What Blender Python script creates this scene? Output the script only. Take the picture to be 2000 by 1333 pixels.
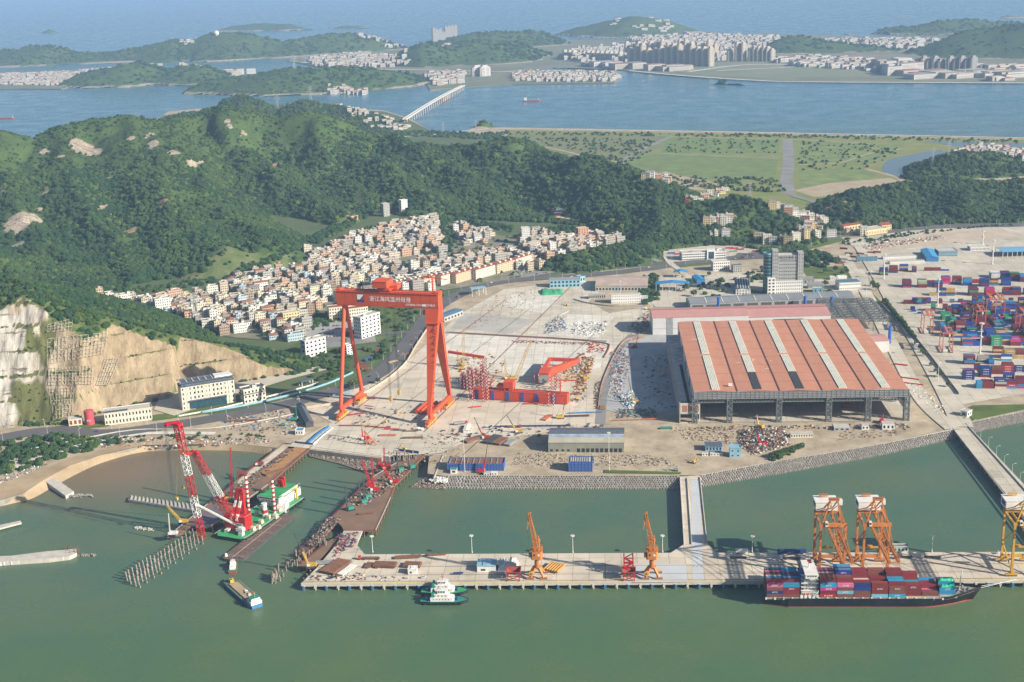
import bpy,bmesh,math,random
import numpy as np
from mathutils import Vector,Matrix
from mathutils.geometry import tessellate_polygon
for _o in list(bpy.data.objects):bpy.data.objects.remove(_o)
SC=bpy.context.scene
COL=SC.collection
rnd=random.Random(7)
rad=math.radians
# --- camera
F=2600.0;PXC=1000.0;PYC=666.5;CAMH=480.0;PITCH=rad(16.0);ROLL=rad(-2.0)
cd=bpy.data.cameras.new('camera');cam=bpy.data.objects.new('camera',cd);COL.objects.link(cam)
cam.matrix_world=Matrix.Translation((0,0,CAMH))@Matrix.Rotation(rad(90)-PITCH,4,'X')@Matrix.Rotation(ROLL,4,'Z')
cd.sensor_width=36.0;cd.lens=36.0*F/2000.0;cd.clip_start=1.0;cd.clip_end=80000.0
SC.camera=cam
# --- world and sun
SUN_EL=rad(27.0);SUN_AZ=math.atan2(0.87,-0.47)
W=bpy.data.worlds.new('World');SC.world=W;W.use_nodes=True
_n=W.node_tree.nodes;_sky=_n.new('ShaderNodeTexSky');_sky.sky_type='NISHITA';_sky.sun_disc=False
_sky.sun_elevation=SUN_EL;_sky.sun_rotation=SUN_AZ;_sky.air_density=1.0;_sky.dust_density=1.5;_sky.ozone_density=2.0
W.node_tree.links.new(_sky.outputs[0],_n['Background'].inputs[0]);_n['Background'].inputs[1].default_value=0.055
sl=bpy.data.lights.new('sun','SUN');sl.energy=5.0;sl.angle=rad(0.55);sl.color=(1.0,0.90,0.74)
sun=bpy.data.objects.new('sun',sl);COL.objects.link(sun)
_d=Vector((math.sin(SUN_AZ)*math.cos(SUN_EL),math.cos(SUN_AZ)*math.cos(SUN_EL),math.sin(SUN_EL)))
sun.rotation_euler=_d.to_track_quat('Z','Y').to_euler();sun.location=_d*900
SC.view_settings.view_transform='Standard';SC.view_settings.look='None';SC.view_settings.exposure=0.9;SC.view_settings.gamma=1.0
SC.render.engine='CYCLES';SC.cycles.use_denoising=True
try:SC.cycles.denoiser='OPENIMAGEDENOISE'
except Exception:pass
SC.cycles.max_bounces=6;SC.cycles.diffuse_bounces=2;SC.cycles.glossy_bounces=3;SC.cycles.volume_bounces=1;SC.cycles.transparent_max_bounces=6
SC.cycles.sample_clamp_indirect=6.0
LAND=6.0;HAZE=6.0e-5
# --- from the photograph's pixels to points on the ground
def ray(px,py):
 u,v=px-PXC,py-PYC;c,s=math.cos(ROLL),math.sin(ROLL)
 u2=u*c+v*s;v2=-u*s+v*c
 return Vector((u2,F*math.cos(PITCH)-v2*math.sin(PITCH),-F*math.sin(PITCH)-v2*math.cos(PITCH)))
def P(px,py,z=LAND):
 d=ray(px,py);t=(z-CAMH)/d.z;return Vector((d.x*t,d.y*t,z))
def RY(px,py,Y):
 d=ray(px,py);t=Y/d.y;return Vector((d.x*t,Y,CAMH+d.z*t))
def proj(x,y,z):
 dz=z-CAMH;Zc=y*math.cos(PITCH)-dz*math.sin(PITCH)
 v2=-(y*math.sin(PITCH)+dz*math.cos(PITCH))/Zc*F;u2=x/Zc*F
 c,s=math.cos(ROLL),math.sin(ROLL);return PXC+u2*c-v2*s,PYC+u2*s+v2*c
def HT(b,top):
 """height above b (a world point) at which a vertical reaches picture row `top`"""
 lo,hi=0.0,300.0
 for _ in range(40):
  m=(lo+hi)/2
  if proj(b[0],b[1],b[2]+m)[1]>top:lo=m
  else:hi=m
 return lo
def ang(a,b):return math.atan2(b[1]-a[1],b[0]-a[0])
_O1='first second third fourth fifth sixth seventh eighth ninth tenth eleventh twelfth thirteenth fourteenth fifteenth sixteenth seventeenth eighteenth nineteenth'.split()
def NUMW(n):
 n+=1
 if n<20:return _O1[n-1]
 if n>99:return 'hundred and '+NUMW(n-101)if n>100 else 'hundredth'
 t='twenty thirty forty fifty sixty seventy eighty ninety'.split()[n//10-2];return t+'-'+_O1[n%10-1]if n%10 else t[:-1]+'ieth'
 # --- materials
MATS={}
def _mix(nt,fac,a,b,mode='MIX'):
 m=nt.nodes.new('ShaderNodeMix');m.data_type='RGBA';m.blend_type=mode
 for s,v in((0,fac),(6,a),(7,b)):
  if isinstance(v,bpy.types.NodeSocket):nt.links.new(v,m.inputs[s])
  elif s==0:m.inputs[0].default_value=v
  else:m.inputs[s].default_value=(*v[:3],1)
 return m.outputs[2]
def _noise(nt,co,scale,detail=4,rough=0.55):
 n=nt.nodes.new('ShaderNodeTexNoise');n.inputs['Scale'].default_value=scale;n.inputs['Detail'].default_value=detail;n.inputs['Roughness'].default_value=rough
 nt.links.new(co,n.inputs['Vector']);return n.outputs[0]
def _ramp(nt,v,a,b):
 r=nt.nodes.new('ShaderNodeMapRange');r.inputs[1].default_value=a;r.inputs[2].default_value=b;nt.links.new(v,r.inputs[0]);return r.outputs[0]
def mat(name,c,rough=0.7,metal=0.0,var=0.12,scale=0.3,c2=None,stain=0.0,spec=None,objcol=False,joint=0,bump=0.0,bscale=2.0,world=False,stretch=None):
 """painted or natural surface: base colour with soft mottling, streaks and wear"""
 if name in MATS:return MATS[name]
 m=bpy.data.materials.new(name);m.use_nodes=True;nt=m.node_tree;b=nt.nodes['Principled BSDF']
 tc=nt.nodes.new('ShaderNodeTexCoord');geo=nt.nodes.new('ShaderNodeNewGeometry')
 co=geo.outputs['Position']if world else tc.outputs['Object']
 if stretch:
  mp=nt.nodes.new('ShaderNodeMapping');mp.inputs['Scale'].default_value=stretch;nt.links.new(co,mp.inputs['Vector']);co=mp.outputs[0]
 base=c
 if objcol:
  oi=nt.nodes.new('ShaderNodeObjectInfo');base=oi.outputs['Color']
 n1=_ramp(nt,_noise(nt,co,scale),0.3,0.7)
 dark=_mix(nt,1.0,base,(1-var*2.2,)*3,'MULTIPLY')if c2 is None else c2
 col=_mix(nt,n1,dark,base)
 if stain:
  n2=_ramp(nt,_noise(nt,co,scale*3.7,6,0.7),0.52,0.7)
  k=nt.nodes.new('ShaderNodeMath');k.operation='MULTIPLY';k.inputs[1].default_value=stain;nt.links.new(n2,k.inputs[0])
  col=_mix(nt,k.outputs[0],col,(0.16,0.13,0.10))
 if joint:
  bk=nt.nodes.new('ShaderNodeTexBrick');bk.offset=0;bk.inputs['Scale'].default_value=1.0;bk.inputs['Brick Width'].default_value=joint;bk.inputs['Row Height'].default_value=joint;bk.inputs['Mortar Size'].default_value=.22;bk.inputs['Color1'].default_value=(1,1,1,1);bk.inputs['Color2'].default_value=(.88,.87,.86,1);bk.inputs['Mortar'].default_value=(.5,.48,.45,1)
  mj=nt.nodes.new('ShaderNodeMapping');mj.inputs['Rotation'].default_value=(0,0,.07);nt.links.new(co,mj.inputs['Vector']);nt.links.new(mj.outputs[0],bk.inputs['Vector']);col=_mix(nt,1.0,col,bk.outputs[0],'MULTIPLY')
  w=nt.nodes.new('ShaderNodeTexNoise');w.inputs['Scale'].default_value=.035;w.inputs['Detail'].default_value=8;w.inputs['Roughness'].default_value=.7;w.inputs['Distortion'].default_value=1.5;nt.links.new(co,w.inputs['Vector']);col=_mix(nt,_ramp(nt,w.outputs[0],.60,.9),col,(.22,.19,.16))
 nt.links.new(col,b.inputs['Base Color'])
 b.inputs['Roughness'].default_value=rough;b.inputs['Metallic'].default_value=metal
 if spec is not None:b.inputs['Specular IOR Level'].default_value=spec
 if bump:
  bp=nt.nodes.new('ShaderNodeBump');bp.inputs['Strength'].default_value=bump;bp.inputs['Distance'].default_value=0.3
  nt.links.new(_noise(nt,co,bscale,5,0.6),bp.inputs['Height']);nt.links.new(bp.outputs[0],b.inputs['Normal'])
 MATS[name]=m;return m
 # --- mesh builder
def frange(a,b,n):return[a+(b-a)*i/n for i in range(n+1)]
class MB:
 def __init__(s,weld=False):s.v=[];s.f=[];s.m=[];s.weld=weld;s.k={}
 def vid(s,p):
  if s.weld:
   k=(round(p[0],3),round(p[1],3),round(p[2],3))
   if k in s.k:return s.k[k]
   s.k[k]=len(s.v)
  s.v.append((p[0],p[1],p[2]));return len(s.v)-1
 def add(s,vs,fs,mi=0):
  ids=[s.vid(p)for p in vs]
  for f in fs:
   g=[ids[i]for i in f]
   if len(set(g))==len(g):s.f.append(g);s.m.append(mi)
  return s
 def quad(s,a,b,c,d,mi=0):return s.add((a,b,c,d),((0,1,2,3),),mi)
 def box(s,x0,x1,y0,y1,z0,z1,mi=0):
  return s.add([(x0,y0,z0),(x1,y0,z0),(x1,y1,z0),(x0,y1,z0),(x0,y0,z1),(x1,y0,z1),(x1,y1,z1),(x0,y1,z1)],[(0,3,2,1),(4,5,6,7),(0,1,5,4),(1,2,6,5),(2,3,7,6),(3,0,4,7)],mi)
 def prism(s,pts,z0,z1,mi=0,top=True,bottom=True,mt=None):
  n=len(pts);a=sum(pts[i][0]*pts[(i+1)%n][1]-pts[(i+1)%n][0]*pts[i][1]for i in range(n))
  if a<0:pts=list(reversed(pts))
  vs=[(p[0],p[1],z0)for p in pts]+[(p[0],p[1],z1)for p in pts]
  s.add(vs,[(i,(i+1)%n,n+(i+1)%n,n+i)for i in range(n)],mi)
  if top:s.add(vs[n:],[tuple(range(n))],mi if mt is None else mt)
  if bottom:s.add(vs[:n],[tuple(reversed(range(n)))],mi)
  return s
 def beam(s,a,b,w,h=None,mi=0,w2=None,h2=None,up=(0,0,1)):
  h=w if h is None else h;w2=w if w2 is None else w2;h2=h if h2 is None else h2
  a=Vector(a);b=Vector(b);d=(b-a);
  if d.length<1e-6:return s
  d.normalize();u=Vector(up)
  if abs(d.dot(u))>0.98:u=Vector((0,1,0))if abs(d.y)<0.9 else Vector((1,0,0))
  r=d.cross(u).normalized();t=r.cross(d)
  vs=[]
  for p,ww,hh in((a,w,h),(b,w2,h2)):
   for i,j in((-1,-1),(1,-1),(1,1),(-1,1)):vs.append(p+r*(i*ww/2)+t*(j*hh/2))
  return s.add(vs,[(0,1,2,3),(7,6,5,4),(0,4,5,1),(1,5,6,2),(2,6,7,3),(3,7,4,0)],mi)
 def tube(s,a,b,r,r2=None,n=8,mi=0,cap=True):
  r2=r if r2 is None else r2;a=Vector(a);b=Vector(b);d=b-a
  if d.length<1e-6:return s
  d.normalize();u=Vector((0,0,1))if abs(d.z)<0.95 else Vector((1,0,0));x=d.cross(u).normalized();y=x.cross(d)
  vs=[a+(x*math.cos(2*math.pi*i/n)+y*math.sin(2*math.pi*i/n))*r for i in range(n)]+[b+(x*math.cos(2*math.pi*i/n)+y*math.sin(2*math.pi*i/n))*r2 for i in range(n)]
  fs=[(i,n+i,n+(i+1)%n,(i+1)%n)for i in range(n)]
  if cap:fs+=[tuple(range(n)),tuple(reversed(range(n,2*n)))]
  return s.add(vs,fs,mi)
 def path(s,pts,w,h=None,mi=0):
  for a,b in zip(pts,pts[1:]):s.beam(a,b,w,h,mi)
  return s
 def lattice(s,a,b,w,n,r,mi=0,w2=None,mats=None,h=None):
  """four chords with zig-zag lacing; mats = list cycled over the bays"""
  w2=w if w2 is None else w2;h=w if h is None else h
  a=Vector(a);b=Vector(b);d=(b-a);L=d.length;d.normalize()
  u=Vector((0,0,1))if abs(d.z)<0.98 else Vector((0,1,0));x=d.cross(u).normalized();y=x.cross(d)
  def c(t,i):
   ww=w+(w2-w)*t;hh=h*ww/w;sx,sy=((-1,-1),(1,-1),(1,1),(-1,1))[i%4];return a+d*(L*t)+x*(sx*ww/2)+y*(sy*hh/2)
  for k in range(n):
   m=mi if mats is None else mats[k%len(mats)];t0,t1=k/n,(k+1)/n
   for i in range(4):
    s.beam(c(t0,i),c(t1,i),r*1.5,mi=m)
    if k%2:s.beam(c(t0,i),c(t1,i+1),r,mi=m)
    else:s.beam(c(t0,i+1),c(t1,i),r,mi=m)
    s.beam(c(t0,i),c(t0,i+1),r,mi=m)
  return s
 def build(s,name,mats,parent=None,loc=None,rz=0.0,world=False,smooth=False):
  vs=s.v
  if world and parent is not None:
   inv=Matrix(parent['_m'])if False else FR[parent.name].inverted();vs=[tuple(inv@Vector(p))for p in vs]
  me=bpy.data.meshes.new(name);me.from_pydata(vs,[],s.f)
  for m in(mats if isinstance(mats,(list,tuple))else[mats]):me.materials.append(m)
  if any(s.m):me.polygons.foreach_set('material_index',s.m)
  if smooth:me.polygons.foreach_set('use_smooth',[True]*len(me.polygons))
  me.update()
  o=bpy.data.objects.new(name,me);COL.objects.link(o)
  if parent is not None:o.parent=parent
  if loc is not None:o.location=loc
  if rz:o.rotation_euler=(0,0,rz)
  return o
FR={}
def tag(o,label=None,cat=None,group=None,kind=None):
 if label:o['label']=label
 if cat:o['category']=cat
 if group:o['group']=group
 if kind:o['kind']=kind
 return o
def T(name,label,cat,loc=(0,0,0),rz=0.0,group=None):
 o=bpy.data.objects.new(name,None);o.empty_display_size=0.5;COL.objects.link(o);o.location=loc;o.rotation_euler=(0,0,rz)
 FR[o.name]=Matrix.Translation(Vector(loc))@Matrix.Rotation(rz,4,'Z')
 return tag(o,label,cat,group)
def copy_tree(o,parent=None,loc=None,rz=None,label=None):
 c=o.copy();COL.objects.link(c)
 if parent is not None:c.parent=parent
 if loc is not None:c.location=loc
 if rz is not None:c.rotation_euler=(0,0,rz)
 if label:c['label']=label
 for ch in list(o.children):copy_tree(ch,c)
 return c
def local(o,parent,loc,rz=0.0,name=None,label=None):
 """linked copy of a part placed in its parent"""
 c=o.copy();COL.objects.link(c);c.parent=parent;c.location=loc;c.rotation_euler=(0,0,rz)
 if label:c['label']=label
 return c
 # text turned into a thin mesh
_TXT={}
def text_mesh(s,size,depth,m):
 k=(s,size,depth,m.name)
 if k in _TXT:return _TXT[k]
 cu=bpy.data.curves.new('txt','FONT');cu.body=s;cu.size=size;cu.extrude=depth;cu.align_x='CENTER';cu.align_y='CENTER'
 o=bpy.data.objects.new('txt',cu);COL.objects.link(o)
 dg=bpy.context.evaluated_depsgraph_get();me=bpy.data.meshes.new_from_object(o.evaluated_get(dg));me.materials.clear();me.materials.append(m)
 bpy.data.objects.remove(o);_TXT[k]=me;return me
def text(name,s,size,m,parent,loc,rot,depth=0.05,bold=0):
 o=bpy.data.objects.new(name,text_mesh(s,size,depth,m));COL.objects.link(o);o.parent=parent;o.location=loc;o.rotation_euler=rot;return o
 # --- numpy noise
_rs=np.random.RandomState(3);_LAT=_rs.rand(256,256)
def vnoise(x,y):
 xi=np.floor(x).astype(int);yi=np.floor(y).astype(int);fx=x-xi;fy=y-yi;fx=fx*fx*(3-2*fx);fy=fy*fy*(3-2*fy)
 g=lambda i,j:_LAT[i%256,j%256]
 return(g(xi,yi)*(1-fx)+g(xi+1,yi)*fx)*(1-fy)+(g(xi,yi+1)*(1-fx)+g(xi+1,yi+1)*fx)*fy
def fbm(x,y,s,o=5,g=0.5):
 r=0;a=1;t=0
 for i in range(o):r=r+a*vnoise(x/s+17*i,y/s+31*i);t+=a;a*=g;s/=2.03
 return r/t-0.5
def inpoly(x,y,poly):
 x=np.asarray(x,float);y=np.asarray(y,float);r=np.zeros(x.shape,bool);n=len(poly)
 for i in range(n):
  x0,y0=poly[i][0],poly[i][1];x1,y1=poly[(i+1)%n][0],poly[(i+1)%n][1]
  if y0==y1:continue
  r^=((y0>y)!=(y1>y))&(x<(x1-x0)*(y-y0)/(y1-y0)+x0)
 return r
def segdist(x,y,pts):
 """distance to a polyline, and the index+parameter of the nearest point"""
 best=np.full(np.shape(x),1e9);tt=np.zeros(np.shape(x))
 for i in range(len(pts)-1):
  ax,ay=pts[i][0],pts[i][1];dx,dy=pts[i+1][0]-ax,pts[i+1][1]-ay;L=dx*dx+dy*dy+1e-9
  t=np.clip(((x-ax)*dx+(y-ay)*dy)/L,0,1);d=np.hypot(x-ax-t*dx,y-ay-t*dy)
  k=d<best;best=np.where(k,d,best);tt=np.where(k,i+t,tt)
 return best,tt
def grid_obj(name,xs,ys,Z,m,keep=None,attrs=None,smooth=True):
 ny,nx=Z.shape;X,Y=np.meshgrid(xs,ys);co=np.stack([X,Y,Z],-1).reshape(-1,3).astype(np.float32)
 i=np.arange(nx*ny).reshape(ny,nx);q=np.stack([i[:-1,:-1],i[:-1,1:],i[1:,1:],i[1:,:-1]],-1).reshape(-1,4)
 if keep is not None:q=q[keep[:-1,:-1].reshape(-1)]
 me=bpy.data.meshes.new(name);me.vertices.add(len(co));me.vertices.foreach_set('co',co.ravel())
 me.loops.add(q.size);me.loops.foreach_set('vertex_index',q.ravel().astype(np.int32));me.polygons.add(len(q))
 me.polygons.foreach_set('loop_start',np.arange(0,q.size,4,dtype=np.int32));me.polygons.foreach_set('loop_total',np.full(len(q),4,np.int32))
 if smooth:me.polygons.foreach_set('use_smooth',np.ones(len(q),bool))
 for k,a in(attrs or{}).items():
  at=me.attributes.new(k,'FLOAT','POINT');at.data.foreach_set('value',a.ravel().astype(np.float32))
 me.materials.append(m);me.update(calc_edges=True);o=bpy.data.objects.new(name,me);COL.objects.link(o);return o
 # === terrain
def ridge(pts,slope,z=None):
 return([RY(*p)for p in pts],slope)
def spur(pts,Y0,Y1,slope):
 n=len(pts)-1;return([RY(px,py,Y0+(Y1-Y0)*(i/n)**0.9)for i,(px,py)in enumerate(pts)],slope)
RIDGES=[ridge([(-420,300,2900),(-200,285,2900),(0,265,2900),(60,264,2900),(120,252,2920),(170,235,2950),(245,231,2980),(300,243,3000),(345,241,3050),(400,225,3100),(430,209,3100),(470,216,3100),(520,226,3100),(590,226,3080),(640,232,3080),(680,244,3080),(720,262,3060),(760,272,3040),(830,274,3020),(900,272,3000),(980,279,2980),(1050,294,2880),(1120,314,2760),(1200,339,2620),(1260,358,2520),(1310,382,2430),(1350,406,2350),(1378,432,2280)],0.42),spur([(0,265),(-10,330),(20,400),(60,460),(130,510)],2900,2230,.46),spur([(120,252),(100,320),(140,380),(190,440),(230,490)],2920,2250,.5),spur([(245,231),(270,290),(300,340),(310,400),(330,450),(345,500)],2980,2180,.5),spur([(345,241),(330,300),(365,350),(420,395),(475,430),(520,470)],3050,2200,.5),spur([(430,209),(470,270),(500,320),(560,360),(620,395),(670,420)],3100,2520,.5),spur([(590,226),(620,285),(650,330),(700,370),(720,400)],3080,2640,.55),spur([(720,262),(745,310),(790,350),(830,385)],3060,2600,.52),spur([(830,274),(880,320),(930,360),(965,400)],3020,2560,.52),spur([(980,279),(1010,330),(1060,370),(1090,405)],2980,2560,.52),spur([(1120,314),(1150,355),(1190,390),(1210,430)],2760,2350,.52),spur([(1260,358),(1270,400),(1290,445)],2520,2250,.5),spur([(-150,275),(-160,380),(-80,470),(20,530)],2900,2150,.46),spur([(310,400),(360,440),(430,480)],2600,2150,.5),spur([(130,510),(160,535)],2300,2150,.4),spur([(230,490),(260,540)],2300,2080,.4),ridge([(1375,428,2330),(1400,405,2330),(1440,398,2330),(1490,408,2300),(1530,432,2260),(1550,455,2200)],.4),ridge([(1290,455,2300),(1360,462,2260),(1420,472,2220)],.3),ridge([(1110,500,2080),(1170,488,2120),(1240,480,2150)],.3),ridge([(1555,492,2080),(1600,500,2060),(1625,512,2030)],.45),ridge([(1650,415,2500),(1700,400,2600),(1760,395,2620)],.4),ridge([(1640,395,2450),(1680,376,2520),(1740,368,2560),(1800,358,2580),(1870,350,2600),(1940,348,2580),(2010,350,2560),(2150,352,2560),(2400,345,2560)],.38),spur([(1740,368),(1750,400),(1765,430)],2560,2330,.42),spur([(1870,350),(1885,385),(1895,420)],2600,2330,.42),spur([(2010,350),(2015,390),(2040,415)],2560,2330,.42),spur([(1680,376),(1685,400),(1690,425)],2520,2330,.42),ridge([(318,233,4300),(345,228,4300),(375,220,4300),(420,200,4300),(470,191,4300),(520,205,4250),(560,214,4200),(600,203,4200),(650,208,4200),(700,222,4150),(745,232,4100),(785,250,4050)],.38),ridge([(925,244,4000),(940,235,4000),(955,242,4000)],.55),ridge([(1810,335,2800),(1850,312,2850),(1900,300,2880),(1960,302,2880),(2060,305,2880)],.3),]
def smax_ridges(X,Y,ridges,k=9.0):
 acc=np.zeros_like(X)
 for pts,s in ridges:
  d,t=segdist(X,Y,pts);z=np.interp(t,range(len(pts)),[p.z for p in pts])
  h=z-s*d*(0.75+0.25*np.clip(d/250,0,1))
  acc+=np.exp(np.clip((h-6)/k,-30,60))
 return 6+k*np.log(acc+1e-13)
def main_height(X,Y):
 wx=X+60*fbm(X,Y,260,3);wy=Y+60*fbm(X+900,Y,260,3)
 h=smax_ridges(wx*.6+X*.4,wy*.6+Y*.4,RIDGES)
 a=np.clip((h-8)/60,0,1)
 rg=1-2.2*np.abs(fbm(X+.35*Y,Y*.6-.2*X,190,4,.5));h=h+a*(20*fbm(X,Y,170,4,.5)+46*(np.clip(rg,0,1)**1.1-.6)*np.clip((195-h)/90,0,1)+6*fbm(X,Y,40,3))
 gul=1-np.abs(2*fbm(X*1.0,Y*.55,120,3))*2.2
 h=h-a*16*np.clip(gul,0,1)**3*np.clip((170-h)/60,0,1)
 return h
 # front-left quarry hill: a green back with a long face cut into it
QCREST=[RY(-300,640,1480),RY(-60,615,1480),RY(0,590,1480),RY(45,570,1480),RY(80,578,1490),RY(150,604,1500),RY(230,626,1510),RY(320,650,1530),RY(400,666,1545),RY(480,680,1562),RY(560,694,1578),RY(620,704,1590),RY(665,716,1595)]
QBASE=[P(-400,850),P(-100,842),P(60,832),P(150,826),P(205,800),P(330,780),P(345,765),P(460,748),P(540,736),P(610,724),P(655,714),P(690,700)]
def quarry_height(X,Y):
 wx=X+14*fbm(X,Y,60,3);wy=Y+14*fbm(X+500,Y,60,3)
 d,t=segdist(wx,wy,QCREST);z=np.interp(t,range(len(QCREST)),[p.z for p in QCREST])
 h=z-0.42*d*(0.7+0.3*np.clip(d/120,0,1))+5*fbm(X,Y,45,4)
 # north-west shoulder joins the big hills
 pts2=[RY(-200,520,1750),RY(-20,535,1720),RY(60,556,1690)];d2,t2=segdist(wx,wy,pts2);z2=np.interp(t2,range(3),[p.z for p in pts2]);h2=z2-0.4*d2
 h=6+8*np.log(np.exp(np.clip((h-6)/8,-30,60))+np.exp(np.clip((h2-6)/8,-30,60))+1e-9)
 bx=[p.x for p in QBASE];by=[p.y for p in QBASE];yb=np.interp(X,bx,by);db=Y-yb
 stp=1.25+0.1*fbm(X,Y,40,2)
 st=np.interp(X,[QBASE[3].x,QBASE[5].x,QBASE[8].x,QBASE[10].x],[1.45,1.0,1.1,1.5])
 rough=np.interp(X,[QBASE[3].x+15,QBASE[4].x+25],[1.0,.35])
 g=(7.0*fbm(X,Y*.7,46,4,.6)+5.0*(np.abs(fbm(X*1.3+Y*.5,Y,26,4,.6))*2-.3)+1.6*fbm(X*2,Y,8,3))*rough
 db=db+g*2.0
 raw=np.clip(db,-5,None)*st
 # berms: flat steps every 22 m of height
 k=24.0;fl=np.floor(raw/k);fr=raw/k-fl;bench=(fl+np.clip(fr*1.16,0,1))*k
 cut=6+bench
 face=cut<h
 return np.minimum(h,np.where(db>-4,cut,-3)),face&(db>-1),raw
xs=np.arange(-1750,1700,8.0);ys=np.arange(1500,4500,8.0);X,Y=np.meshgrid(xs,ys)
HM=main_height(X,Y)
def hmain(x,y):
 i=(np.asarray(x)-xs[0])/8.0;j=(np.asarray(y)-ys[0])/8.0;i0=np.clip(np.floor(i).astype(int),0,len(xs)-2);j0=np.clip(np.floor(j).astype(int),0,len(ys)-2)
 fx=np.clip(i-i0,0,1);fy=np.clip(j-j0,0,1)
 return(HM[j0,i0]*(1-fx)+HM[j0,i0+1]*fx)*(1-fy)+(HM[j0+1,i0]*(1-fx)+HM[j0+1,i0+1]*fx)*fy
qx=np.arange(-900,-170,2.5);qy=np.arange(1300,2000,2.5);QX,QY=np.meshgrid(qx,qy);HQ,QF,QRAW=quarry_height(QX,QY)
def hq(x,y):
 i=int((x-qx[0])/2.5);j=int((y-qy[0])/2.5)
 return float(HQ[j,i])if 0<=i<len(qx)and 0<=j<len(qy)else-9.0
def gz(x,y):return max(LAND,float(hmain(x,y))if y>1500 else 0.0,hq(x,y))
def PT(px,py,z0=LAND):
 """pixel -> first point of the terrain its ray meets"""
 d=ray(px,py).normalized();g=P(px,py,LAND);t1=(g-Vector((0,0,CAMH))).length;t=1200.0;o=Vector((0,0,CAMH))
 while t<t1:
  p=o+d*t
  if p.z<=gz(p.x,p.y):return Vector((p.x,p.y,gz(p.x,p.y)))
  t+=6.0
 return g
 # masks on the main hills, painted where the photograph shows bare rock, open fields and yellow-green scrub
def wpoly(pts):return[PT(*p)for p in pts]
def blobs(lst,X,Y,warp=10):
 r=np.zeros_like(X);wx=X+warp*fbm(X,Y,30,3)*2;wy=Y+warp*fbm(X+77,Y,30,3)*2
 for px,py,rx,ry in lst:
  p=PT(px,py);r=np.maximum(r,np.clip(1.6-np.hypot((wx-p.x)/rx,(wy-p.y)/ry)*1.3,0,1))
 return r
ROCKS=[(165,293,26,34),(150,283,18,22),(185,302,18,20),(298,283,13,25),(290,265,8,22),(448,240,11,26),(215,350,13,12),(40,430,30,45),(30,452,26,22),(62,425,20,22),(85,298,16,12),(35,480,14,22),(200,405,9,25),(210,418,8,12),(120,308,12,8),(372,322,12,12),(385,312,9,20),(405,348,14,10),(540,325,20,14),(525,318,12,8),(255,452,12,16),(322,393,10,12),(8,372,14,14),(90,380,7,8),(75,415,10,20),(475,262,6,20),(250,275,12,8),(340,300,14,14)]
ROCK=blobs(ROCKS,X,Y);ROCK*=np.clip(fbm(X,Y,22,3)*3+1.15,0,1)
SOILS=[(540,325,22,14),(256,453,14,16),(320,395,14,14),(1645,395,22,70),(1630,420,16,50),(1660,375,26,50),(1790,440,30,14)]
SOIL=blobs(SOILS,X,Y)
FIELDS=[wpoly([(300,560),(300,500),(420,480),(510,500),(570,495),(560,530),(440,545),(360,575)]),wpoly([(150,560),(230,540),(300,545),(300,590),(180,590)]),wpoly([(655,410),(690,370),(715,400),(700,430),(660,450)]),wpoly([(1100,520),(1180,470),(1260,460),(1240,500)])]
FLD=np.zeros_like(X)
for f in FIELDS:FLD=np.maximum(FLD,inpoly(X+20*fbm(X,Y,60,2),Y+60*fbm(X,Y+50,60,2),f)*1.0)
VILLAGE_PX=[(185,604),(235,588),(300,584),(420,575),(450,550),(560,520),(580,508),(640,488),(690,465),(730,450),(780,440),(850,430),(900,445),(985,462),(1060,458),(1130,460),(1205,462),(1215,474),(1120,505),(1060,528),(1000,545),(880,565),(770,580),(690,600),(620,610),(600,640),(575,668),(460,660),(300,632)]
VILLAGE=[P(*p)for p in VILLAGE_PX]
VIL=inpoly(X,Y,VILLAGE)
# keep the ground under the village and the port flat or gently rising
dv,_=segdist(X,Y,VILLAGE+[VILLAGE[0]]);inner=np.where(VIL,np.clip(1-dv/60,0,1),1.0)
HM=np.where(VIL,np.minimum(HM,6+24*inner),HM)
PORT=[P(*p)for p in[(1240,545),(1300,490),(1440,485),(1550,510),(1640,520),(1700,448),(1830,440),(2400,420),(2500,900),(600,900),(600,700),(870,590),(1060,530)]]
HM=np.where(inpoly(X,Y,PORT),-3.0,HM)
FAR_FLAT=[P(*p)for p in[(980,268),(1080,296),(1250,340),(1330,372),(1420,378),(1540,380),(1690,352),(1780,330),(1840,300),(2000,285),(2600,300),(2600,240),(980,240)]]
ff=inpoly(X,Y,FAR_FLAT)
HM=np.where(HM<7.5,-3.0,HM);SCRUB=np.clip(fbm(X,Y,130,4)*4-.35,0,1)
qreg=(X>qx[0]+4)&(X<qx[-1]-4)&(Y>qy[0]+4)&(Y<qy[-1]-4)
HQs=np.array([[hq(a,b)for a in xs]for b in ys[:70]]);low=np.zeros_like(HM,bool);low[:70]=(HQs>HM[:70]+.5)&qreg[:70]
keep=(HM>3)&~low
keep2=keep.copy();keep2[1:,:]|=keep[:-1,:];keep2[:-1,:]|=keep[1:,:];keep2[:,1:]|=keep[:,:-1];keep2[:,:-1]|=keep[:,1:]
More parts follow.
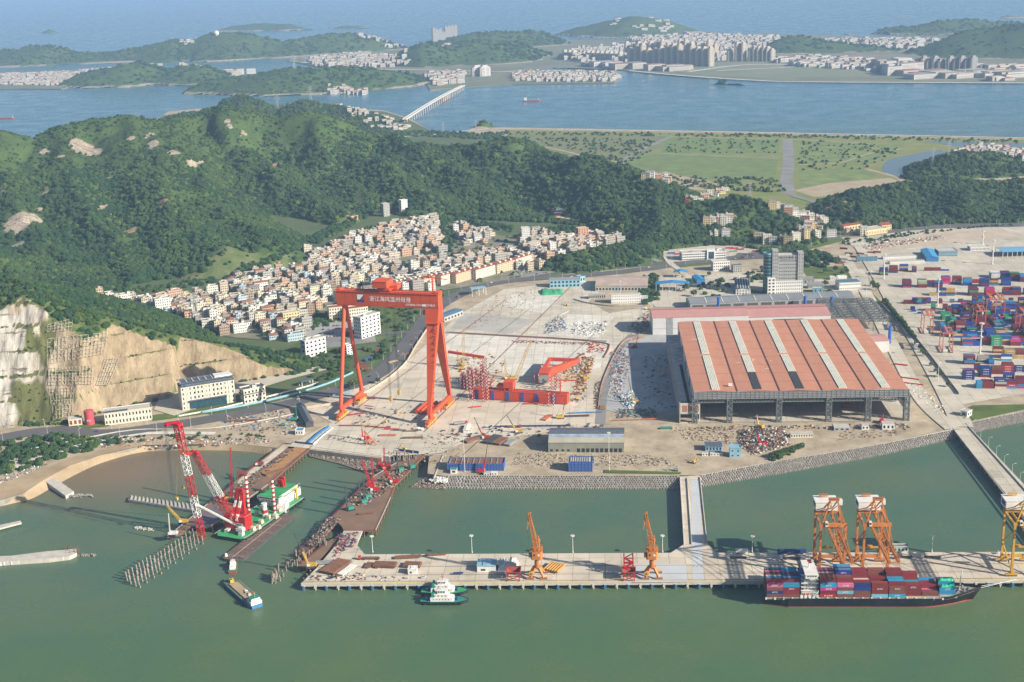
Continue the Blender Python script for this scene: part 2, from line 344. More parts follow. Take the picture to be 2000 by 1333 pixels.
def ground_cover():
 m=bpy.data.materials.new('hillside');m.use_nodes=True;nt=m.node_tree;b=nt.nodes['Principled BSDF'];geo=nt.nodes.new('ShaderNodeNewGeometry');co=geo.outputs['Position']
 def at(n):
  a=nt.nodes.new('ShaderNodeAttribute');a.attribute_name=n;return a.outputs['Fac']
 g=_mix(nt,_ramp(nt,_noise(nt,co,.02,6),.35,.65),(.024,.055,.019),(.060,.100,.026))
 g=_mix(nt,_ramp(nt,_noise(nt,co,.25,4),.4,.7),g,(.075,.12,.035))
 fld=_mix(nt,_ramp(nt,_noise(nt,co,.05,5),.4,.6),(.085,.13,.04),(.14,.16,.07))
 g=_mix(nt,at('field'),g,fld)
 rk=_mix(nt,_ramp(nt,_noise(nt,co,.12,8,.65),.35,.6),(.22,.17,.13),(.42,.36,.30))
 rk=_mix(nt,_ramp(nt,_noise(nt,co,.3,5,.6),.55,.65),rk,(.07,.09,.04))
 g=_mix(nt,_ramp(nt,at('rock'),.35,.5),g,rk)
 so=_mix(nt,_noise(nt,co,.15,5),(.30,.17,.09),(.42,.28,.18));g=_mix(nt,_ramp(nt,at('soil'),.35,.55),g,so)
 nt.links.new(g,b.inputs['Base Color']);b.inputs['Roughness'].default_value=.9;b.inputs['Specular IOR Level'].default_value=.2
 bp=nt.nodes.new('ShaderNodeBump');bp.inputs['Strength'].default_value=.8;bp.inputs['Distance'].default_value=2.5;nt.links.new(_noise(nt,co,.12,8,.7),bp.inputs['Height']);nt.links.new(bp.outputs[0],b.inputs['Normal'])
 return m
M_HILL=ground_cover()
hills=grid_obj('hills',xs,ys,HM,M_HILL,keep2,{'rock':ROCK,'soil':SOIL,'field':FLD});tag(hills,kind='structure')
# --- quarry hill, its own material: pale rock on the left, tan cut on the right
def cut_material():
 m=bpy.data.materials.new('quarry_face');m.use_nodes=True;nt=m.node_tree;b=nt.nodes['Principled BSDF'];geo=nt.nodes.new('ShaderNodeNewGeometry');co=geo.outputs['Position']
 def at(n):
  a=nt.nodes.new('ShaderNodeAttribute');a.attribute_name=n;return a.outputs['Fac']
 mp=nt.nodes.new('ShaderNodeMapping');mp.inputs['Scale'].default_value=(1,.5,.22);nt.links.new(co,mp.inputs['Vector'])
 mh=nt.nodes.new('ShaderNodeMapping');mh.inputs['Scale'].default_value=(.12,.12,1.0);mh.inputs['Rotation'].default_value=(0,.35,0);nt.links.new(co,mh.inputs['Vector'])
 green=_mix(nt,_ramp(nt,_noise(nt,co,.08,5),.35,.65),(.05,.085,.022),(.115,.14,.045))
 pale=_mix(nt,_ramp(nt,_noise(nt,mp.outputs[0],.12,8,.65),.35,.65),(.27,.25,.22),(.52,.50,.46))
 pale=_mix(nt,_ramp(nt,_noise(nt,mh.outputs[0],.25,4,.6),.58,.64),pale,(.16,.14,.11))
 pale=_mix(nt,_ramp(nt,_noise(nt,co,.035,5,.6),.55,.7),pale,(.36,.28,.19))
 tan=_mix(nt,_ramp(nt,_noise(nt,mp.outputs[0],.12,8,.7),.35,.65),(.19,.145,.095),(.37,.30,.20))
 tan=_mix(nt,_ramp(nt,_noise(nt,mp.outputs[0],.5,5,.7),.55,.7),tan,(.17,.12,.07))
 rock=_mix(nt,at('tan'),pale,tan)
 rock=_mix(nt,_ramp(nt,at('moss'),.45,.6),rock,_mix(nt,_noise(nt,co,.2,5),(.09,.085,.035),(.13,.15,.05)))
 nt.links.new(_mix(nt,_ramp(nt,at('face'),.3,.6),green,rock),b.inputs['Base Color']);b.inputs['Roughness'].default_value=.9;b.inputs['Specular IOR Level'].default_value=.2
 bp=nt.nodes.new('ShaderNodeBump');bp.inputs['Strength'].default_value=.9;bp.inputs['Distance'].default_value=1.6;nt.links.new(_noise(nt,mp.outputs[0],.35,8,.7),bp.inputs['Height']);nt.links.new(bp.outputs[0],b.inputs['Normal'])
 return m
xt0,xt1=P(95,760).x,P(215,760).x
TAN=np.clip((QX+20*fbm(QX,QY,40,3)-xt0)/(xt1-xt0)*1.5-.2,0,1)
kk=24.0;frq=(QRAW/kk)%1.0;berm=np.clip((np.abs(frq-.93)<.09)*1.0,0,1)*(QRAW>5)
mid_=np.clip((QX-P(98,740).x)/15,0,1)*np.clip((P(238,740).x-QX)/25,0,1)
MOSS=np.clip(mid_*(.42+1.6*fbm(QX,QY,18,3))+berm*(.62+fbm(QX,QY,30,3))+np.clip(fbm(QX,QY,55,4)*3-.25,0,1)*np.clip(TAN+.1,0,.8),0,1)
keepq=(HQ>-1.5);quarry=grid_obj('quarry_hill',qx,qy,np.maximum(HQ,-2),cut_material(),keepq,{'face':QF*1.0,'tan':TAN,'moss':MOSS});tag(quarry,kind='structure')
# === ground sheets
def poly_obj(name,pts,z,m,thick=0.0,kind='structure',px=True,mside=None):
 w=[P(*p,z)for p in pts]if px else[Vector((p[0],p[1],z))for p in pts]
 n=len(w);a=sum(w[i].x*w[(i+1)%n].y-w[(i+1)%n].x*w[i].y for i in range(n))
 if a<0:w.reverse()
 bm=bmesh.new();vs=[bm.verts.new(p)for p in w];tris=tessellate_polygon([w])
 for t in tris:
  a_,b_,c_=(w[i]for i in t);bm.faces.new([vs[i]for i in(t if(b_-a_).cross(c_-a_).z>0 else reversed(t))])
 if thick:
  lo=[bm.verts.new(p-Vector((0,0,thick)))for p in w]
  for i in range(n):
   g=bm.faces.new((lo[i],lo[(i+1)%n],vs[(i+1)%n],vs[i]));g.material_index=1 if mside else 0
 me=bpy.data.meshes.new(name);bm.to_mesh(me);bm.free();me.materials.append(m)
 if mside:me.materials.append(mside)
 o=bpy.data.objects.new(name,me);COL.objects.link(o)
 if kind:o['kind']=kind
 return o
M_DIRT=mat('dirt',(.47,.40,.30),.95,0,c2=(.30,.25,.18),scale=.045,stain=.6,bump=.3,bscale=.4,world=True,spec=.1)
M_SIDE=mat('quay_side',(.30,.29,.26),.9,0,var=.2,scale=.1,world=True)
M_CONC=mat('yard_concrete',(.64,.60,.51),.9,0,c2=(.47,.44,.37),scale=.02,stain=.35,joint=14,world=True,spec=.2)
M_CONC2=mat('new_concrete',(.72,.70,.65),.9,0,c2=(.55,.53,.48),scale=.025,stain=.22,joint=12,world=True,spec=.2)
M_CONC3=mat('old_concrete',(.58,.54,.46),.9,0,c2=(.43,.40,.34),scale=.015,stain=.3,joint=16,world=True,spec=.2)
M_ASPH=mat('asphalt',(.115,.115,.12),.85,0,c2=(.085,.085,.09),scale=.03,world=True)
M_ASPH2=mat('grey_paving',(.25,.25,.25),.85,0,c2=(.17,.17,.17),scale=.03,world=True)
M_GRASS=mat('grass',(.115,.17,.04),.95,0,c2=(.07,.10,.03),scale=.05,stain=.3,world=True,spec=.1)
M_MEADOW=mat('meadow',(.15,.21,.055),.95,0,c2=(.24,.23,.10),scale=.02,stain=.5,world=True,spec=.1)
M_SAND=mat('sand',(.42,.33,.22),.95,0,c2=(.30,.23,.15),scale=.05,world=True,spec=.1)
M_WHITE=mat('white_paint',(.72,.72,.70),.6,0,var=.06)
M_YELLOW=mat('yellow_line',(.62,.46,.08),.7,0,var=.1)
M_DARK=mat('dark_glass',(.025,.03,.035),.25,0,var=.1,spec=.6)
M_MUD=mat('mud',(.20,.165,.13),.6,0,c2=(.15,.13,.11),scale=.05,world=True)
def water_mat():
 m=bpy.data.materials.new('water');m.use_nodes=True;nt=m.node_tree;b=nt.nodes['Principled BSDF'];geo=nt.nodes.new('ShaderNodeNewGeometry');co=geo.outputs['Position']
 sx=nt.nodes.new('ShaderNodeSeparateXYZ');nt.links.new(co,sx.inputs[0])
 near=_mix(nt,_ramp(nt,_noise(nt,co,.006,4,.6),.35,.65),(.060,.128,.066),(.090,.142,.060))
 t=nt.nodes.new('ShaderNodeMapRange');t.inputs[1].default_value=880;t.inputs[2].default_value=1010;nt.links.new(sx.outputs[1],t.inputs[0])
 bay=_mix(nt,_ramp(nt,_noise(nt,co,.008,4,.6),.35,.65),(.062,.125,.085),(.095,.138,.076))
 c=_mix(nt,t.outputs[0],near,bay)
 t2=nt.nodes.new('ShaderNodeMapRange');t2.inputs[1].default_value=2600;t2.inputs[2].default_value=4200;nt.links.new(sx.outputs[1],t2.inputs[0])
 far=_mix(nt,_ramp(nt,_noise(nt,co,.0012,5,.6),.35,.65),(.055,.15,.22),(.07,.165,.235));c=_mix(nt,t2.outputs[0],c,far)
 # silt stirred up along the shore of the inner basin
 at=nt.nodes.new('ShaderNodeVectorMath');at.operation='DISTANCE';at.inputs[1].default_value=tuple(P(240,905,0));
 mp=nt.nodes.new('ShaderNodeMapping');nt.links.new(co,at.inputs[0])
 r=nt.nodes.new('ShaderNodeMapRange');r.inputs[1].default_value=150;r.inputs[2].default_value=40;nt.links.new(at.outputs['Value'],r.inputs[0])
 c=_mix(nt,r.outputs[0],c,(.17,.13,.085))
 nt.links.new(c,b.inputs['Base Color']);rr_=_ramp(nt,_noise(nt,co,.012,5,.6),.35,.65);mr_=nt.nodes.new('ShaderNodeMapRange');mr_.inputs[3].default_value=.14;mr_.inputs[4].default_value=.34;nt.links.new(rr_,mr_.inputs[0]);nt.links.new(mr_.outputs[0],b.inputs['Roughness']);b.inputs['IOR'].default_value=1.33;b.inputs['Specular IOR Level'].default_value=.35
 mp.inputs['Scale'].default_value=(1,1.6,1);nt.links.new(co,mp.inputs['Vector'])
 bp=nt.nodes.new('ShaderNodeBump');bs_=nt.nodes.new('ShaderNodeMapRange');bs_.inputs[1].default_value=900;bs_.inputs[2].default_value=4000;bs_.inputs[3].default_value=.5;bs_.inputs[4].default_value=.10;nt.links.new(sx.outputs[1],bs_.inputs[0]);nt.links.new(bs_.outputs[0],bp.inputs['Strength']);bp.inputs['Distance'].default_value=.6;nt.links.new(_noise(nt,mp.outputs[0],.16,8,.68),bp.inputs['Height']);nt.links.new(bp.outputs[0],b.inputs['Normal'])
 return m
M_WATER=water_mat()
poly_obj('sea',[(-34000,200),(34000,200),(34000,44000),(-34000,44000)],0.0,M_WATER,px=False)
LANDPX=[(-500,1090),(-120,1010),(0,978),(45,965),(85,938),(140,908),(200,888),(280,870),(400,868),(470,868),(530,874),(600,878),(745,896),(762,882),(838,890),(835,925),(872,931),(1325,931),(1370,929),(1500,905),(1700,872),(1866,838),(1884,828),(2010,803),(2500,715),(3300,560),(3300,330),(2600,283),(2000,269),(1480,258),(980,249),(955,250),(940,246),(920,252),(900,262),(868,264),(840,256),(815,240),(795,230),(750,216),(600,208),(450,207),(330,218),(300,237),(290,262),(200,275),(100,290),(0,300),(-600,350)]
poly_obj('ground',LANDPX,LAND,M_DIRT,9.0,mside=M_SIDE)
_layer=[0]
def sheet(name,pts,m,d=None,px=True):
 _layer[0]+=1;return poly_obj(name,pts,LAND+(0.03+0.012*_layer[0]if d is None else d),m,px=px)
sheet('hill_foot',[(-600,350),(0,300),(290,262),(1000,280),(1300,370),(1560,400),(1700,400),(2600,340),(2600,434),(1880,443),(1640,460),(1560,480),(1270,520),(1010,545),(880,582),(845,610),(770,705),(720,740),(420,815),(150,700),(0,640),(-600,800)],mat('hill_foot_grass',(.085,.125,.04),.95,c2=(.05,.08,.025),scale=.02,stain=.25,world=True))
sheet('peninsula_green',[(318,226),(450,209),(600,210),(750,218),(795,232),(812,241),(832,251),(848,263),(980,263),(980,300),(290,300),(292,262),(302,238)],mat('hill_foot_grass',(.085,.125,.04)))
# far flats: reclaimed meadow, tracks and pools
sheet('meadow',[(985,254),(1480,262),(2000,273),(2600,288),(2600,330),(1900,345),(1700,400),(1600,420),(1350,420),(1200,330),(1000,275)],M_MEADOW)
sheet('grass_strip',[(1000,262),(1300,266),(1290,290),(1200,318),(1050,300),(970,270)],mat('meadow_dry',(.17,.18,.08),.95,c2=(.12,.15,.05),scale=.008,stain=.3,world=True))
for q in([(1300,268),(1525,272),(1520,300),(1290,300)],[(1210,318),(1280,300),(1520,308),(1515,345),(1330,352)],[(1560,275),(1780,285),(1700,320),(1560,322)],[(1560,330),(1690,328),(1720,350),(1565,378)]):
 sheet('field',q,mat('field_'+str(q[0][0]%3),((.19,.25,.06),(.15,.22,.055),(.24,.23,.09))[q[0][0]%3],.95,c2=(.10,.15,.04),scale=.03,stain=.6,world=True))
M_TRACK=mat('track',(.40,.33,.23),.95,c2=(.30,.24,.16),scale=.05,world=True)
M_POOL=mat('pool_water',(.09,.13,.14),.12,0,var=.1,world=True,spec=.6)
sheet('pool',[(1722,326),(1735,312),(1790,300),(1838,292),(1845,300),(1800,318),(1790,338),(1755,345),(1725,340)],M_POOL)
sheet('pool',[(1800,276),(2200,283),(2200,294),(1880,288)],M_POOL)
def ribbon(name,pts,w,m,d=None,px=True,z=LAND,kind='structure',w2=None,zs=None):
 """a strip of width w metres along a smoothed polyline"""
 q=[P(*p,z)if px else Vector(p)for p in pts];c=smooth(q)
 if d is None:_layer[0]+=1;d=0.03+0.012*_layer[0]
 mb=MB();L=[];n=len(c)
 for i in range(n):
  t=(c[min(i+1,n-1)]-c[max(i-1,0)]);t.z=0;t.normalize();nn=Vector((-t.y,t.x,0));L.append((c[i]+nn*w/2,c[i]-nn*(w/2 if w2 is None else w2)))
 for(a,b),(e,f)in zip(L,L[1:]):mb.quad((b.x,b.y,b.z+d),(f.x,f.y,f.z+d),(e.x,e.y,e.z+d),(a.x,a.y,a.z+d))
 o=mb.build(name,m);
 if kind:o['kind']=kind
 return o,c
def smooth(q,n=8):
 if len(q)<3:return[q[0]+(q[-1]-q[0])*(i/n)for i in range(n+1)]
 out=[]
 for i in range(len(q)-1):
  p0,p1,p2,p3=q[max(i-1,0)],q[i],q[i+1],q[min(i+2,len(q)-1)]
  for k in range(n):
   t=k/n;out.append(0.5*((2*p1)+(p2-p0)*t+(2*p0-5*p1+4*p2-p3)*t*t+(3*p1-p0-3*p2+p3)*t**3))
 return out+[q[-1]]
def offs(c,o):
 r=[]
 for i in range(len(c)):
  t=c[min(i+1,len(c)-1)]-c[max(i-1,0)];t.z=0;t.normalize();r.append(c[i]+Vector((-t.y,t.x,0))*o)
 return r
def stripes(name,c,o,w,m,d,dash=None):
 """painted line at offset o along centreline c, dashed when dash=(on, off)"""
 q=offs(c,o);mb=MB();acc=0.0
 for a,b in zip(q,q[1:]):
  L=(b-a).length;t=(b-a)/max(L,1e-6);nn=Vector((-t.y,t.x,0))*w/2
  s=0.0
  while s<L:
   e=L if not dash else min(L,s+1.0)
   if not dash or(acc+s)%(dash[0]+dash[1])<dash[0]:
    p,r=a+t*s,a+t*e;mb.quad((p-nn+Vector((0,0,d))),(r-nn+Vector((0,0,d))),(r+nn+Vector((0,0,d))),(p+nn+Vector((0,0,d))))
   s=e
  acc+=L
 if mb.f:o=mb.build(name,m);o['kind']='structure';return o
ribbon('dyke_road',[(960,252),(1480,260),(2000,270.5),(2600,284)],9,M_CONC2,1.0)
ribbon('track',[(1200,325),(1240,300),(1310,267)],14,M_ASPH2);ribbon('track',[(1538,272),(1540,320),(1536,350),(1541,380)],26,M_ASPH2)
for pts,w in(([(1310,267),(1600,275),(1700,282)],7),([(1560,322),(1640,318),(1700,300),(1770,290)],7),([(1690,330),(1760,352),(1700,372),(1660,378)],12),([(1290,300),(1520,310)],6),([(1240,340),(1330,345),(1400,360)],12),([(1050,285),(1120,300),(1195,325)],10),([(1130,306),(1180,312),(1230,322)],8)):
 ribbon('track',pts,w,M_TRACK)
sheet('bare_soil',[(1270,340),(1300,335),(1330,345),(1400,360),(1410,375),(1340,370)],M_TRACK);sheet('bare_soil',[(1550,372),(1620,358),(1740,348),(1760,355),(1660,380),(1590,385)],M_TRACK)
ribbon('coast_road',[(770,268),(840,264),(900,257),(955,252)],10,M_CONC2)
# port ground
YARD=[(560,872),(655,822),(700,795),(740,760),(790,712),(850,655),(905,610),(985,565),(1060,556),(1090,548),(1280,555),(1275,600),(1235,660),(1185,800),(1170,832),(905,866),(860,885),(745,893),(600,876)]
sheet('yard_paving',YARD,M_CONC)
sheet('yard_slab',[(600,800),(690,752),(790,712),(855,655),(1190,665),(1160,790),(1160,825),(870,850),(660,832)],mat('slab_beige',(.64,.58,.48),.9,c2=(.49,.44,.36),scale=.012,stain=.38,joint=18,world=True))
sheet('yard_slab',[(880,648),(1190,664),(1172,720),(1030,735),(950,725),(900,700),(850,690)],M_CONC2)
sheet('yard_slab',[(905,612),(1050,625),(1000,652),(880,642)],mat('slab_grey',(.44,.42,.39),.9,c2=(.33,.32,.30),scale=.02,stain=.3,world=True))
sheet('yard_slab',[(1000,574),(1098,582),(1060,612),(985,598)],M_CONC2);sheet('yard_slab',[(1110,614),(1200,618),(1168,660),(1070,655)],M_CONC2)
sheet('yard_slab',[(1200,680),(1280,650),(1345,655),(1330,800),(1240,815),(1180,800)],mat('slab_blue',(.40,.41,.42),.9,c2=(.30,.31,.32),scale=.02,stain=.4,world=True))
sheet('dirt_patch',[(1180,560),(1270,560),(1260,600),(1190,612),(1150,590)],M_DIRT)
ribbon('yard_road',[(870,650),(1000,657),(1120,664),(1185,668)],9,M_ASPH2);ribbon('yard_road',[(1235,655),(1205,690),(1180,760),(1172,830)],11,M_ASPH2)
sheet('shed_floor',[(1357,826),(1770,822),(1700,640),(1345,640)],M_CONC3)
BOXYARD=[(1690,500),(1650,470),(1745,452),(1860,446),(2600,430),(2900,620),(2400,690),(2000,770),(1880,790),(1790,668)]
sheet('container_yard',BOXYARD,M_CONC3)
sheet('gravel_lot',[(1700,475),(1830,452),(1960,448),(1990,462),(1800,480),(1700,500)],mat('pale_gravel',(.50,.42,.33),.95,c2=(.40,.33,.26),scale=.04,stain=.3,world=True))
sheet('grass',[(1885,800),(1900,792),(2000,790),(2500,700),(2500,712),(2000,800),(1900,822)],M_GRASS)
for q in([(1240,560),(1280,540),(1380,535),(1690,525),(1700,560),(1620,600),(1280,600)],[(1290,490),(1430,475),(1500,490),(1420,510),(1310,515)]):sheet('paving',q,M_CONC3)
for q in([(1560,522),(1670,520),(1688,545),(1580,545)],[(1310,512),(1420,506),(1420,514),(1330,522)],[(1440,560),(1500,572),(1495,582),(1450,578)],[(1560,566),(1620,566),(1620,578),(1575,580)],[(1430,500),(1475,492),(1480,500),(1440,508)],[(1690,560),(1722,590),(1712,592),(1685,565)],[(545,700),(660,690),(760,640),(830,560),(760,575),(640,610),(600,650)],[(290,812),(420,795),(470,782),(480,788),(420,806),(300,822)],[(70,838),(200,822),(215,832),(90,846)],[(1550,478),(1640,462),(1650,470),(1570,490)],[(1330,932-10),(1180,918),(1180,924),(1330,926)]):
 sheet('grass',q,M_GRASS)
sheet('car_park',[(610,660),(730,650),(735,668),(625,682)],M_ASPH2);sheet('car_park',[(585,632),(700,628),(710,652),(600,660)],mat('pale_park',(.35,.35,.34),.9,c2=(.27,.27,.26),scale=.05,world=True))
sheet('car_park',[(985,535),(1085,515),(1110,528),(1010,545)],M_ASPH2);sheet('plaza',[(315,770),(460,748),(620,715),(640,722),(560,742),(470,770),(340,812),(300,800)],mat('pale_plaza',(.50,.46,.38),.9,c2=(.42,.38,.31),scale=.05,world=True))
sheet('dark_lot',[(1430,508),(1500,505),(1500,496),(1440,494)],M_ASPH);sheet('beach',[(-120,1012),(0,976),(45,963),(85,938),(140,908),(200,888),(280,870),(400,868),(395,860),(260,862),(150,890),(60,925),(-120,985)],M_SAND)
ribbon('promenade',[(-200,1000),(0,925),(120,882),(260,850),(420,848)],9,M_CONC2)
# sea bed shelves: beach slope and mud bank
def slope_strip(name,top,bot,m,z0=LAND,z1=-1.0,kind='structure'):
 a=smooth([P(*p,z0+.02)for p in top]);b=smooth([P(*p,z1)for p in bot]);mb=MB()
 for i in range(len(a)-1):mb.quad(b[i],b[i+1],a[i+1],a[i])
 o=mb.build(name,m);o['kind']=kind;return o
slope_strip('beach',[(-200,1025),(0,976),(45,963),(85,938),(140,908),(200,888),(280,870),(400,868),(470,869),(530,875)],[(-200,1045),(0,992),(60,978),(100,958),(150,930),(205,905),(290,884),(400,882),(475,884),(535,892)],M_SAND)
# main road and its markings
RD=[(-200,905),(60,846),(200,848),(290,838),(420,818),(560,790),(650,765),(720,742),(770,705),(800,668),(845,610),(880,585),(940,560),(1010,548),(1150,538),(1270,525),(1350,513),(1450,502),(1560,482),(1630,462),(1700,458),(1780,448),(1880,442),(2050,440),(2400,432)]
_,RC=ribbon('main_road',RD,25,M_ASPH)
stripes('road_marking',RC,0,.5,M_YELLOW,.62)
for o_ in(-4,-8,4,8):stripes('road_marking',RC,o_,.3,M_WHITE,.62,(6,9))
for o_ in(-11.8,11.8):stripes('road_marking',RC,o_,.3,M_WHITE,.62)
ribbon('side_road',[(690,655),(760,652),(815,648)],14,M_ASPH);ribbon('side_road',[(1300,500),(1310,515),(1340,540),(1330,560)],10,M_CONC3)
ribbon('side_road',[(1290,512),(1245,500),(1210,510)],12,M_ASPH2);ribbon('side_road',[(1540,478),(1600,470),(1630,450),(1640,425),(1600,400),(1545,382)],12,M_ASPH2)
_,PR=ribbon('port_road',[(1680,480),(1720,545),(1745,590),(1800,680),(1850,770),(1880,835)],22,M_CONC3);_,PR2=ribbon('port_road',[(1648,500),(1690,570),(1745,680),(1800,780),(1862,840)],17,M_CONC3)
stripes('road_marking',PR,0,.35,M_YELLOW,.7);stripes('road_marking',PR2,0,.35,M_WHITE,.7,(6,8))
# settlement ground
sheet('lane',VILLAGE_PX,mat('village_ground',(.24,.22,.18),.9,c2=(.12,.13,.07),scale=.04,world=True))
# === forest
def leaf_mat(name,c0,c1,c2):
 m=bpy.data.materials.new(name);m.use_nodes=True;nt=m.node_tree;b=nt.nodes['Principled BSDF']
 oi=nt.nodes.new('ShaderNodeObjectInfo');geo=nt.nodes.new('ShaderNodeNewGeometry')
 g=_mix(nt,_ramp(nt,oi.outputs['Random'],.0,.8),c0,c1)
 g=_mix(nt,_ramp(nt,oi.outputs['Random'],.93,.96),g,c2)
 big=_ramp(nt,_noise(nt,geo.outputs['Position'],.008,4),.42,.66)
 g=_mix(nt,big,g,_mix(nt,.4,g,(.10,.15,.03)))
 tc=nt.nodes.new('ShaderNodeTexCoord');g=_mix(nt,_ramp(nt,_noise(nt,tc.outputs['Object'],4.0,3),.35,.65),_mix(nt,1,g,(.6,.62,.55),'MULTIPLY'),g)
 nt.links.new(g,b.inputs['Base Color']);b.inputs['Roughness'].default_value=.75;b.inputs['Specular IOR Level'].default_value=.25
 return m
M_LEAF=leaf_mat('foliage',(.014,.050,.019),(.030,.074,.023),(.10,.14,.03))
def canopy_nodes(name,m):
 """a group that stands a lumpy crown on every vertex; size comes from the 'size' attribute"""
 ng=bpy.data.node_groups.new(name,'GeometryNodeTree');ng.interface.new_socket('Geometry',in_out='INPUT',socket_type='NodeSocketGeometry');ng.interface.new_socket('Geometry',in_out='OUTPUT',socket_type='NodeSocketGeometry')
 N=ng.nodes.new;Lk=ng.links.new;gi=N('NodeGroupInput');go=N('NodeGroupOutput');gti=N('GeometryNodeGeometryToInstance')
 for k in range(4):
  ico=N('GeometryNodeMeshIcoSphere');ico.inputs['Radius'].default_value=1.0;ico.inputs['Subdivisions'].default_value=4
  pos=N('GeometryNodeInputPosition');no=N('ShaderNodeTexNoise');no.noise_dimensions='4D';no.inputs['W'].default_value=k*7.3;no.inputs['Scale'].default_value=1.7;no.inputs['Detail'].default_value=4;no.inputs['Roughness'].default_value=.75
  ma=N('ShaderNodeMapRange');ma.inputs[1].default_value=.25;ma.inputs[2].default_value=.75;ma.inputs[3].default_value=.45;ma.inputs[4].default_value=1.45
  sc=N('ShaderNodeVectorMath');sc.operation='SCALE';sp=N('GeometryNodeSetPosition')
  Lk(pos.outputs[0],no.inputs['Vector']);Lk(no.outputs[0],ma.inputs[0]);Lk(pos.outputs[0],sc.inputs[0]);Lk(ma.outputs[0],sc.inputs['Scale']);Lk(ico.outputs[0],sp.inputs['Geometry']);Lk(sc.outputs[0],sp.inputs['Position'])
  sm=N('GeometryNodeSetMaterial');sm.inputs['Material'].default_value=m;Lk(sp.outputs[0],sm.inputs[0]);Lk(sm.outputs[0],gti.inputs[0])
 iop=N('GeometryNodeInstanceOnPoints');iop.inputs['Pick Instance'].default_value=True
 Lk(gi.outputs[0],iop.inputs['Points']);Lk(gti.outputs[0],iop.inputs['Instance'])
 ri=N('FunctionNodeRandomValue');ri.data_type='INT';ri.inputs[4].default_value=0;ri.inputs[5].default_value=3;Lk(ri.outputs[2],iop.inputs['Instance Index'])
 rr=N('FunctionNodeRandomValue');rr.data_type='FLOAT_VECTOR';rr.inputs[0].default_value=(-.3,-.3,0);rr.inputs[1].default_value=(.3,.3,6.28);Lk(rr.outputs[0],iop.inputs['Rotation'])
 na=N('GeometryNodeInputNamedAttribute');na.data_type='FLOAT_VECTOR';na.inputs[0].default_value='size';Lk(na.outputs[0],iop.inputs['Scale'])
 Lk(iop.outputs[0],go.inputs[0]);return ng
def cloud(name,pts,size,ng):
 me=bpy.data.meshes.new(name);me.vertices.add(len(pts));me.vertices.foreach_set('co',np.asarray(pts,np.float32).ravel())
 a=me.attributes.new('size','FLOAT_VECTOR','POINT');a.data.foreach_set('vector',np.asarray(size,np.float32).ravel());me.update()
 o=bpy.data.objects.new(name,me);COL.objects.link(o);md=o.modifiers.new('canopy','NODES');md.node_group=ng;o['kind']='stuff';return o
NG=canopy_nodes('canopy',M_LEAF)
R_=np.random.RandomState(11)
def scatter(n,x0,x1,y0,y1):return R_.uniform(x0,x1,n),R_.uniform(y0,y1,n)
def main_forest():
 x,y=scatter(270000,-1700,1650,1510,4480)
 i=((x-xs[0])/8).astype(int);j=((y-ys[0])/8).astype(int);ok=keep[j,i]&(ROCK[j,i]<.35)&(SOIL[j,i]<.4)&((FLD[j,i]<.5)|(R_.rand(len(x))<.16))
 dens=.8+2.2*fbm(x,y,75,4)-.5*np.clip((HM[j,i]-70)/60,0,1)
 ok&=R_.rand(len(x))<np.clip(dens+.25,.12,1)
 ok&=(~inpoly(x,y,VILLAGE))|(R_.rand(len(x))<.12)
 ok&=(y<3250)|(R_.rand(len(x))<.7)
 x,y,i,j=x[ok],y[ok],i[ok],j[ok];z=hmain(x,y)
 s=R_.gamma(6,.5,len(x)).clip(1.5,6)*np.where(z>100,.7,1.0)*(1+.5*(fbm(x,y,90,3)))
 k=z>3;x,y,z,s=x[k],y[k],z[k],s[k]
 return np.stack([x,y,z+s*.35],1),np.stack([s,s,s*R_.uniform(.75,1.15,len(x))],1)
p,s=main_forest();cloud('forest',p,s,NG)
def quarry_forest():
 x,y=scatter(26000,qx[2],qx[-3],qy[2],qy[-3]);i=((x-qx[0])/2.5).astype(int);j=((y-qy[0])/2.5).astype(int)
 ok=keepq[j,i]&~QF[j,i]&(HQ[j,i]>4)
 # scrubby thin cover near the top of the cut, dense woods behind
 near=np.zeros(len(x),bool)
 for dx,dy in((0,-8),(0,-4),(-4,-4),(4,-4)):near|=QF[np.clip(j+dy,0,len(qy)-1),np.clip(i+dx,0,len(qx)-1)]
 ok&=(~near)|(R_.rand(len(x))<.4)
 x,y,i,j=x[ok],y[ok],i[ok],j[ok];s=R_.uniform(1.6,3.9,len(x));z=HQ[j,i]
 # bushes on the berms and mossy faces
 bx,by=scatter(16000,qx[2],qx[-3],qy[2],1700);i2=((bx-qx[0])/2.5).astype(int);j2=((by-qy[0])/2.5).astype(int);k=QF[j2,i2]&(MOSS[j2,i2]>.6)&keepq[j2,i2];bx,by,i2,j2=bx[k],by[k],i2[k],j2[k]
 s2=R_.uniform(.5,1.5,len(bx));x=np.r_[x,bx];y=np.r_[y,by];z=np.r_[z,HQ[j2,i2]];s=np.r_[s,s2]
 return np.stack([x,y,z+s*.3],1),np.stack([s,s,s*.9],1)
p,s=quarry_forest();cloud('hillside_woods',p,s,NG)
def flat_green(polys):
 P_,S_=[],[]
 for poly,dens,s0,s1 in polys:
  w=[P(*q)for q in poly];x0,x1=min(p.x for p in w),max(p.x for p in w);y0,y1=min(p.y for p in w),max(p.y for p in w)
  x,y=scatter(int((x1-x0)*(y1-y0)*dens),x0,x1,y0,y1);k=inpoly(x,y,w);x,y=x[k],y[k];s=R_.uniform(s0,s1,len(x));z=np.maximum(LAND,[gz(a,b)for a,b in zip(x,y)])
  P_.append(np.stack([x,y,z+s*.5],1));S_.append(np.stack([s,s,s*.9],1))
 return np.concatenate(P_),np.concatenate(S_)
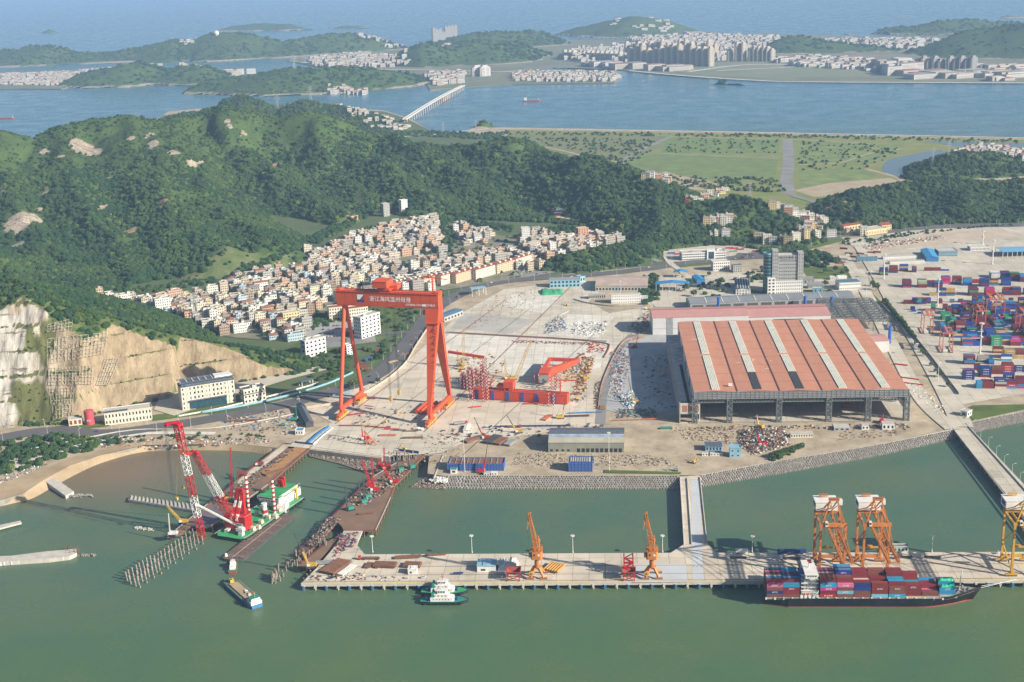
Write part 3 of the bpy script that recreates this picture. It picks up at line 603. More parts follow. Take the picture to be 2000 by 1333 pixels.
p,s=flat_green([([(-300,565),(0,548),(130,562),(230,570),(300,575),(222,612),(290,640),(200,625),(100,585),(0,560)],.014,2,4.5),([(430,575),(440,545),(560,512),(640,480),(700,452),(780,432),(860,420),(1000,445),(1000,455),(850,428),(700,462),(580,510),(450,555)],.012,2.5,5),([(-500,480),(0,490),(130,500),(250,510),(350,480),(430,470),(500,460),(590,465),(600,478),(540,490),(430,515),(410,540),(300,548),(230,565),(120,560),(0,545),(-500,560)],.02,3,5.5),([(590,470),(640,450),(680,420),(740,405),(830,395),(960,400),(1100,425),(1250,450),(1360,455),(1370,470),(1250,475),(1200,448),(1130,440),(900,428),(850,408),(740,412),(690,440),(620,478)],.02,3,5.5),([(1560,470),(1640,400),(1700,410),(1700,440),(1640,450)],.01,3,5),([(120,560),(230,565),(300,560),(420,545),(420,555),(300,572),(222,600),(180,600)],.012,2.5,4.5),([(0,860),(120,852),(240,858),(150,890),(60,915),(0,930),(-300,1000),(-300,880)],.02,2,4.5),([(200,855),(430,846),(520,850),(510,860),(300,862),(210,872)],.02,.8,2.2),([(545,705),(610,690),(625,730),(560,735)],.012,2,4),([(590,610),(700,612),(640,640),(590,650)],.012,2,4),([(765,580),(870,565),(860,600),(780,625)],.007,1.5,3.5),([(620,690),(680,680),(690,735),(640,745)],.01,2,4),([(650,605),(760,590),(740,615),(660,625)],.006,2,4),([(1100,500),(1250,470),(1310,480),(1290,490),(1245,520),(1130,525)],.02,2.5,5),([(1230,480),(1290,455),(1420,470),(1480,488),(1440,480),(1300,482),(1260,500)],.022,3,5.5),([(1480,488),(1560,482),(1640,508),(1620,525),(1560,522),(1500,500)],.016,3,5),([(1690,470),(1760,455),(1960,440),(2000,441),(1900,446),(1760,464),(1700,482)],.014,1.5,2.8),([(1360,555),(1420,545),(1430,575),(1380,590)],.006,2,4),([(1420,545),(1490,530),(1500,545),(1440,560)],.006,2,4),([(1245,545),(1285,540),(1285,590),(1255,600)],.02,2.5,4.5),([(1500,905),(1560,885),(1566,878),(1500,893)],.03,1.5,3),([(1370,920),(1460,905),(1420,918)],.01,1,2),([(980,258),(1500,263),(2000,274),(2000,280),(1500,269),(980,264)],.0035,2,4),([(330,228),(450,212),(600,213),(740,222),(800,250),(760,256),(980,262),(980,275),(700,262),(300,262)],.006,3,5.5),([(555,700),(700,640),(830,560),(870,563),(840,605),(770,690),(720,735),(600,760)],.0022,1.6,4),([(1660,430),(1720,405),(1850,395),(2020,395),(2020,434),(1860,438),(1740,450),(1690,450)],.016,2.5,5),([(1060,450),(1130,440),(1150,445),(1090,465)],.012,3,5),([(850,430),(880,430),(890,475),(870,500)],.014,2.5,4.5),([(800,300),(1000,290),(1240,330),(1220,335),(1000,300)],.003,2,4),([(1000,268),(1290,275),(1250,300),(1100,292)],.002,2,4),([(1560,275),(1780,285),(1700,330),(1560,335)],.0015,1.5,4),([(1310,270),(1520,274),(1515,300),(1290,300)],.0015,1.5,3.5),([(1150,290),(1290,296),(1215,322),(1150,300)],.0025,2,4),([(1300,345),(1525,350),(1535,378),(1400,372),(1330,366)],.004,2,4.5),([(1640,470),(1690,462),(1700,468),(1650,480)],.008,2,3)])
cloud('undergrowth',p,s,NG)
def crown_mesh(n,seed,m):
 """a crown of many small leaf clumps"""
 r=random.Random(seed);mb=MB()
 for k in range(n):
  a,b=r.uniform(0,6.28),math.acos(r.uniform(-.5,1));q=r.uniform(.55,1.0);c=Vector((math.sin(b)*math.cos(a)*q,math.sin(b)*math.sin(a)*q,math.cos(b)*q*.9));s=r.uniform(.16,.3)
  u=Vector((r.gauss(0,1),r.gauss(0,1),r.gauss(0,1))).normalized();v=u.orthogonal().normalized();w=u.cross(v)
  mb.add([c+v*s,c+w*s,c-v*s,c-w*s,c+u*s*.7,c-u*s*.7],[(0,1,4),(1,2,4),(2,3,4),(3,0,4),(1,0,5),(2,1,5),(3,2,5),(0,3,5)])
 me=bpy.data.meshes.new('crown');me.from_pydata(mb.v,[],mb.f);me.materials.append(m);return me
M_TREE=leaf_mat('tree_leaves',(.032,.070,.024),(.05,.095,.03),(.06,.11,.03))
CROWNS=[crown_mesh(90,i,M_TREE)for i in range(4)]
_tm=MB();_tm.tube((0,0,0),(0,0,.9),.09,.05,6);_tm.tube((0,0,.6),(.35,.1,1.2),.05,.02,5);_tm.tube((0,0,.7),(-.3,.2,1.3),.05,.02,5)
M_BARK=mat('bark',(.14,.10,.07),.9)
TRUNK=bpy.data.meshes.new('trunk');TRUNK.from_pydata([tuple(v)for v in _tm.v],[],_tm.f);TRUNK.materials.append(M_BARK)
def tree(p,r,label,group=None,name='broadleaf_tree',squash=1.0,seed=0):
 o=T(name,label,'tree',p,0,group)
 t=bpy.data.objects.new('trunk',TRUNK);COL.objects.link(t);t.parent=o;t.scale=(r,r,r*.9)
 c=bpy.data.objects.new('crown',CROWNS[seed%4]);COL.objects.link(c);c.parent=o;c.location=(0,0,r*1.25);c.scale=(r,r,r*squash);c.rotation_euler=(0,0,seed*1.3);return o
 # === paints
ORG=mat('crane_orange',(.56,.20,.045),.55,0,var=.16,scale=.15,stain=.2)
ORY=mat('crane_yellow',(.60,.34,.045),.55,0,var=.14,scale=.15,stain=.15)
RED=mat('gantry_red',(.62,.085,.022),.5,0,var=.10,scale=.06,stain=.12)
RED2=mat('girder_red',(.64,.075,.025),.6,0,var=.12,scale=.08,stain=.15)
BRED=mat('bright_red',(.50,.012,.014),.5,0,var=.08,scale=.1)
DRED=mat('dull_red',(.33,.055,.04),.7,0,var=.2,scale=.3,stain=.3)
STW=mat('steel_white',(.72,.72,.70),.5,0,var=.08,scale=.2,stain=.12)
STG=mat('steel_grey',(.30,.32,.33),.6,0,var=.15,scale=.3,stain=.2)
STD=mat('steel_dark',(.075,.08,.085),.6,0,var=.2,scale=.3)
BLU=mat('paint_blue',(.035,.20,.48),.55,0,var=.14,scale=.2,stain=.15)
SKYB=mat('paint_skyblue',(.25,.46,.60),.6,0,var=.12,scale=.2,stain=.1)
DBL=mat('deep_blue',(.02,.05,.22),.6,0,var=.15,scale=.2)
GRN=mat('deck_green',(.035,.36,.12),.6,0,var=.16,scale=.15,stain=.2)
GRT=mat('boat_teal',(.03,.26,.20),.5,0,var=.12,scale=.2,stain=.15)
BLK=mat('tyre_black',(.02,.02,.022),.8,0,var=.1)
RST=mat('rust',(.23,.105,.055),.9,0,c2=(.13,.065,.045),scale=.35,stain=.3)
RSD=mat('rusty_deck',(.22,.135,.085),.9,0,c2=(.145,.09,.065),scale=.06,stain=.45,world=True)
YEL=mat('site_yellow',(.62,.40,.06),.55,0,var=.15,scale=.3,stain=.15)
PCON=mat('pale_concrete',(.52,.50,.46),.85,0,c2=(.40,.38,.34),scale=.15,stain=.25)
GCON=mat('grey_concrete',(.36,.35,.33),.9,0,c2=(.26,.25,.23),scale=.15,stain=.35)
DECK=mat('quay_deck',(.63,.57,.47),.9,0,c2=(.48,.43,.36),scale=.018,stain=.38,joint=13,world=True)
DK2=mat('pale_blue_slab',(.50,.53,.56),.85,0,c2=(.42,.45,.49),scale=.03,stain=.15,world=True)
QA=ang(P(588,1140),P(2000,1133));QO=P(588,1140)
QI=(Matrix.Translation(QO)@Matrix.Rotation(QA,4,'Z')).inverted();QM=QI.inverted()
def ql(px,py,z=LAND):return QI@P(px,py,z)
# --- long quay
q=T('quay','long concrete quay on piles with tyre and blue fenders facing the green water','quay',QO,QA)
def deckplate(name,pts,zt,th,m,parent,mside=None):
 w=[(FR[parent.name].inverted()@P(*p,zt))for p in pts];mb=MB();mb.prism([(p.x,p.y)for p in w],w[0].z-th,w[0].z,1 if mside else 0,mt=0);return mb.build(name,[m,mside]if mside else m,parent)
deckplate('deck',[(588,1140),(618,1110),(650,1072),(666,1050),(671,1037),(708,1037),(700,1055),(697,1064),(712,1083),(960,1082),(1310,1080),(1335,1064),(1382,1064),(1402,1080),(2100,1078),(2500,1072),(2500,1128),(2000,1133)],LAND,1.6,DECK,q,PCON)
L_=(QI@P(2500,1130)).x
fm=MB();fm.box(0,L_,-.35,0,-2.6,-.02);fm.build('fascia',PCON,q)
rb=MB();rb.box(0,L_,.1,.4,.0,.28);rb.build('kerb',M_YELLOW,q)
for n_,yy in(('crane_rail',2.6),('crane_rail',14.0),('crane_rail',29.0)):
 r=MB();r.box(1,L_,yy,yy+.35,.0,.14);r.build(n_,STD,q)
wk=MB();wk.box(L_*.0+42,L_*1.0,40.5,43,-6.5,-1.5);wk.build('rear_beam',GCON,q)if False else None
pc=MB();pc.box(-.9,.9,-.9,.6,-4.3,-2.3);pc.prism([(-.9,-.9),(.9,-.9),(.9,1.5),(-.9,1.5)],-2.3,-1.7);pc.tube((0,.4,-9),(0,.4,-3.5),.6,n=8);pc=pc.build('pile_cap',PCON,q)
fd=MB();fd.box(-.8,.8,-1.5,-.9,-5.2,-2.1);fd.box(-.95,.95,-1.25,-.5,-4.6,-2.7,1);fd=fd.build('fender',[BLU,STD],q)
n_=0
for k in range(84):
 s=2.0+k*9.25
 if s>L_-3:break
 if k:local(pc,q,(s,0,0))
 else:pc.location=(s,0,0)
 if k%2==0:
  if k:local(fd,q,(s+.1,0,0))
  else:fd.location=(s,0,0)
bk=MB()
for k in range(75):
 s=2+k*9.25
 for t in(9,18,27,36):bk.tube((s,t,-9),(s,t,-1.5),.55,n=6)
bo=bk.build('pile_forest',GCON,q);bo['kind']='stuff'
for px0,px1,y0,y1,m in((1235,1340,1103,1137,DK2),(0,0,0,0,None)):
 if m:sheet('paving',[(px0,y0),(px1,y0-1),(px1+4,y1),(px0+2,y1+1)],m,.06)
sheet('road_marking',[(1349,938),(1366,938),(1371,1090),(1376,1133),(1352,1134),(1352,1070)],DK2,.05)
def quay_line(y,m,dash,w=.5,x0=430,x1=1500):
 mb=MB();s=x0
 while s<min(x1,L_):
  mb.quad((s,y,.05),(s+dash[0],y+(dash[2]if len(dash)>2 else 0),.05),(s+dash[0],y+w+(dash[2]if len(dash)>2 else 0),.05),(s,y+w,.05));s+=dash[0]+dash[1]
 o=mb.build('marking',m,q);o['kind']='stuff'
quay_line(26.4,M_YELLOW,(2.0,1.2,1.6),.6,300);quay_line(1.0,M_YELLOW,(1.6,1.6,.7),.4,0)
for yy in(33,22,18):quay_line(yy,M_WHITE,(3,6),.25,420)
# causeways
cw=T('causeway','narrow concrete causeway with pale blue roadway joining quay and shore','causeway',P(1335,1064),0)
deckplate('deck',[(1335,1063.5),(1382,1063.5),(1368,929),(1327,929)],LAND,1.5,DECK,cw,PCON)
for px0,px1 in(((1336,1063),(1328,932)),((1381,1063),(1367,932)),((1351,1063),(1342,934))):
 mb=MB();i=FR[cw.name].inverted();mb.beam(i@P(*px0,LAND+.5),i@P(*px1,LAND+.5),.5,1.0);mb.build('parapet',PCON,cw)
for k in range(12):
 a,b=P(1336-8*k/12,1058-124*k/12),P(1381-14*k/12,1058-124*k/12);i=FR[cw.name].inverted();mb=MB()
 for t in(.08,.5,.92):p=a.lerp(b,t);mb.tube(i@Vector((p.x,p.y,-3)),i@Vector((p.x,p.y,4.6)),.6,n=8)
 mb.beam(i@Vector((a.x,a.y,4.0)),i@Vector((b.x,b.y,4.0)),1.2,1.0);mb.build('trestle',GCON,cw)
br=T('road_bridge','long concrete port bridge with lamp posts running to the container quay','bridge',P(1866,832),0);i=FR[br.name].inverted()
BRL=[(1864,838),(1884,826),(2090,1070),(2060,1078),(2035,1078)]
deckplate('deck',[(1860,836),(1886,826),(2015,962),(2110,1078),(2048,1078),(1990,996)],LAND+.03,1.6,M_CONC3,br,PCON)
for a_,b_ in(((1861,837),(2048,1077)),((1886,827),(2109,1077))):
 mb=MB();mb.beam(i@P(*a_,LAND+.55),i@P(*b_,LAND+.55),.5,1.1);mb.build('parapet',PCON,br)
mb=MB()
for k in range(30):
 t=(k+.3)/30;a=P(1873+(2078-1873)*t,832+(1077-832)*t,LAND+.12);b=P(1873+(2078-1873)*(t+.4/30),832+(1077-832)*(t+.4/30),LAND+.12);mb.beam(i@a,i@b,.3,.02)
mb.build('marking',M_YELLOW,br)
for k in range(20):
 t=(k+.5)/20;a=P(1861+187*t,837+240*t);b=P(1886+223*t,827+250*t);mb=MB()
 for u in(.1,.5,.9):p=a.lerp(b,u);mb.tube(i@Vector((p.x,p.y,-3)),i@Vector((p.x,p.y,4.4)),.65,n=8)
 mb.beam(i@Vector((a.x,a.y,4.0)),i@Vector((b.x,b.y,4.0)),1.2,1.0);mb.build('trestle',GCON,br)
 # --- stone and block revetments
M_REV=mat('revetment_stone',(.33,.30,.25),.95,0,c2=(.17,.15,.13),scale=.4,stain=.3)
def revetment(label,top,bot,pitch=2.3):
 """sloping armour of leaning concrete blocks laid in courses"""
 a=smooth([P(*p,LAND)for p in top],6);b=smooth([P(*p,-.5)for p in bot],6);o=T('revetment',label,'revetment',a[0]);i=FR[o.name].inverted();mb=MB()
 for k in range(len(a)-1):mb.quad(i@b[k],i@b[k+1],i@(a[k+1]),i@(a[k]))
 mb.build('slope',GCON,o);r=random.Random(5);mb=MB()
 for k in range(len(a)-1):
  n=max(1,int((a[k+1]-a[k]).length/pitch))
  for j in range(n):
   t=(j+.5)/n;p=a[k].lerp(a[k+1],t);q_=b[k].lerp(b[k+1],t);d=(p-q_);dn=d.normalized();sd=(a[k+1]-a[k]).normalized();up=sd.cross(dn);up=up if up.z>0 else-up;m=max(2,int(d.length/2.6))
   for c in range(m):
    f=(c+.5)/m;e=q_+d*f+sd*(r.uniform(-.3,.3)+(pitch/2 if c%2 else 0))+up*.25;mb.beam(i@(e-dn*1.15),i@(e+dn*1.0+up*r.uniform(.5,1.1)+sd*.5),.95,.8,r.choice((0,0,1)))
 x=mb.build('armour',[M_REV,GCON],o);x['kind']='stuff';mb=MB()
 for k in range(len(a)-1):mb.beam(i@(a[k]+Vector((0,0,.35))),i@(a[k+1]+Vector((0,0,.35))),.8,.9)
 mb.build('coping',PCON,o)
revetment('stone block revetment under the blue net sheds, west of the causeway',[(870,930),(1000,930.5),(1325,930.5)],[(862,955),(1000,957),(1326,957)])
revetment('long slanting stone block revetment east of the causeway',[(1368,930),(1500,905.5),(1700,872.5),(1862,840)],[(1371,953),(1500,931),(1700,895),(1866,858)])
revetment('stone block revetment beyond the port bridge at the picture edge',[(1888,828),(2010,803),(2300,750)],[(1900,848),(2010,824),(2300,768)])
# rubble mounds
def rubble(name,px_poly,n,s0,s1,m,h=1.5,z=LAND,cols=None):
 w=[P(*p,z)for p in px_poly];x0,x1=min(p.x for p in w),max(p.x for p in w);y0,y1=min(p.y for p in w),max(p.y for p in w);r=random.Random(int(px_poly[0][0]));mb=MB();c=0;T_=0
 while c<n and T_<n*20:
  T_+=1;x,y=r.uniform(x0,x1),r.uniform(y0,y1)
  if not inpoly([x],[y],w)[0]:continue
  dd=float(segdist(np.array([x]),np.array([y]),[(p.x,p.y)for p in w]+[(w[0].x,w[0].y)])[0][0]);s=r.uniform(s0,s1);zz=z+min(h,dd*.35)*r.uniform(.3,1)
  a=r.uniform(0,3.1);d=Vector((math.cos(a),math.sin(a),r.uniform(-.4,.4)))*s;mb.beam(Vector((x,y,zz))-d/2,Vector((x,y,zz))+d/2,s*r.uniform(.4,.8),s*r.uniform(.3,.7),r.randrange(len(m))if isinstance(m,list)else 0);c+=1
 o=mb.build(name,m);o['kind']='stuff';return o
rubble('rubble',[(600,880),(680,878),(745,893),(770,905),(772,925),(730,930),(690,912),(660,902),(610,892)],900,.6,1.8,[GCON,M_REV,RST],1,1.0)
poly_obj('mud_bank',[(596,878),(745,893),(775,900),(778,922),(735,932),(700,918),(660,905),(605,892)],1.0,M_MUD,3)
rubble('rubble',[(802,950),(835,932),(872,932),(868,955),(830,953)],500,.6,1.8,[GCON,M_REV,RST],1.5,1.0);poly_obj('mud_bank',[(800,952),(838,928),(880,932),(870,956)],.8,M_MUD,3)
rubble('white_rubble',[(838,938),(852,930),(880,934),(872,943),(850,944)],150,.8,2,STW,3,LAND-2)
wl=T('sea_wall','low pale concrete sea wall between the two construction piers','sea wall',P(608,873),ang(P(608,873),P(762,893)));Lw=(P(762,893)-P(608,873)).length;mb=MB();mb.box(0,Lw,-.8,0,-6,.5);mb.build('wall',PCON,wl);mb=MB()
mb.box(0,Lw,-.9,.1,.5,.9);mb.build('coping',STW,wl)
wl=T('sea_wall','pale concrete wing wall stepping down to the rubble beside the pier','sea wall',P(838,890));i=FR[wl.name].inverted();mb=MB();mb.beam(i@P(836,889,LAND-.8),i@P(870,892,LAND-.8),1,3);mb.beam(i@P(866,890,LAND-.8),i@P(848,935,LAND-.8),1,3);mb.build('wall',PCON,wl)
# --- steel piers
def pier(name,label,poly,z,m,rail=True,step=7.0,sides=None,th=1.0):
 w=[P(*p,z)for p in poly];o=T(name,label,'pier',w[0]);i=FR[o.name].inverted();mb=MB();mb.prism([((i@p).x,(i@p).y)for p in w],-th,0,1,mt=0);mb.build('deck',[m,RST],o);n=len(w);k=0;cnt=0
 for s in(sides or range(n)):
  a,b=w[s],w[(s+1)%n];L=(b-a).length;nn=max(1,int(L/step));d=(b-a).normalized();inn=Vector((-d.y,d.x,0));
  c=sum(w,Vector())/n
  if(c-a).dot(inn)<0:inn=-inn
  for j in range(nn):
   p=a+d*((j+.5)*L/nn)+inn*.4
   if cnt<95:mb=MB();mb.tube(i@Vector((p.x,p.y,-3)),i@Vector((p.x,p.y,z-th)),.45,n=8);mb.beam(i@Vector((p.x,p.y,z-th-.4)),i@(Vector((p.x,p.y,z-th-.4))+inn*5),.8,.8);mb.build('pile',RST,o);cnt+=1
  if rail:
   mb=MB();
   for j in range(int(L/2.2)+1):p=a+d*min(L,j*2.2);mb.beam(i@p,i@(p+Vector((0,0,1.1))),.12)
   mb.beam(i@(a+Vector((0,0,1.1))),i@(b+Vector((0,0,1.1))),.14);mb.beam(i@(a+Vector((0,0,.55))),i@(b+Vector((0,0,.55))),.1);mb.build('railing',STW if j%2 else DRED,o)
 return o
pier('steel_pier','brown steel trestle pier beside the red floating crane',[(557,866),(463,941),(406,986),(342,1038),(327,1049),(357,1043),(374,1026),(384,1030),(410,1030),(439,1012),(492,970),(523,948),(611,872),(600,868)],LAND,RSD,sides=[0,1,2,3,7,8,9,10,11])
sheet('road_marking',[(550,868),(570,868),(470,946),(455,944)],DECK,.05)
sheet('timber_mat',[(578,872),(604,873),(528,933),(505,925)],mat('orange_mat',(.42,.21,.07),.9,c2=(.28,.15,.07),scale=.2,stain=.4,world=True),.07)
sheet('steel_plate',[(372,1028),(408,1030),(446,1006),(420,985),(392,1002)],mat('plate',(.12,.10,.13),.6,c2=(.16,.13,.14),scale=.1,world=True),.08)
pier('work_platform','wide brown work platform crowded with pile rigs and red crawler cranes',[(649,1010),(700,959),(727,934),(775,905),(805,896),(818,884),(833,886),(793,928),(772,948),(763,973),(752,998),(734,1037),(672,1037),(667,1028)],LAND,RSD,sides=[0,1,2,3,6,7,8,9,10,11])
pier('lower_trestle','dark lower steel trestle strip beside the wide work platform',[(649,1012),(666,1014),(610,1072),(590,1086),(578,1083),(602,1056)],3.2,mat('dark_deck',(.13,.08,.065),.9,c2=(.09,.06,.05),scale=.1,world=True),sides=[1,2,4,5])
pier('lower_trestle','short brown trestle ramp reaching the quay corner by the yellow crane',[(640,1058),(663,1045),(652,1066),(618,1100),(604,1111),(581,1106),(600,1092)],3.6,RSD,sides=[5,6,4])
# jetties of the inner basin
def jetty(name,label,pts,z,th,m,legs=True,cat='jetty'):
 w=[P(*p,z)for p in pts];o=T(name,label,cat,w[0]);i=FR[o.name].inverted();mb=MB();mb.prism([((i@p).x,(i@p).y)for p in w],-th,0);mb.build('deck',m,o);return o,i,w
o=T('landing_jetty','sloping concrete landing jetty reaching from the sandy beach','jetty',P(47,901));i=FR[o.name].inverted();c4=[P(36,902,LAND+.3),P(52,894,LAND+.3),P(144,960,3.2),P(128,969,3.2)];m_=MB();v_=[i@p for p in c4]+[i@Vector((p.x,p.y,-3))for p in c4];m_.add(v_,[(3,2,1,0),(0,1,5,4),(1,2,6,5),(2,3,7,6),(3,0,4,7)]);m_.build('deck',PCON,o)
rubble('rubble',[(128,965),(180,966),(181,971),(130,972)],90,.8,2,[M_REV,GCON],1,.6)
o,i,w=jetty('floating_breakwater','long hollow concrete caisson lying in the basin behind the steel pier',[(251,978),(254,969),(384,987),(388,1000)],2.6,3.2,GCON,cat='breakwater')
for k in range(17):
 t=(k+.5)/17;mb=MB();a=w[0].lerp(w[3],t);b=w[1].lerp(w[2],t);mb.beam(i@(a+Vector((0,0,.4))),i@(b+Vector((0,0,.4))),1.0,1.2);mb.build('bulkhead',PCON,o)
mb=MB();a,b=w[0],w[3];mb.beam(i@(a+Vector((0,0,.8))),i@(b+Vector((0,0,.8))),.5,1.6);mb.build('parapet',PCON,o)
o,i,w=jetty('ruined_quay','half demolished white concrete quay block with scaffolding at its end',[(-60,1110),(5,1098),(95,1092),(135,1087),(150,1080),(150,1072),(92,1077),(20,1086),(-60,1088)],3.4,4,PCON,cat='quay')
for k in range(9):
 mb=MB();p=w[1].lerp(w[3],k/9.0);mb.beam(i@Vector((p.x+1,p.y-.3,.2)),i@Vector((p.x+1,p.y-.3,3.5)),1,.6);mb.build('pillar',STW,o)
mb=MB();rr=random.Random(4)
for k in range(60):
 p=P(rr.uniform(128,155),rr.uniform(1074,1088),0);mb.beam(i@Vector((p.x,p.y,-1)),i@Vector((p.x,p.y,rr.uniform(3,6))),.22)
mb.build('scaffold',RST,o)
o,i,w=jetty('ruined_quay','short broken concrete quay stub with red rails at the left picture edge',[(-30,1032),(40,1017),(42,1021),(-30,1040)],3.2,1.5,PCON,cat='quay')
for k in range(4):mb=MB();p=w[0].lerp(w[1],k/4+.1);mb.tube(i@Vector((p.x,p.y-.5,-2)),i@Vector((p.x,p.y-.5,2)),.8,n=8);mb.build('pile',GCON,o)
rubble('broken_rail',[(150,1084),(188,1083),(188,1087),(150,1087)],40,.8,2,[M_REV],.5,.4);rubble('broken_piles',[(264,1029),(300,1033),(300,1037),(264,1033)],60,.8,2,[PCON],.5,.6)
# standing piles
M_PILE=mat('pile_concrete',(.30,.28,.24),.9,0,c2=(.14,.13,.12),scale=.5,stain=.35)
pm=MB();pm.tube((0,0,-2),(0,0,1),.62,.62,n=10,mi=0);pm.tube((0,0,1.0),(0,0,1.12),.66,.6,n=10,mi=1);PILE=None
def pile(p,h,lean,az,label,group):
 global PILE
 if PILE is None:PILE=pm.build('concrete_pile',[M_PILE,RST]);c=PILE
 else:c=PILE.copy();COL.objects.link(c)
 c.location=Vector((p.x,p.y,h-1));c.rotation_euler=(lean*math.cos(az),lean*math.sin(az),az);c.scale=(1,1,1)
 c.location.z=h-1;tag(c,label,'pile',group)
 # long piles get a taller shared mesh
 return c
_pl={}
def tall_pile(p,h,lx,ly,label,group):
 k=round(h)
 if k not in _pl:m=MB();m.tube((0,0,-2),(0,0,k-.25),.62,n=10);m.tube((0,0,k-.25),(0,0,k),.68,n=10,mi=1);o=m.build('concrete_pile',[M_PILE,RST]);_pl[k]=o.data;c=o
 else:c=bpy.data.objects.new('concrete_pile',_pl[k]);COL.objects.link(c)
 c.location=(p.x,p.y,0);c.rotation_euler=(ly,lx,0);tag(c,label,'pile',group);return c
rr=random.Random(9)
ORDL=NUMW
for k in range(20):
 t=k/19;x,y=262+(392-262)*t,1146+(1056-1146)*t
 for j in range(4):
  if j==3 and k%2:continue
  px,py=x+(-6,-14,3,12)[j]+rr.uniform(-1,1),y+(-5,-11,1,3)[j]+rr.uniform(-1,1)
  h=(5.5,5.5,5,1.6)[j]+(3 if t<.4 and j<3 else 0);tall_pile(P(px,py,0),h,-.13+rr.uniform(-.03,.03),-.06,'rust topped leaning concrete pile, %s of the %s row from the pier tip'%(ORDL(k),('second','far','near','outer stub')[j]),'piles left of the steel pier')
for k in range(58):
 t=rr.random();px,py=530+(640-530)*t+rr.uniform(-10,8),1140+(1062-1140)*t+rr.uniform(-8,6)
 tall_pile(P(px,py,0),rr.uniform(3,8),rr.uniform(-.1,.1),rr.uniform(-.1,.1),'rust stained pile in the cluster at the broken quay corner, %s from the water end'%ORDL(k),'piles by the quay corner')
for k in range(22):
 px,py=762+(k%6)*9+rr.uniform(-2,2)+(k//6)*3,892+(k//6)*4.5+rr.uniform(-1,1);tall_pile(P(px,py,3),rr.uniform(8,10),0,0,'pale capped pile in the platform root excavation, %s in line %s'%(ORDL(k%6),ORDL(k//6)),'piles at the platform root')
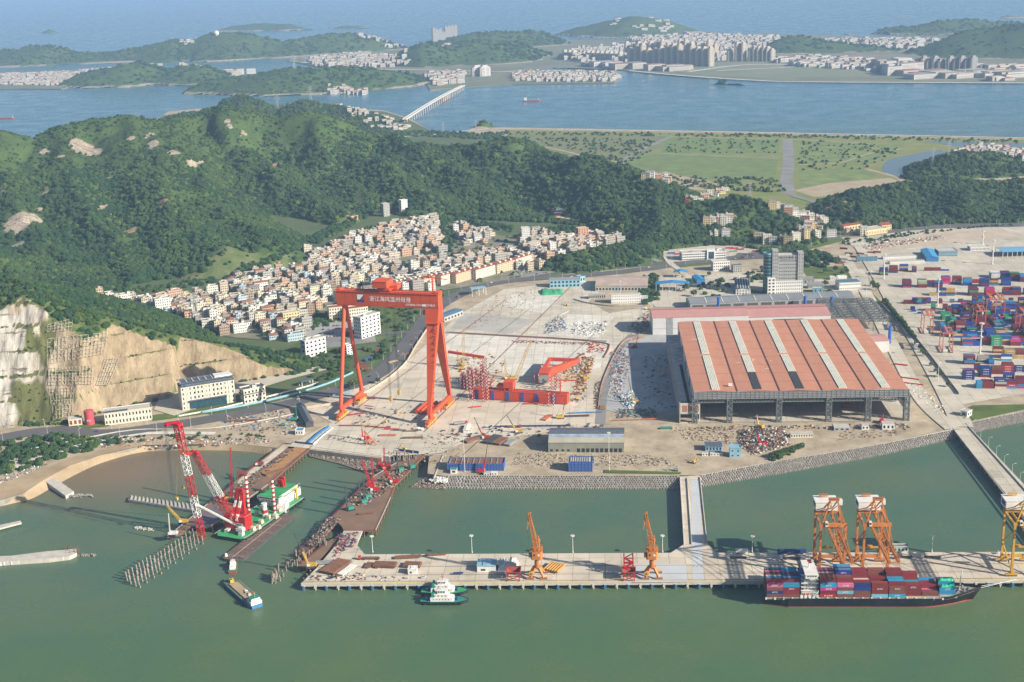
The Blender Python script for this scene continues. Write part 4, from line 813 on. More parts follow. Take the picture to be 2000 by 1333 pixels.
 # === ship-to-shore cranes
def sts(loc,paint,label,G=26.5,Wd=19.0):
 o=T('quay_crane',label,'crane',loc,QA,'ship to shore cranes on the container quay')
 ph,ap=44.0,66.0
 for x in(0,Wd):
  m=MB();m.beam((x,0,3),(x,0,ph),1.7,1.9);m.build('leg',paint,o)
  m=MB();m.beam((x,G,3),(x,G,ph+.5),1.6,1.8);m.build('leg',paint,o)
  m=MB();m.beam((x,1,17),(x,G,17),1.3,1.6);m.build('side_beam',paint,o)if x==Wd else None
  m=MB();m.beam((x,.8,38),(x,G-.6,18.5),.9,.9);m.beam((x,G-.6,17),(x,.8,4.5),.9,.9);m.build('diagonal_brace',paint,o)
  m=MB();m.beam((x,0,ph-1),(x,G,ph-1),1.5,2.0);m.build('upper_side_beam',paint,o)
  for y in(0,G):
   m=MB();m.box(x-4.6,x+4.6,y-.7,y+.7,1.2,2.6);m.prism([(x-2.6,y-.6),(x+2.6,y-.6),(x+2.6,y+.6),(x-2.6,y+.6)],2.5,3.4);b=m.build('bogie',paint,o)
   for k in range(8):w=MB();w.tube((x-4+k*1.14,y-.5,.6),(x-4+k*1.14,y+.5,.6),.5,n=8);w.build('wheel',STD,b)
 m=MB();m.beam((0,0,4),(Wd,0,4),1.3,1.6);m.build('sill_beam',paint,o)if False else None
 m=MB();m.beam((-.8,G,5.0),(Wd+.8,G,5.0),1.5,2.4);m.build('sill_beam',paint,o)
 m=MB();m.beam((-1.4,0,ph),(Wd+1.4,0,ph),2.0,2.8);m.build('portal_beam',paint,o)
 m=MB();m.beam((-1,G,ph),(Wd+1,G,ph),2.0,2.8);m.build('portal_beam',paint,o)
 c=Wd/2
 # twin trolley girders, level and reaching seaward, hinged under the front portal
 for x in(c-3.4,c+3.4):
  m=MB();m.beam((x,1,ph-3.0),(x,G+14,ph-3.0),1.0,2.0);m.build('trolley_girder',paint,o)
  m=MB();m.lattice((x,-2,ph-3),(x,-62,ph-3),1.5,22,.22,h=2.2);m.beam((x,-1,ph-2.2),(x,-62,ph-2.2),.7,.7);m.build('boom',paint,o)
 for y in(-12,-24,-36,-48,-61.5):
  m=MB();m.beam((c-3.6,y,ph-2.6),(c+3.6,y,ph-2.6),.6,.9);m.build('boom_tie',paint,o)
 for x in(c-4.4,c+4.4):
  m=MB();m.path([(x,-2,ph-1.6),(x,-60,ph-1.6)],.1);m.path([(x,-2,ph-.8),(x,-60,ph-.8)],.08);m.build('walkway_rail',ORY,o)
 for x,s in((1.0,-1),(Wd-1.0,1)):
  m=MB();m.beam((x,0,ph+1),(c+s*2.8,.5,ap-2),1.1,1.2,w2=.9,h2=.9);m.build('apex_leg',paint,o)
  m=MB();m.beam((c+s*2.6,.5,ap-2),(c+s*3.2,G,ph+2),.7,.8);m.build('back_stay',paint,o)
  m=MB();m.beam((c+s*2.6,0,ap-2.5),(c+s*3.4,-30,ph-2),.35,.35);m.beam((c+s*2.6,0,ap-2.5),(c+s*3.4,-56,ph-2),.3,.3);m.build('fore_stay',paint,o)
  m=MB();m.beam((c+s*6.4,.3,ph+8),(c,.3,ph+14),.5,.5)if False else m.beam((c+s*2.6,.4,ap-6),(c-s*3.6,G*.6,ph+1),.5,.5);m.build('apex_brace',paint,o)
 m=MB();m.beam((c-4,.4,ap-1.2),(c+4,.4,ap-1.2),1.4,1.8);
 for k in range(5):m.tube((c-2.8+k*1.4,-.3,ap),(c-2.8+k*1.4,1.1,ap),.7,n=8)
 m.box(c-4.4,c+4.4,-.9,1.6,ap+.2,ap+.3);m.path([(c-4.4,-.9,ap+1.3),(c+4.4,-.9,ap+1.3),(c+4.4,1.6,ap+1.3)],.12);m.build('apex_head',paint,o)
 m=MB();m.beam((c-4.2,.3,ap-3),(c-7.8,-1,ap-6.5),.5,.5);m.beam((c-7.8,-1,ap-6.5),(c-4.5,-1,ap-5),.4,.4);m.build('service_jib',paint,o)
 hs=MB();hs.box(-.2,Wd-2,G-3,G+11,ph+1.8,ph+8.6);h=hs.build('machinery_house',STW,o)
 m=MB();m.prism([(-.6,G-3.4),(Wd-1.6,G-3.4),(Wd-1.6,G+11.4),(-.6,G+11.4)],ph+8.6,ph+9.0);m.build('roof',STW,h)
 m=MB();m.box(-.28,-.2,G,G+9,ph+3.4,ph+7);m.build('sign_panel',DBL,h)
 m=MB();m.box(Wd-1.6,Wd+1.8,G-2,G+2.5,ph+6,ph+10);m.build('electric_room',STW,o)
 m=MB();
 for k in range(5):a_=(c-6+k*1.5);m.path([(a_,G+7,ph+9),(a_+.4,G+7,ph+12.2),(a_+1.1,G+7,ph+12.2),(a_+1.1,G+7,ph+9)],.35)
 m.beam((c-6,G+7,ph+10.6),(c+1.5,G+7,ph+10.6),.3);m.build('maintenance_frame',BRED if False else paint,o)
 m=MB();m.box(3.2,5.2,-1.8,.6,ph-.6,ph+3.0);m.build('operator_cab',STW,o);cab=MB();cab.box(3.5,4.9,-1.9,-1.8,ph+.6,ph+2.2);cab.build('cab_window',M_DARK,o)
 m=MB();m.box(c-3,c+3,5,10,ph-5.6,ph-4.0);m.build('trolley',ORY,o)
 m=MB()
 for dx in(-2.4,2.4):m.beam((c+dx*.8-3,8,ph-5),(c+dx*1.2-3,8,ph-22),.1)
 m.build('hoist_rope',STD,o);m=MB();m.box(c-9,c+3.2,7,9.2,ph-23.2,ph-22.4);m.box(c-5,c-1,7.2,9,ph-22.4,ph-21.2);m.build('spreader',ORY,o)
 m=MB()
 for k in range(8):z=5+k*4.6;m.beam((Wd-2.4+(k%2)*1.2,G-1,z),(Wd-1.2-(k%2)*1.2,G-1,z+4.6),.5,.25)
 m.box(Wd-3,Wd,G-2.0,G-1.2,19.5,19.7);m.build('stairway',paint,o)
 return o
s0=P(1600,1127);s1=P(1684.5,1126.4)
ca=sts(s0,ORG,'orange ship to shore crane, nearer the ship bridge, its girders out over the boxes')
cb=copy_tree(ca,loc=s1,label='orange ship to shore crane, standing between its twin and the yellow crane')
cc=sts(P(1975,1126),ORY,'yellow ship to shore crane cut off by the right edge of the picture')
# === level-luffing quay cranes
def luffer(loc,label,rot=0.0):
 o=T('luffing_crane',label,'crane',loc,QA,'orange luffing cranes on the bare quay');g=11.0
 for sx in(-1,1):
  for sy in(0,1):
   m=MB();m.beam((sx*5.2,sy*g,1.6),(sx*1.9,g/2+(sy*2-1)*1.6,8),1.5,1.5,w2=1.9,h2=1.9);m.build('leg',ORG,o)
   m=MB();m.box(sx*5.2-3,sx*5.2+3,sy*g-.6,sy*g+.6,.9,1.8);b=m.build('bogie',ORG,o);w=MB()
   for k in range(6):w=MB();w.tube((sx*5.2-2.5+k,sy*g-.4,.45),(sx*5.2-2.5+k,sy*g+.4,.45),.42,n=8);w.build('wheel',STD,b)
 m=MB();m.tube((0,g/2,7),(0,g/2,15.5),2.2,1.9,16);m.build('column',ORG,o,smooth=False)
 m=MB();m.tube((-4.6,-.6,5.0),(-4.6,.6,5.0),2.0,n=14);m.tube((-4.6,-.9,5),(-4.6,.9,5),.7,n=8,mi=1);m.build('cable_reel',[ORY,STD],o)
 m=MB();m.tube((0,g/2,15.2),(0,g/2,16),3.3,n=16);m.build('slewing_ring',STD,o)
 y0=g/2
 m=MB();m.prism([(-3.6,y0-4.2),(3.2,y0-4.2),(4.6,y0-2.4),(4.6,y0+5),(-4.6,y0+5),(-4.6,y0-2.4)],16,23.5);h=m.build('machinery_house',ORG,o)
 w=MB();w.box(-2.4,-1.2,y0-4.3,y0-4.2,19.5,21);w.build('window',M_DARK,h);w=MB();w.box(.9,2.6,y0-4.3,y0-4.2,19.2,21);w.build('logo_plate',STW,h)
 w=MB();w.box(-4.9,4.9,y0-4.6,y0+5.3,23.5,23.7);w.path([(-4.9,y0-4.6,24.7),(4.9,y0-4.6,24.7),(4.9,y0+5.3,24.7),(-4.9,y0+5.3,24.7),(-4.9,y0-4.6,24.7)],.12);w.build('roof_deck',ORG,h)
 m=MB();m.box(-6.3,-4.6,y0-3.6,y0-1,18,21);m.build('operator_cab',STD,o)
 for sx in(-1,1):
  m=MB();m.beam((sx*2.4,y0+3.5,23.5),(sx*1.7,y0+.5,35),.7,.8);m.beam((sx*2.4,y0-2.5,23.5),(sx*1.7,y0+.5,35),.6,.7);m.beam((sx*2.4,y0-1.5,28),(sx*2.2,y0+2.4,28),.4);m.build('mast_frame',ORG,o)
 m=MB();m.tube((-2.9,y0+3.2,29.5),(2.9,y0+3.2,29.5),1.6,n=12);m.beam((-2.6,y0+3.0,29),(-2,y0-1,34),.5);m.beam((2.6,y0+3.0,29),(2,y0-1,34),.5);m.build('counterweight',ORG,o)
 # jib: a narrow tapering box lattice, luffed steep, with its head link folded down
 tip=Vector((-4.6,y0-4.5,55.5));root=Vector((0,y0-3,24));m=MB();m.lattice(root,tip,3.2,14,.28,w2=1.4);m.build('jib',ORG,o)
 m=MB();m.beam(root+Vector((0,0,9)),tip+Vector((0,0,-.5)),.5,.6);m.beam(root+Vector((1.2,0,9)),tip+Vector((.6,0,-.5)),.3,.4);m.build('luffing_tie',ORG,o)
 m=MB();m.beam(tip+Vector((.8,0,1.2)),tip+Vector((-2.2,-.4,-13)),.8,1.0,w2=.5,h2=.5);m.beam(tip+Vector((-.6,0,.8)),tip+Vector((-2.2,-.4,-13)),.5,.5);m.beam(tip+Vector((0,0,-6)),tip+Vector((-1.8,0,-6)),.3);m.build('head_link',ORG,o)
 m=MB();m.tube(tip+Vector((-.2,-.6,.6)),tip+Vector((-.2,.6,.6)),1.0,n=12);m.tube(tip+Vector((.9,-.5,1.2)),tip+Vector((.9,.5,1.2)),.6,n=10);m.build('head_sheave',ORG,o)
 m=MB();m.beam(tip+Vector((-2.2,-.4,-13)),tip+Vector((-1.0,-.4,-26)),.1);m.beam(tip+Vector((-2.0,-.4,-13)),tip+Vector((-.7,-.4,-26)),.1);m.build('hoist_rope',STD,o)
 m=MB();m.box(-2.2,2.2,y0+4.9,y0+6,16,16.4);m.path([(4.8,y0-1,17),(6.2,y0-1,17),(6.2,y0+4,17)],.25);m.build('platform',ORG,o)
 return o
lc=luffer(P(1049,1132),'orange luffing crane beside the bundle of yellow pipes on the quay')
lc2=copy_tree(lc,loc=P(1274,1132),label='orange luffing crane on the pale blue slab near the causeway')
# === gantry crane (goliath)
GL=P(688,800);GR=P(860,811);GA=ang(GL,GR);SP=(GR-GL).length
go=T('gantry_crane','giant orange red gantry crane spanning the concrete works yard with white lettering','crane',GL,GA);GI=FR[go.name].inverted()
def g(px,py,z):return GI@P(px,py,z)
BB,BT=121.0,136.5
for x,tag_ in((0,'l'),(SP,'r')):
 yy=40 if tag_=='l' else 44
 for s in(-1,1):
  m=MB();m.beam((x,s*yy*.98,4.2),(x,s*yy*.62,7.5),3.2,3.4);m.beam((x,s*yy*.62,7.5),(x,s*yy*.5,4.2),3.0,2.6);m.build('equaliser_beam',RED,go)
  for k in range(5):
   y=s*yy*(.42+.135*k);m=MB();m.box(x-1.5,x+1.5,y-2.3,y+2.3,1.0,3.6);b=m.build('bogie',ORY,go)
   for j in(-1.2,1.2):w=MB();w.tube((x-.6,y+j,.7),(x+.6,y+j,.7),.75,n=10);w.build('wheel',STD,b)
 m=MB();m.beam((x,-yy*.78,10.5),(x,yy*.78,10.5),3.0,4.2);m.build('sill_beam',RED,go)
 m=MB();m.beam((x,-2,9),(x,4,2.5),1.2);m.beam((x,10,9),(x,4,2.5),1.2);m.build('sill_strut',RED,go)
for s in(-1,1):
 m=MB();m.tube((0,s*30,12),(0,s*2.2,BB-1),2.2,2.1,18);m.build('flexible_leg',RED,go,smooth=False)
 m=MB();m.tube((0,s*30,10.5),(0,s*30,14),2.9,n=16);m.build('leg_foot',RED,go)
m=MB();m.tube((0,0,BB-3),(0,0,BB),3.2,4.0,16);m.build('flexible_hinge',RED,go)
for s in(-1,1):
 m=MB();m.beam((SP,s*34,11),(SP-1,s*4.6,BB-14),3.6,4.2,w2=12.5,h2=6.6,up=(0,1,0));m.build('rigid_leg',RED,go)
m=MB();vs=[(SP-8,-9.5,BB-15),(SP+5.6,-9.5,BB-15),(SP+5.6,9.5,BB-15),(SP-8,9.5,BB-15),(SP-8.5,-6.5,BB),(SP+6.5,-6.5,BB),(SP+6.5,6.5,BB),(SP-8.5,6.5,BB)]
m.add(vs,[(0,3,2,1),(4,5,6,7),(0,1,5,4),(1,2,6,5),(2,3,7,6),(3,0,4,7)]);m.build('leg_saddle',RED,go)
m=MB();m.box(SP-9.3,SP+7.2,-10.4,10.4,BB-15.6,BB-15.0);m.build('saddle_platform',RED,go)
m=MB();m.box(-6.5,SP+6.5,-6.5,6.5,BB,BT);gird=m.build('girder',RED,go)
m=MB();m.box(-7,SP+7,-7.3,7.3,BT,BT+.35);m.path([(-7,-7.2,BT+1.5),(SP+7,-7.2,BT+1.5),(SP+7,7.2,BT+1.5),(-7,7.2,BT+1.5),(-7,-7.2,BT+1.5)],.18)
for k in range(50):x=-7+k*(SP+14)/49;m.beam((x,-7.2,BT+.3),(x,-7.2,BT+1.5),.12);m.beam((x,7.2,BT+.3),(x,7.2,BT+1.5),.12)
m.build('walkway',RED,gird)
for y in(-4.6,4.6):m=MB();m.box(-5,SP+5,y-.3,y+.3,BT+.35,BT+.9);m.build('trolley_rail',DRED,gird)
for s in(-1,1):m=MB();m.box(-6.8 if s<0 else SP+2,-2 if s<0 else SP+6.8,-5.5,5.5,BT+.3,BT+2.2);m.build('end_stop',RED,gird)
m=MB()
for k in range(1,12):x=-6.5+k*(SP+13)/12;m.box(x-.12,x+.12,-6.56,-6.5,BB,BT)
m.box(-6.5,SP+6.5,-6.56,-6.5,BB+.9,BB+1.1);m.build('plate_seam',DRED,gird)
m=MB()
for k in range(14):z=14+k*6.6;t=z/BB;y=-34+29*t;m.beam((SP+3.4,y-2*(k%2),z),(SP+3.4,y-2*((k+1)%2)+1.6,z+6.6),.5,.3);m.box(SP+2.2,SP+4.4,y-2.6,y+1.2,z,z+.25)
m.build('stairway',RED,go)
TXW=mat('lettering_white',(.80,.80,.80),.6,0,var=.03)
text('lettering','浙江海风温州母港',5.9,TXW,gird,(SP*.535,-6.62,BB+8.2),(rad(90),0,0),.06)
text('lettering','CM3800t-107m',3.0,TXW,gird,(SP*.795,-6.62,BB+3.4),(rad(90),0,0),.06)
text('lettering','卫华集团',2.9,TXW,gird,(SP*.965+.5,-6.62,BB+3.4),(rad(90),0,0),.06)
m=MB();m.box(SP*.885,SP*.925,-6.66,-6.5,BB+2.2,BB+4.6);m.build('logo_plate',TXW,gird)
lx,lz=17.5,BB+4.4
m=MB();yq=-6.62;m.add([(lx,yq,lz),(lx+8.2,yq,lz),(lx+8.2,yq,lz+8.6),(lx,yq,lz+8.6)],[(0,1,2,3)],0)
m.add([(lx+.2,yq-.05,lz+8.4),(lx+8.0,yq-.05,lz+8.4),(lx+3.2,yq-.05,lz+2.8),(lx+.2,yq-.05,lz+2.8)],[(0,3,2,1)],1)
m.add([(lx+3.4,yq-.05,lz+2.6),(lx+8.0,yq-.05,lz+7.4),(lx+8.0,yq-.05,lz+2.6)],[(0,2,1)],2)
m.build('logo',[DBL,TXW,mat('logo_mauve',(.30,.06,.10),.6)],gird)
tx=g(775,805,6).x;t0=SP*.46
tr=MB();
for x in(t0-7,t0+7):
 for y in(-4.6,4.6):tr.box(x-1.6,x+1.6,y-.8,y+.8,BT+.9,BT+2.4);tr.beam((x,y,BT+2),(t0+(x-t0)*.7,y,BT+6.2),1.1)
tr.box(t0-8,t0+8,-6,6,BT+2.2,BT+3.4);trl=tr.build('trolley',RED,go)
m=MB();m.box(t0-10.5,t0+6,-9.5,9.5,BT+5.8,BT+12.4);m.box(t0-10.9,t0+6.4,-9.9,9.9,BT+12.4,BT+12.8);m.build('trolley_house',RED,trl)
m=MB();m.box(t0+3,t0+13,3,14,BT+1.6,BT+6.2);m.build('trolley_cabin',RED,trl)
m=MB();m.tube((SP-3,5,BT),(SP-3,5,BT+16),.9,n=10);m.build('jib_post',RED,go)
m=MB();m.beam((SP-9,5,BT+16.4),(SP+13,5.5,BT+14),1.0,1.2,w2=.5,h2=.5);m.box(SP-9.4,SP-6,3.8,6.2,BT+15.2,BT+18);m.beam((SP-3,5,BT+18.4),(SP+9,5.3,BT+14.6),.2);m.beam((SP-3,5,BT+16),(SP-3,5,BT+18.4),.6);m.build('service_jib',RED,go)
for hx,hy,hz_ in((t0-1,0,14),(t0+7,5,20)):
 m=MB()
 for dx in(-.9,-.3,.3,.9):
  for dy in(-1.2,1.2):m.beam((hx+dx*1.6,hy+dy,BT+2),(hx+dx,hy+dy,hz_+3),.09)
 m.build('hoist_rope',STD,go);m=MB();m.box(hx-1.6,hx+1.6,hy-1.4,hy+1.4,hz_,hz_+3.4);m.tube((hx,hy-.8,hz_-.6),(hx,hy+.8,hz_-.6),1.1,n=10);m.beam((hx,hy,hz_-1),(hx,hy,hz_-3.6),.5,.7);m.build('hook_block',YEL,go)
m=MB();m.box(SP-13.2,SP-10,-2,3,BB-8,BB-3.6);m.beam((SP-10.2,0,BB-4),(SP-8,0,BB-4),.6);m.build('operator_cab',RED,go)
# crane rails in the works yard
for a_,b_,lb in(((655,829),(990,585),'a'),((828,845),(1115,560),'b'),((835,851),(870,818),'c')):
 if lb!='c':
  for d_ in(-.8,.8):ribbon('crane_rail',[(a_[0]+d_,a_[1]),((a_[0]+b_[0])/2+d_,(a_[1]+b_[1])/2),(b_[0]+d_,b_[1])],.5,DRED,.55)
for a_,b_ in(((1040,905),(1240,655)),((1046,905),(1246,655)),((905,760),(1160,562)),((912,760),(1168,562)),((920,860),(940,835))):ribbon('crane_rail',[a_,((a_[0]+b_[0])/2,(a_[1]+b_[1])/2),b_],.8,PCON,.5)
for a_,b_ in(((705,858),(1040,600)),((905,890),(1175,640)),((650,705+60),(700,735))):ribbon('cable_trench',[a_,((a_[0]+b_[0])/2,(a_[1]+b_[1])/2),b_],.7,STD,.52)
# === container ship
CMAT=mat('container_paint',(1,1,1),.6,0,var=.10,scale=.5,objcol=True,stain=.18)
PAL={'maroon':(.19,.018,.024),'brown':(.19,.060,.045),'dark blue':(.008,.03,.20),'blue':(.01,.07,.36),'light blue':(.02,.26,.50),'pale blue':(.16,.42,.56),'pink':(.62,.14,.32),'magenta':(.50,.03,.22),'red':(.42,.02,.03),'tan':(.46,.34,.13),'green':(.03,.30,.13),'grey':(.36,.37,.38),'white':(.70,.70,.68),'mint':(.32,.60,.50),'cream':(.62,.52,.42)}
def cont_mesh(L):
 w,h=2.44,2.75;m=MB();n=int(L/.8)
 xs_=[];
 for k in range(n):x0=.12+k*(L-.24)/n;d_=(L-.24)/n;xs_+=[(x0,0),(x0+d_*.3,.06),(x0+d_*.6,.06),(x0+d_*.9,0)]
 xs_.append((L-.12,0));prev=None
 top=[(x,y)for x,y in xs_]+[(x,w-y)for x,y in reversed(xs_)]
 m.prism(top,.12,h-.1)
 for x in(0,L-.14):
  for y in(0,w-.14):m.box(x,x+.14,y,y+.14,0,h)
 for y in(-.01,w-.13):
  for z in(0,h-.14):m.box(0,L,y,y+.14,z,z+.14)
 for x in(0,L-.1):
  m.box(x,x+.1,0,w,h-.14,h-.01)
  for y in(.6,1.0,1.4,1.8):m.box(x-.04 if x==0 else x+.06,x+.04 if x==0 else x+.14,y,y+.06,.1,h-.1)
 return m.build('shipping_container',CMAT)
C40,C20=cont_mesh(12.19),cont_mesh(6.06);C40.hide_render=C20.hide_render=False;CM={40:C40.data,20:C20.data}
for o_ in(C40,C20):bpy.data.objects.remove(o_)
def container(M,x,y,z,col,size=40,label=None,group=None,rz=0,brand=None):
 c=bpy.data.objects.new('shipping_container',CM[size]);COL.objects.link(c);r=PAL[col];j=rnd.uniform(.85,1.15);c.color=(r[0]*j,r[1]*j,r[2]*j,1)
 p=M@Vector((x,y,z));c.location=p;c.rotation_euler=(0,0,math.atan2(M[1][0],M[0][0])+rz);tag(c,label,'container',group)
 if brand:text('lettering',brand,1.6 if len(brand)>3 else 1.7,TXW,c,(6.1 if size==40 else 3,-.05,1.35),(rad(90),0,0),.02).scale=(1.3,1,1)
 return c
SH0=P(1497,1187,0);SHA=ang(P(1497,1187,0),P(1760,1187.5,0));sh=T('container_ship','black hulled container ship loaded with coloured boxes, moored at the quay','ship',SH0,SHA);SM=FR[sh.name];SI=SM.inverted()
tipb=SI@P(1916,1150,9.5);BW=25.0;LS=tipb.x
def shipx(px,z=9.0):return(SI@P(px,1180,z)).x
secs=[]
for k in range(31):
 t=k/30;x=LS*t;f=1.0
 if t>.78:u=(t-.78)/.22;f=max(.03,1-u**1.9)
 if t<.06:f=.86+.14*(t/.06)
 fw=max(.01,1-max(0,(t-.70)/.245)**1.7)if t>.7 else(.55+.45*min(1,t/.1));fw=max(.012,min(fw,1));sheer=7.6+(3.2*max(0,(t-.84)/.16)**.7 if t>.84 else 0)
 xb=min(x,LS*.965);secs.append((x,xb,f*BW/2,fw*BW/2,sheer))
m=MB();rows=[]
for x,xb,hw,ww,zt in secs:rows.append([(xb,BW/2-ww,-1.2),(xb,BW/2-ww,.9),(x,BW/2-hw,zt),(x,BW/2+hw,zt),(xb,BW/2+ww,.9),(xb,BW/2+ww,-1.2)])
for a_,b_ in zip(rows,rows[1:]):
 for j in range(5):
  if j!=2:m.quad(a_[j],b_[j],b_[j+1],a_[j+1],1 if j in(0,4)else 0)
m.add(rows[0],[(5,4,3,2,1,0)]);m.build('hull',[mat('hull_black',(.012,.014,.022),.45,0,var=.3,scale=.1),mat('boot_red',(.30,.06,.05),.7)],sh,smooth=False)
m=MB()
for a_,b_ in zip(rows,rows[1:]):m.quad((a_[2][0],a_[2][1]+.25,a_[2][2]-1.1),(b_[2][0],b_[2][1]+.25,b_[2][2]-1.1),(b_[3][0],b_[3][1]-.25,b_[3][2]-1.1),(a_[3][0],a_[3][1]-.25,a_[3][2]-1.1))
m.build('main_deck',mat('deck_buff',(.42,.36,.28),.8,var=.15,scale=.2,stain=.3),sh)
BAYX=[1501.5,1534,1607,1640.5,1674,1708.5,1743,1775.5,1810,1845.5];CB=9.3-1.2
for k,px in enumerate(BAYX):
 x=shipx(px);m=MB();m.box(x-.2,x+12.6,.8 if k<8 else 3,BW-.8 if k<8 else BW-3,6.6,CB-.15);m.build('hatch_cover',M_DIRT if k==7 else GCON,sh);
for k in range(22):
 x=shipx(1500)+k*6.7*.98
 if x>LS*.84:break
 m=MB();m.box(x-.6,x+.6,.2,1.0,6.4,CB);m.build('stanchion',STW,sh)
 # tiers in every row of each bay, from the seaward row to the quay row; colours of the seaward face from the bottom up
SHIP=[([4,5,5,5,5,5,5,5,5],['brown','dark blue:SITC','brown','pink:ONE'],['maroon','light blue','cream','brown','brown','pink','maroon','light blue']),([4,5,5,5,5,5,5,5,5],['brown','maroon','maroon:SITC','light blue'],['maroon','light blue','maroon','dark blue','maroon','light blue','light blue','light blue']),([4,5,5,5,5,5,5,5,5],['red:K-LINE','maroon','magenta:ONE','light blue:SITC'],['maroon','brown','brown','brown','cream','brown','pink','pink']),([4,5,5,5,6,6,6,6,6],['brown','pale blue:SITC','brown','pink:ONE'],['maroon','brown','brown','dark blue:SITC','light blue','maroon','light blue','light blue']),([4,4,4,4,5,5,5,5,5],['brown','brown','dark blue','dark blue'],['maroon:SITC','maroon','cream','maroon','maroon','maroon','maroon','maroon']),([4,4,2,2,4,4,4,5,5],['pale blue','maroon','maroon:SITC','maroon'],['brown','blue','blue','maroon','maroon','brown','brown','brown']),([3,4,4,4,4,5,5,5,5],['light blue:SITC','brown','brown:SITC'],['maroon','light blue','light blue','light blue','maroon','maroon','maroon','maroon']),([0,3,3,3,3,3,3,4,4],['brown'],['maroon:SITC','maroon','brown','light blue','maroon','maroon','maroon','maroon']),([0,1,1,1,2,2,2,2,2],['maroon'],['brown','brown','pink','maroon','maroon','brown','light blue','light blue']),([0,0,2,2,3,3,3,0,0],['brown'],['x','light blue:SITC','maroon','light blue','maroon','blue','blue','x'])]
ORD=['first','second','third','fourth','fifth','sixth','seventh','eighth','ninth','tenth','eleventh','twelfth']
hid=MB();RN=['seaward','second','third','fourth','fifth','sixth','seventh','eighth','quayside']
for k,(tiers,face,back)in enumerate(SHIP):
 x=shipx(BAYX[k])
 for r in range(9):
  y=.9+r*2.57
  for t in range(tiers[r]):
   lo=tiers[r-1]if r else 0;z=CB+t*2.78;vis=(r==0)or t>=lo or t==tiers[r]-1
   if vis and(r==0 or t>=lo or t==tiers[r]-1):
    cs=(face[t]if r==0 and t<len(face)else back[(r-1)%len(back)]);col,_,bd=cs.partition(':')
    if col=='x':col='maroon'
    if bd and r and t!=tiers[r]-1:bd=''
    container(SM,x,y,z,col,40,'%s box, tier %s, %s row of the %s bay from the stern'%(col,ORD[t],RN[r],ORD[k]),'boxes on the ship',brand=bd or None)
   else:hid.box(x+.05,x+12.1,y,y+2.44,z,z+2.7)
   if k==0 and not vis:pass
o_=hid.build('container_stack',mat('box_maroon',PAL['maroon'],.6,var=.2));o_.location=SH0;o_.rotation_euler=(0,0,SHA);o_['kind']='stuff'
TARP=mat('green_tarp',(.02,.48,.30),.5,0,var=.15,scale=.4)
def tarp(name,label,M,x0,x1,y0,y1,z,h,m=TARP,cat='tarpaulin',seed=1,n=14):
 r=random.Random(seed);vs=[];
 for j in range(7):
  for i_ in range(n):e=0 if i_ in(0,n-1)or j in(0,6)else 1;vs.append(M@Vector((x0+(x1-x0)*i_/(n-1),y0+(y1-y0)*j/6,z+e*(h*r.uniform(.45,1.1)))))
 mb=MB();mb.add(vs,[(j*n+i_,j*n+i_+1,(j+1)*n+i_+1,(j+1)*n+i_)for j in range(6)for i_ in range(n-1)]);o=mb.build(name,m,smooth=True);return tag(o,label,cat)
x6=shipx(BAYX[5]);tarp('tarpaulin','crumpled green tarpaulin over cargo in the sixth bay of the ship',SM,x6+.5,x6+11.5,5.9,11.2,CB+2*2.78,2.6)
x9=shipx(BAYX[9]);tarp('tarpaulin','green tarpaulin over the nearer open box by the ship bow',SM,x9+.5,x9+11.8,6,8.5,CB+2*2.78,2.2,seed=2);tarp('tarpaulin','green tarpaulin over the farther open box by the ship bow',SM,x9+.3,x9+11.4,11.2,13.7,CB+3*2.78,2.0,seed=3)
# deckhouse
bx=shipx(1567.5);bw=12.0
m=MB(weld=True)
m.box(bx,bx+bw+2.5,1.5,BW-1.5,6.6,9.6);dk=m.build('deckhouse',STW,sh)
for lv in range(5):
 z0=9.6+lv*2.9;y0=4.0+lv*.45;m=MB();m.box(bx+2.4+lv*.3,bx+bw+.6,y0,BW-y0,z0,z0+2.8);b=m.build('deck_tier',STW,dk)
 m=MB();m.box(bx+.8,bx+bw+1.8,y0-2.0,BW-y0+2.0,z0+2.75,z0+2.95);m.path([(bx+.8,y0-2,z0+3.9),(bx+bw+1.8,y0-2,z0+3.9),(bx+bw+1.8,BW-y0+2,z0+3.9)],.12);m.build('balcony',STW,dk)
 for j in range(3):
  m=MB();xx=bx+4.4+j*2.5;m.box(xx,xx+.9,y0-.06,y0,z0+.9,z0+1.9);m.build('window',M_DARK,b)
z0=24.1;m=MB();m.box(bx+3.4,bx+bw+.4,-.2,BW+.2,z0,z0+3.0);wh=m.build('wheelhouse',STW,dk);
for j in range(4):m=MB();xx=bx+4.6+j*1.9;m.box(xx,xx+1.3,-.27,-.2,z0+1.4,z0+2.3);m.build('window',M_DARK,wh)
m=MB();m.box(bx+3.0,bx+bw+.8,-.6,BW+.6,z0+3.0,z0+3.3);m.build('roof',STW,wh)
m=MB();m.box(bx-.5,bx+3.2,8,16,9.6,25.5);fn=m.build('funnel',mat('funnel_blue',(.02,.08,.42),.5,var=.1),sh);m=MB()
for j in range(4):m.tube((bx+.3+.8*(j%2),10+j*1.3,25.5),(bx+.3,10+j*1.3,29+(j%2)),.35,n=8)
m.build('exhaust',STD,fn)
m=MB();m.tube((bx+7.5,BW/2,27.3),(bx+7.5,BW/2,38.5),.55,.3,8);m.beam((bx+5,BW/2,34),(bx+10,BW/2,34),.5);m.beam((bx+7.5,BW/2-3.5,36.5),(bx+7.5,BW/2+3.5,36.5),.4);m.tube((bx+7.5,BW/2-.2,31.5),(bx+9.5,BW/2-.2,31.5),.6,n=8,mi=1);m.box(bx+6.2,bx+9.0,BW/2-1.2,BW/2+1.2,32.5,33.6,1);m.build('radar_mast',[STW,BRED],sh)
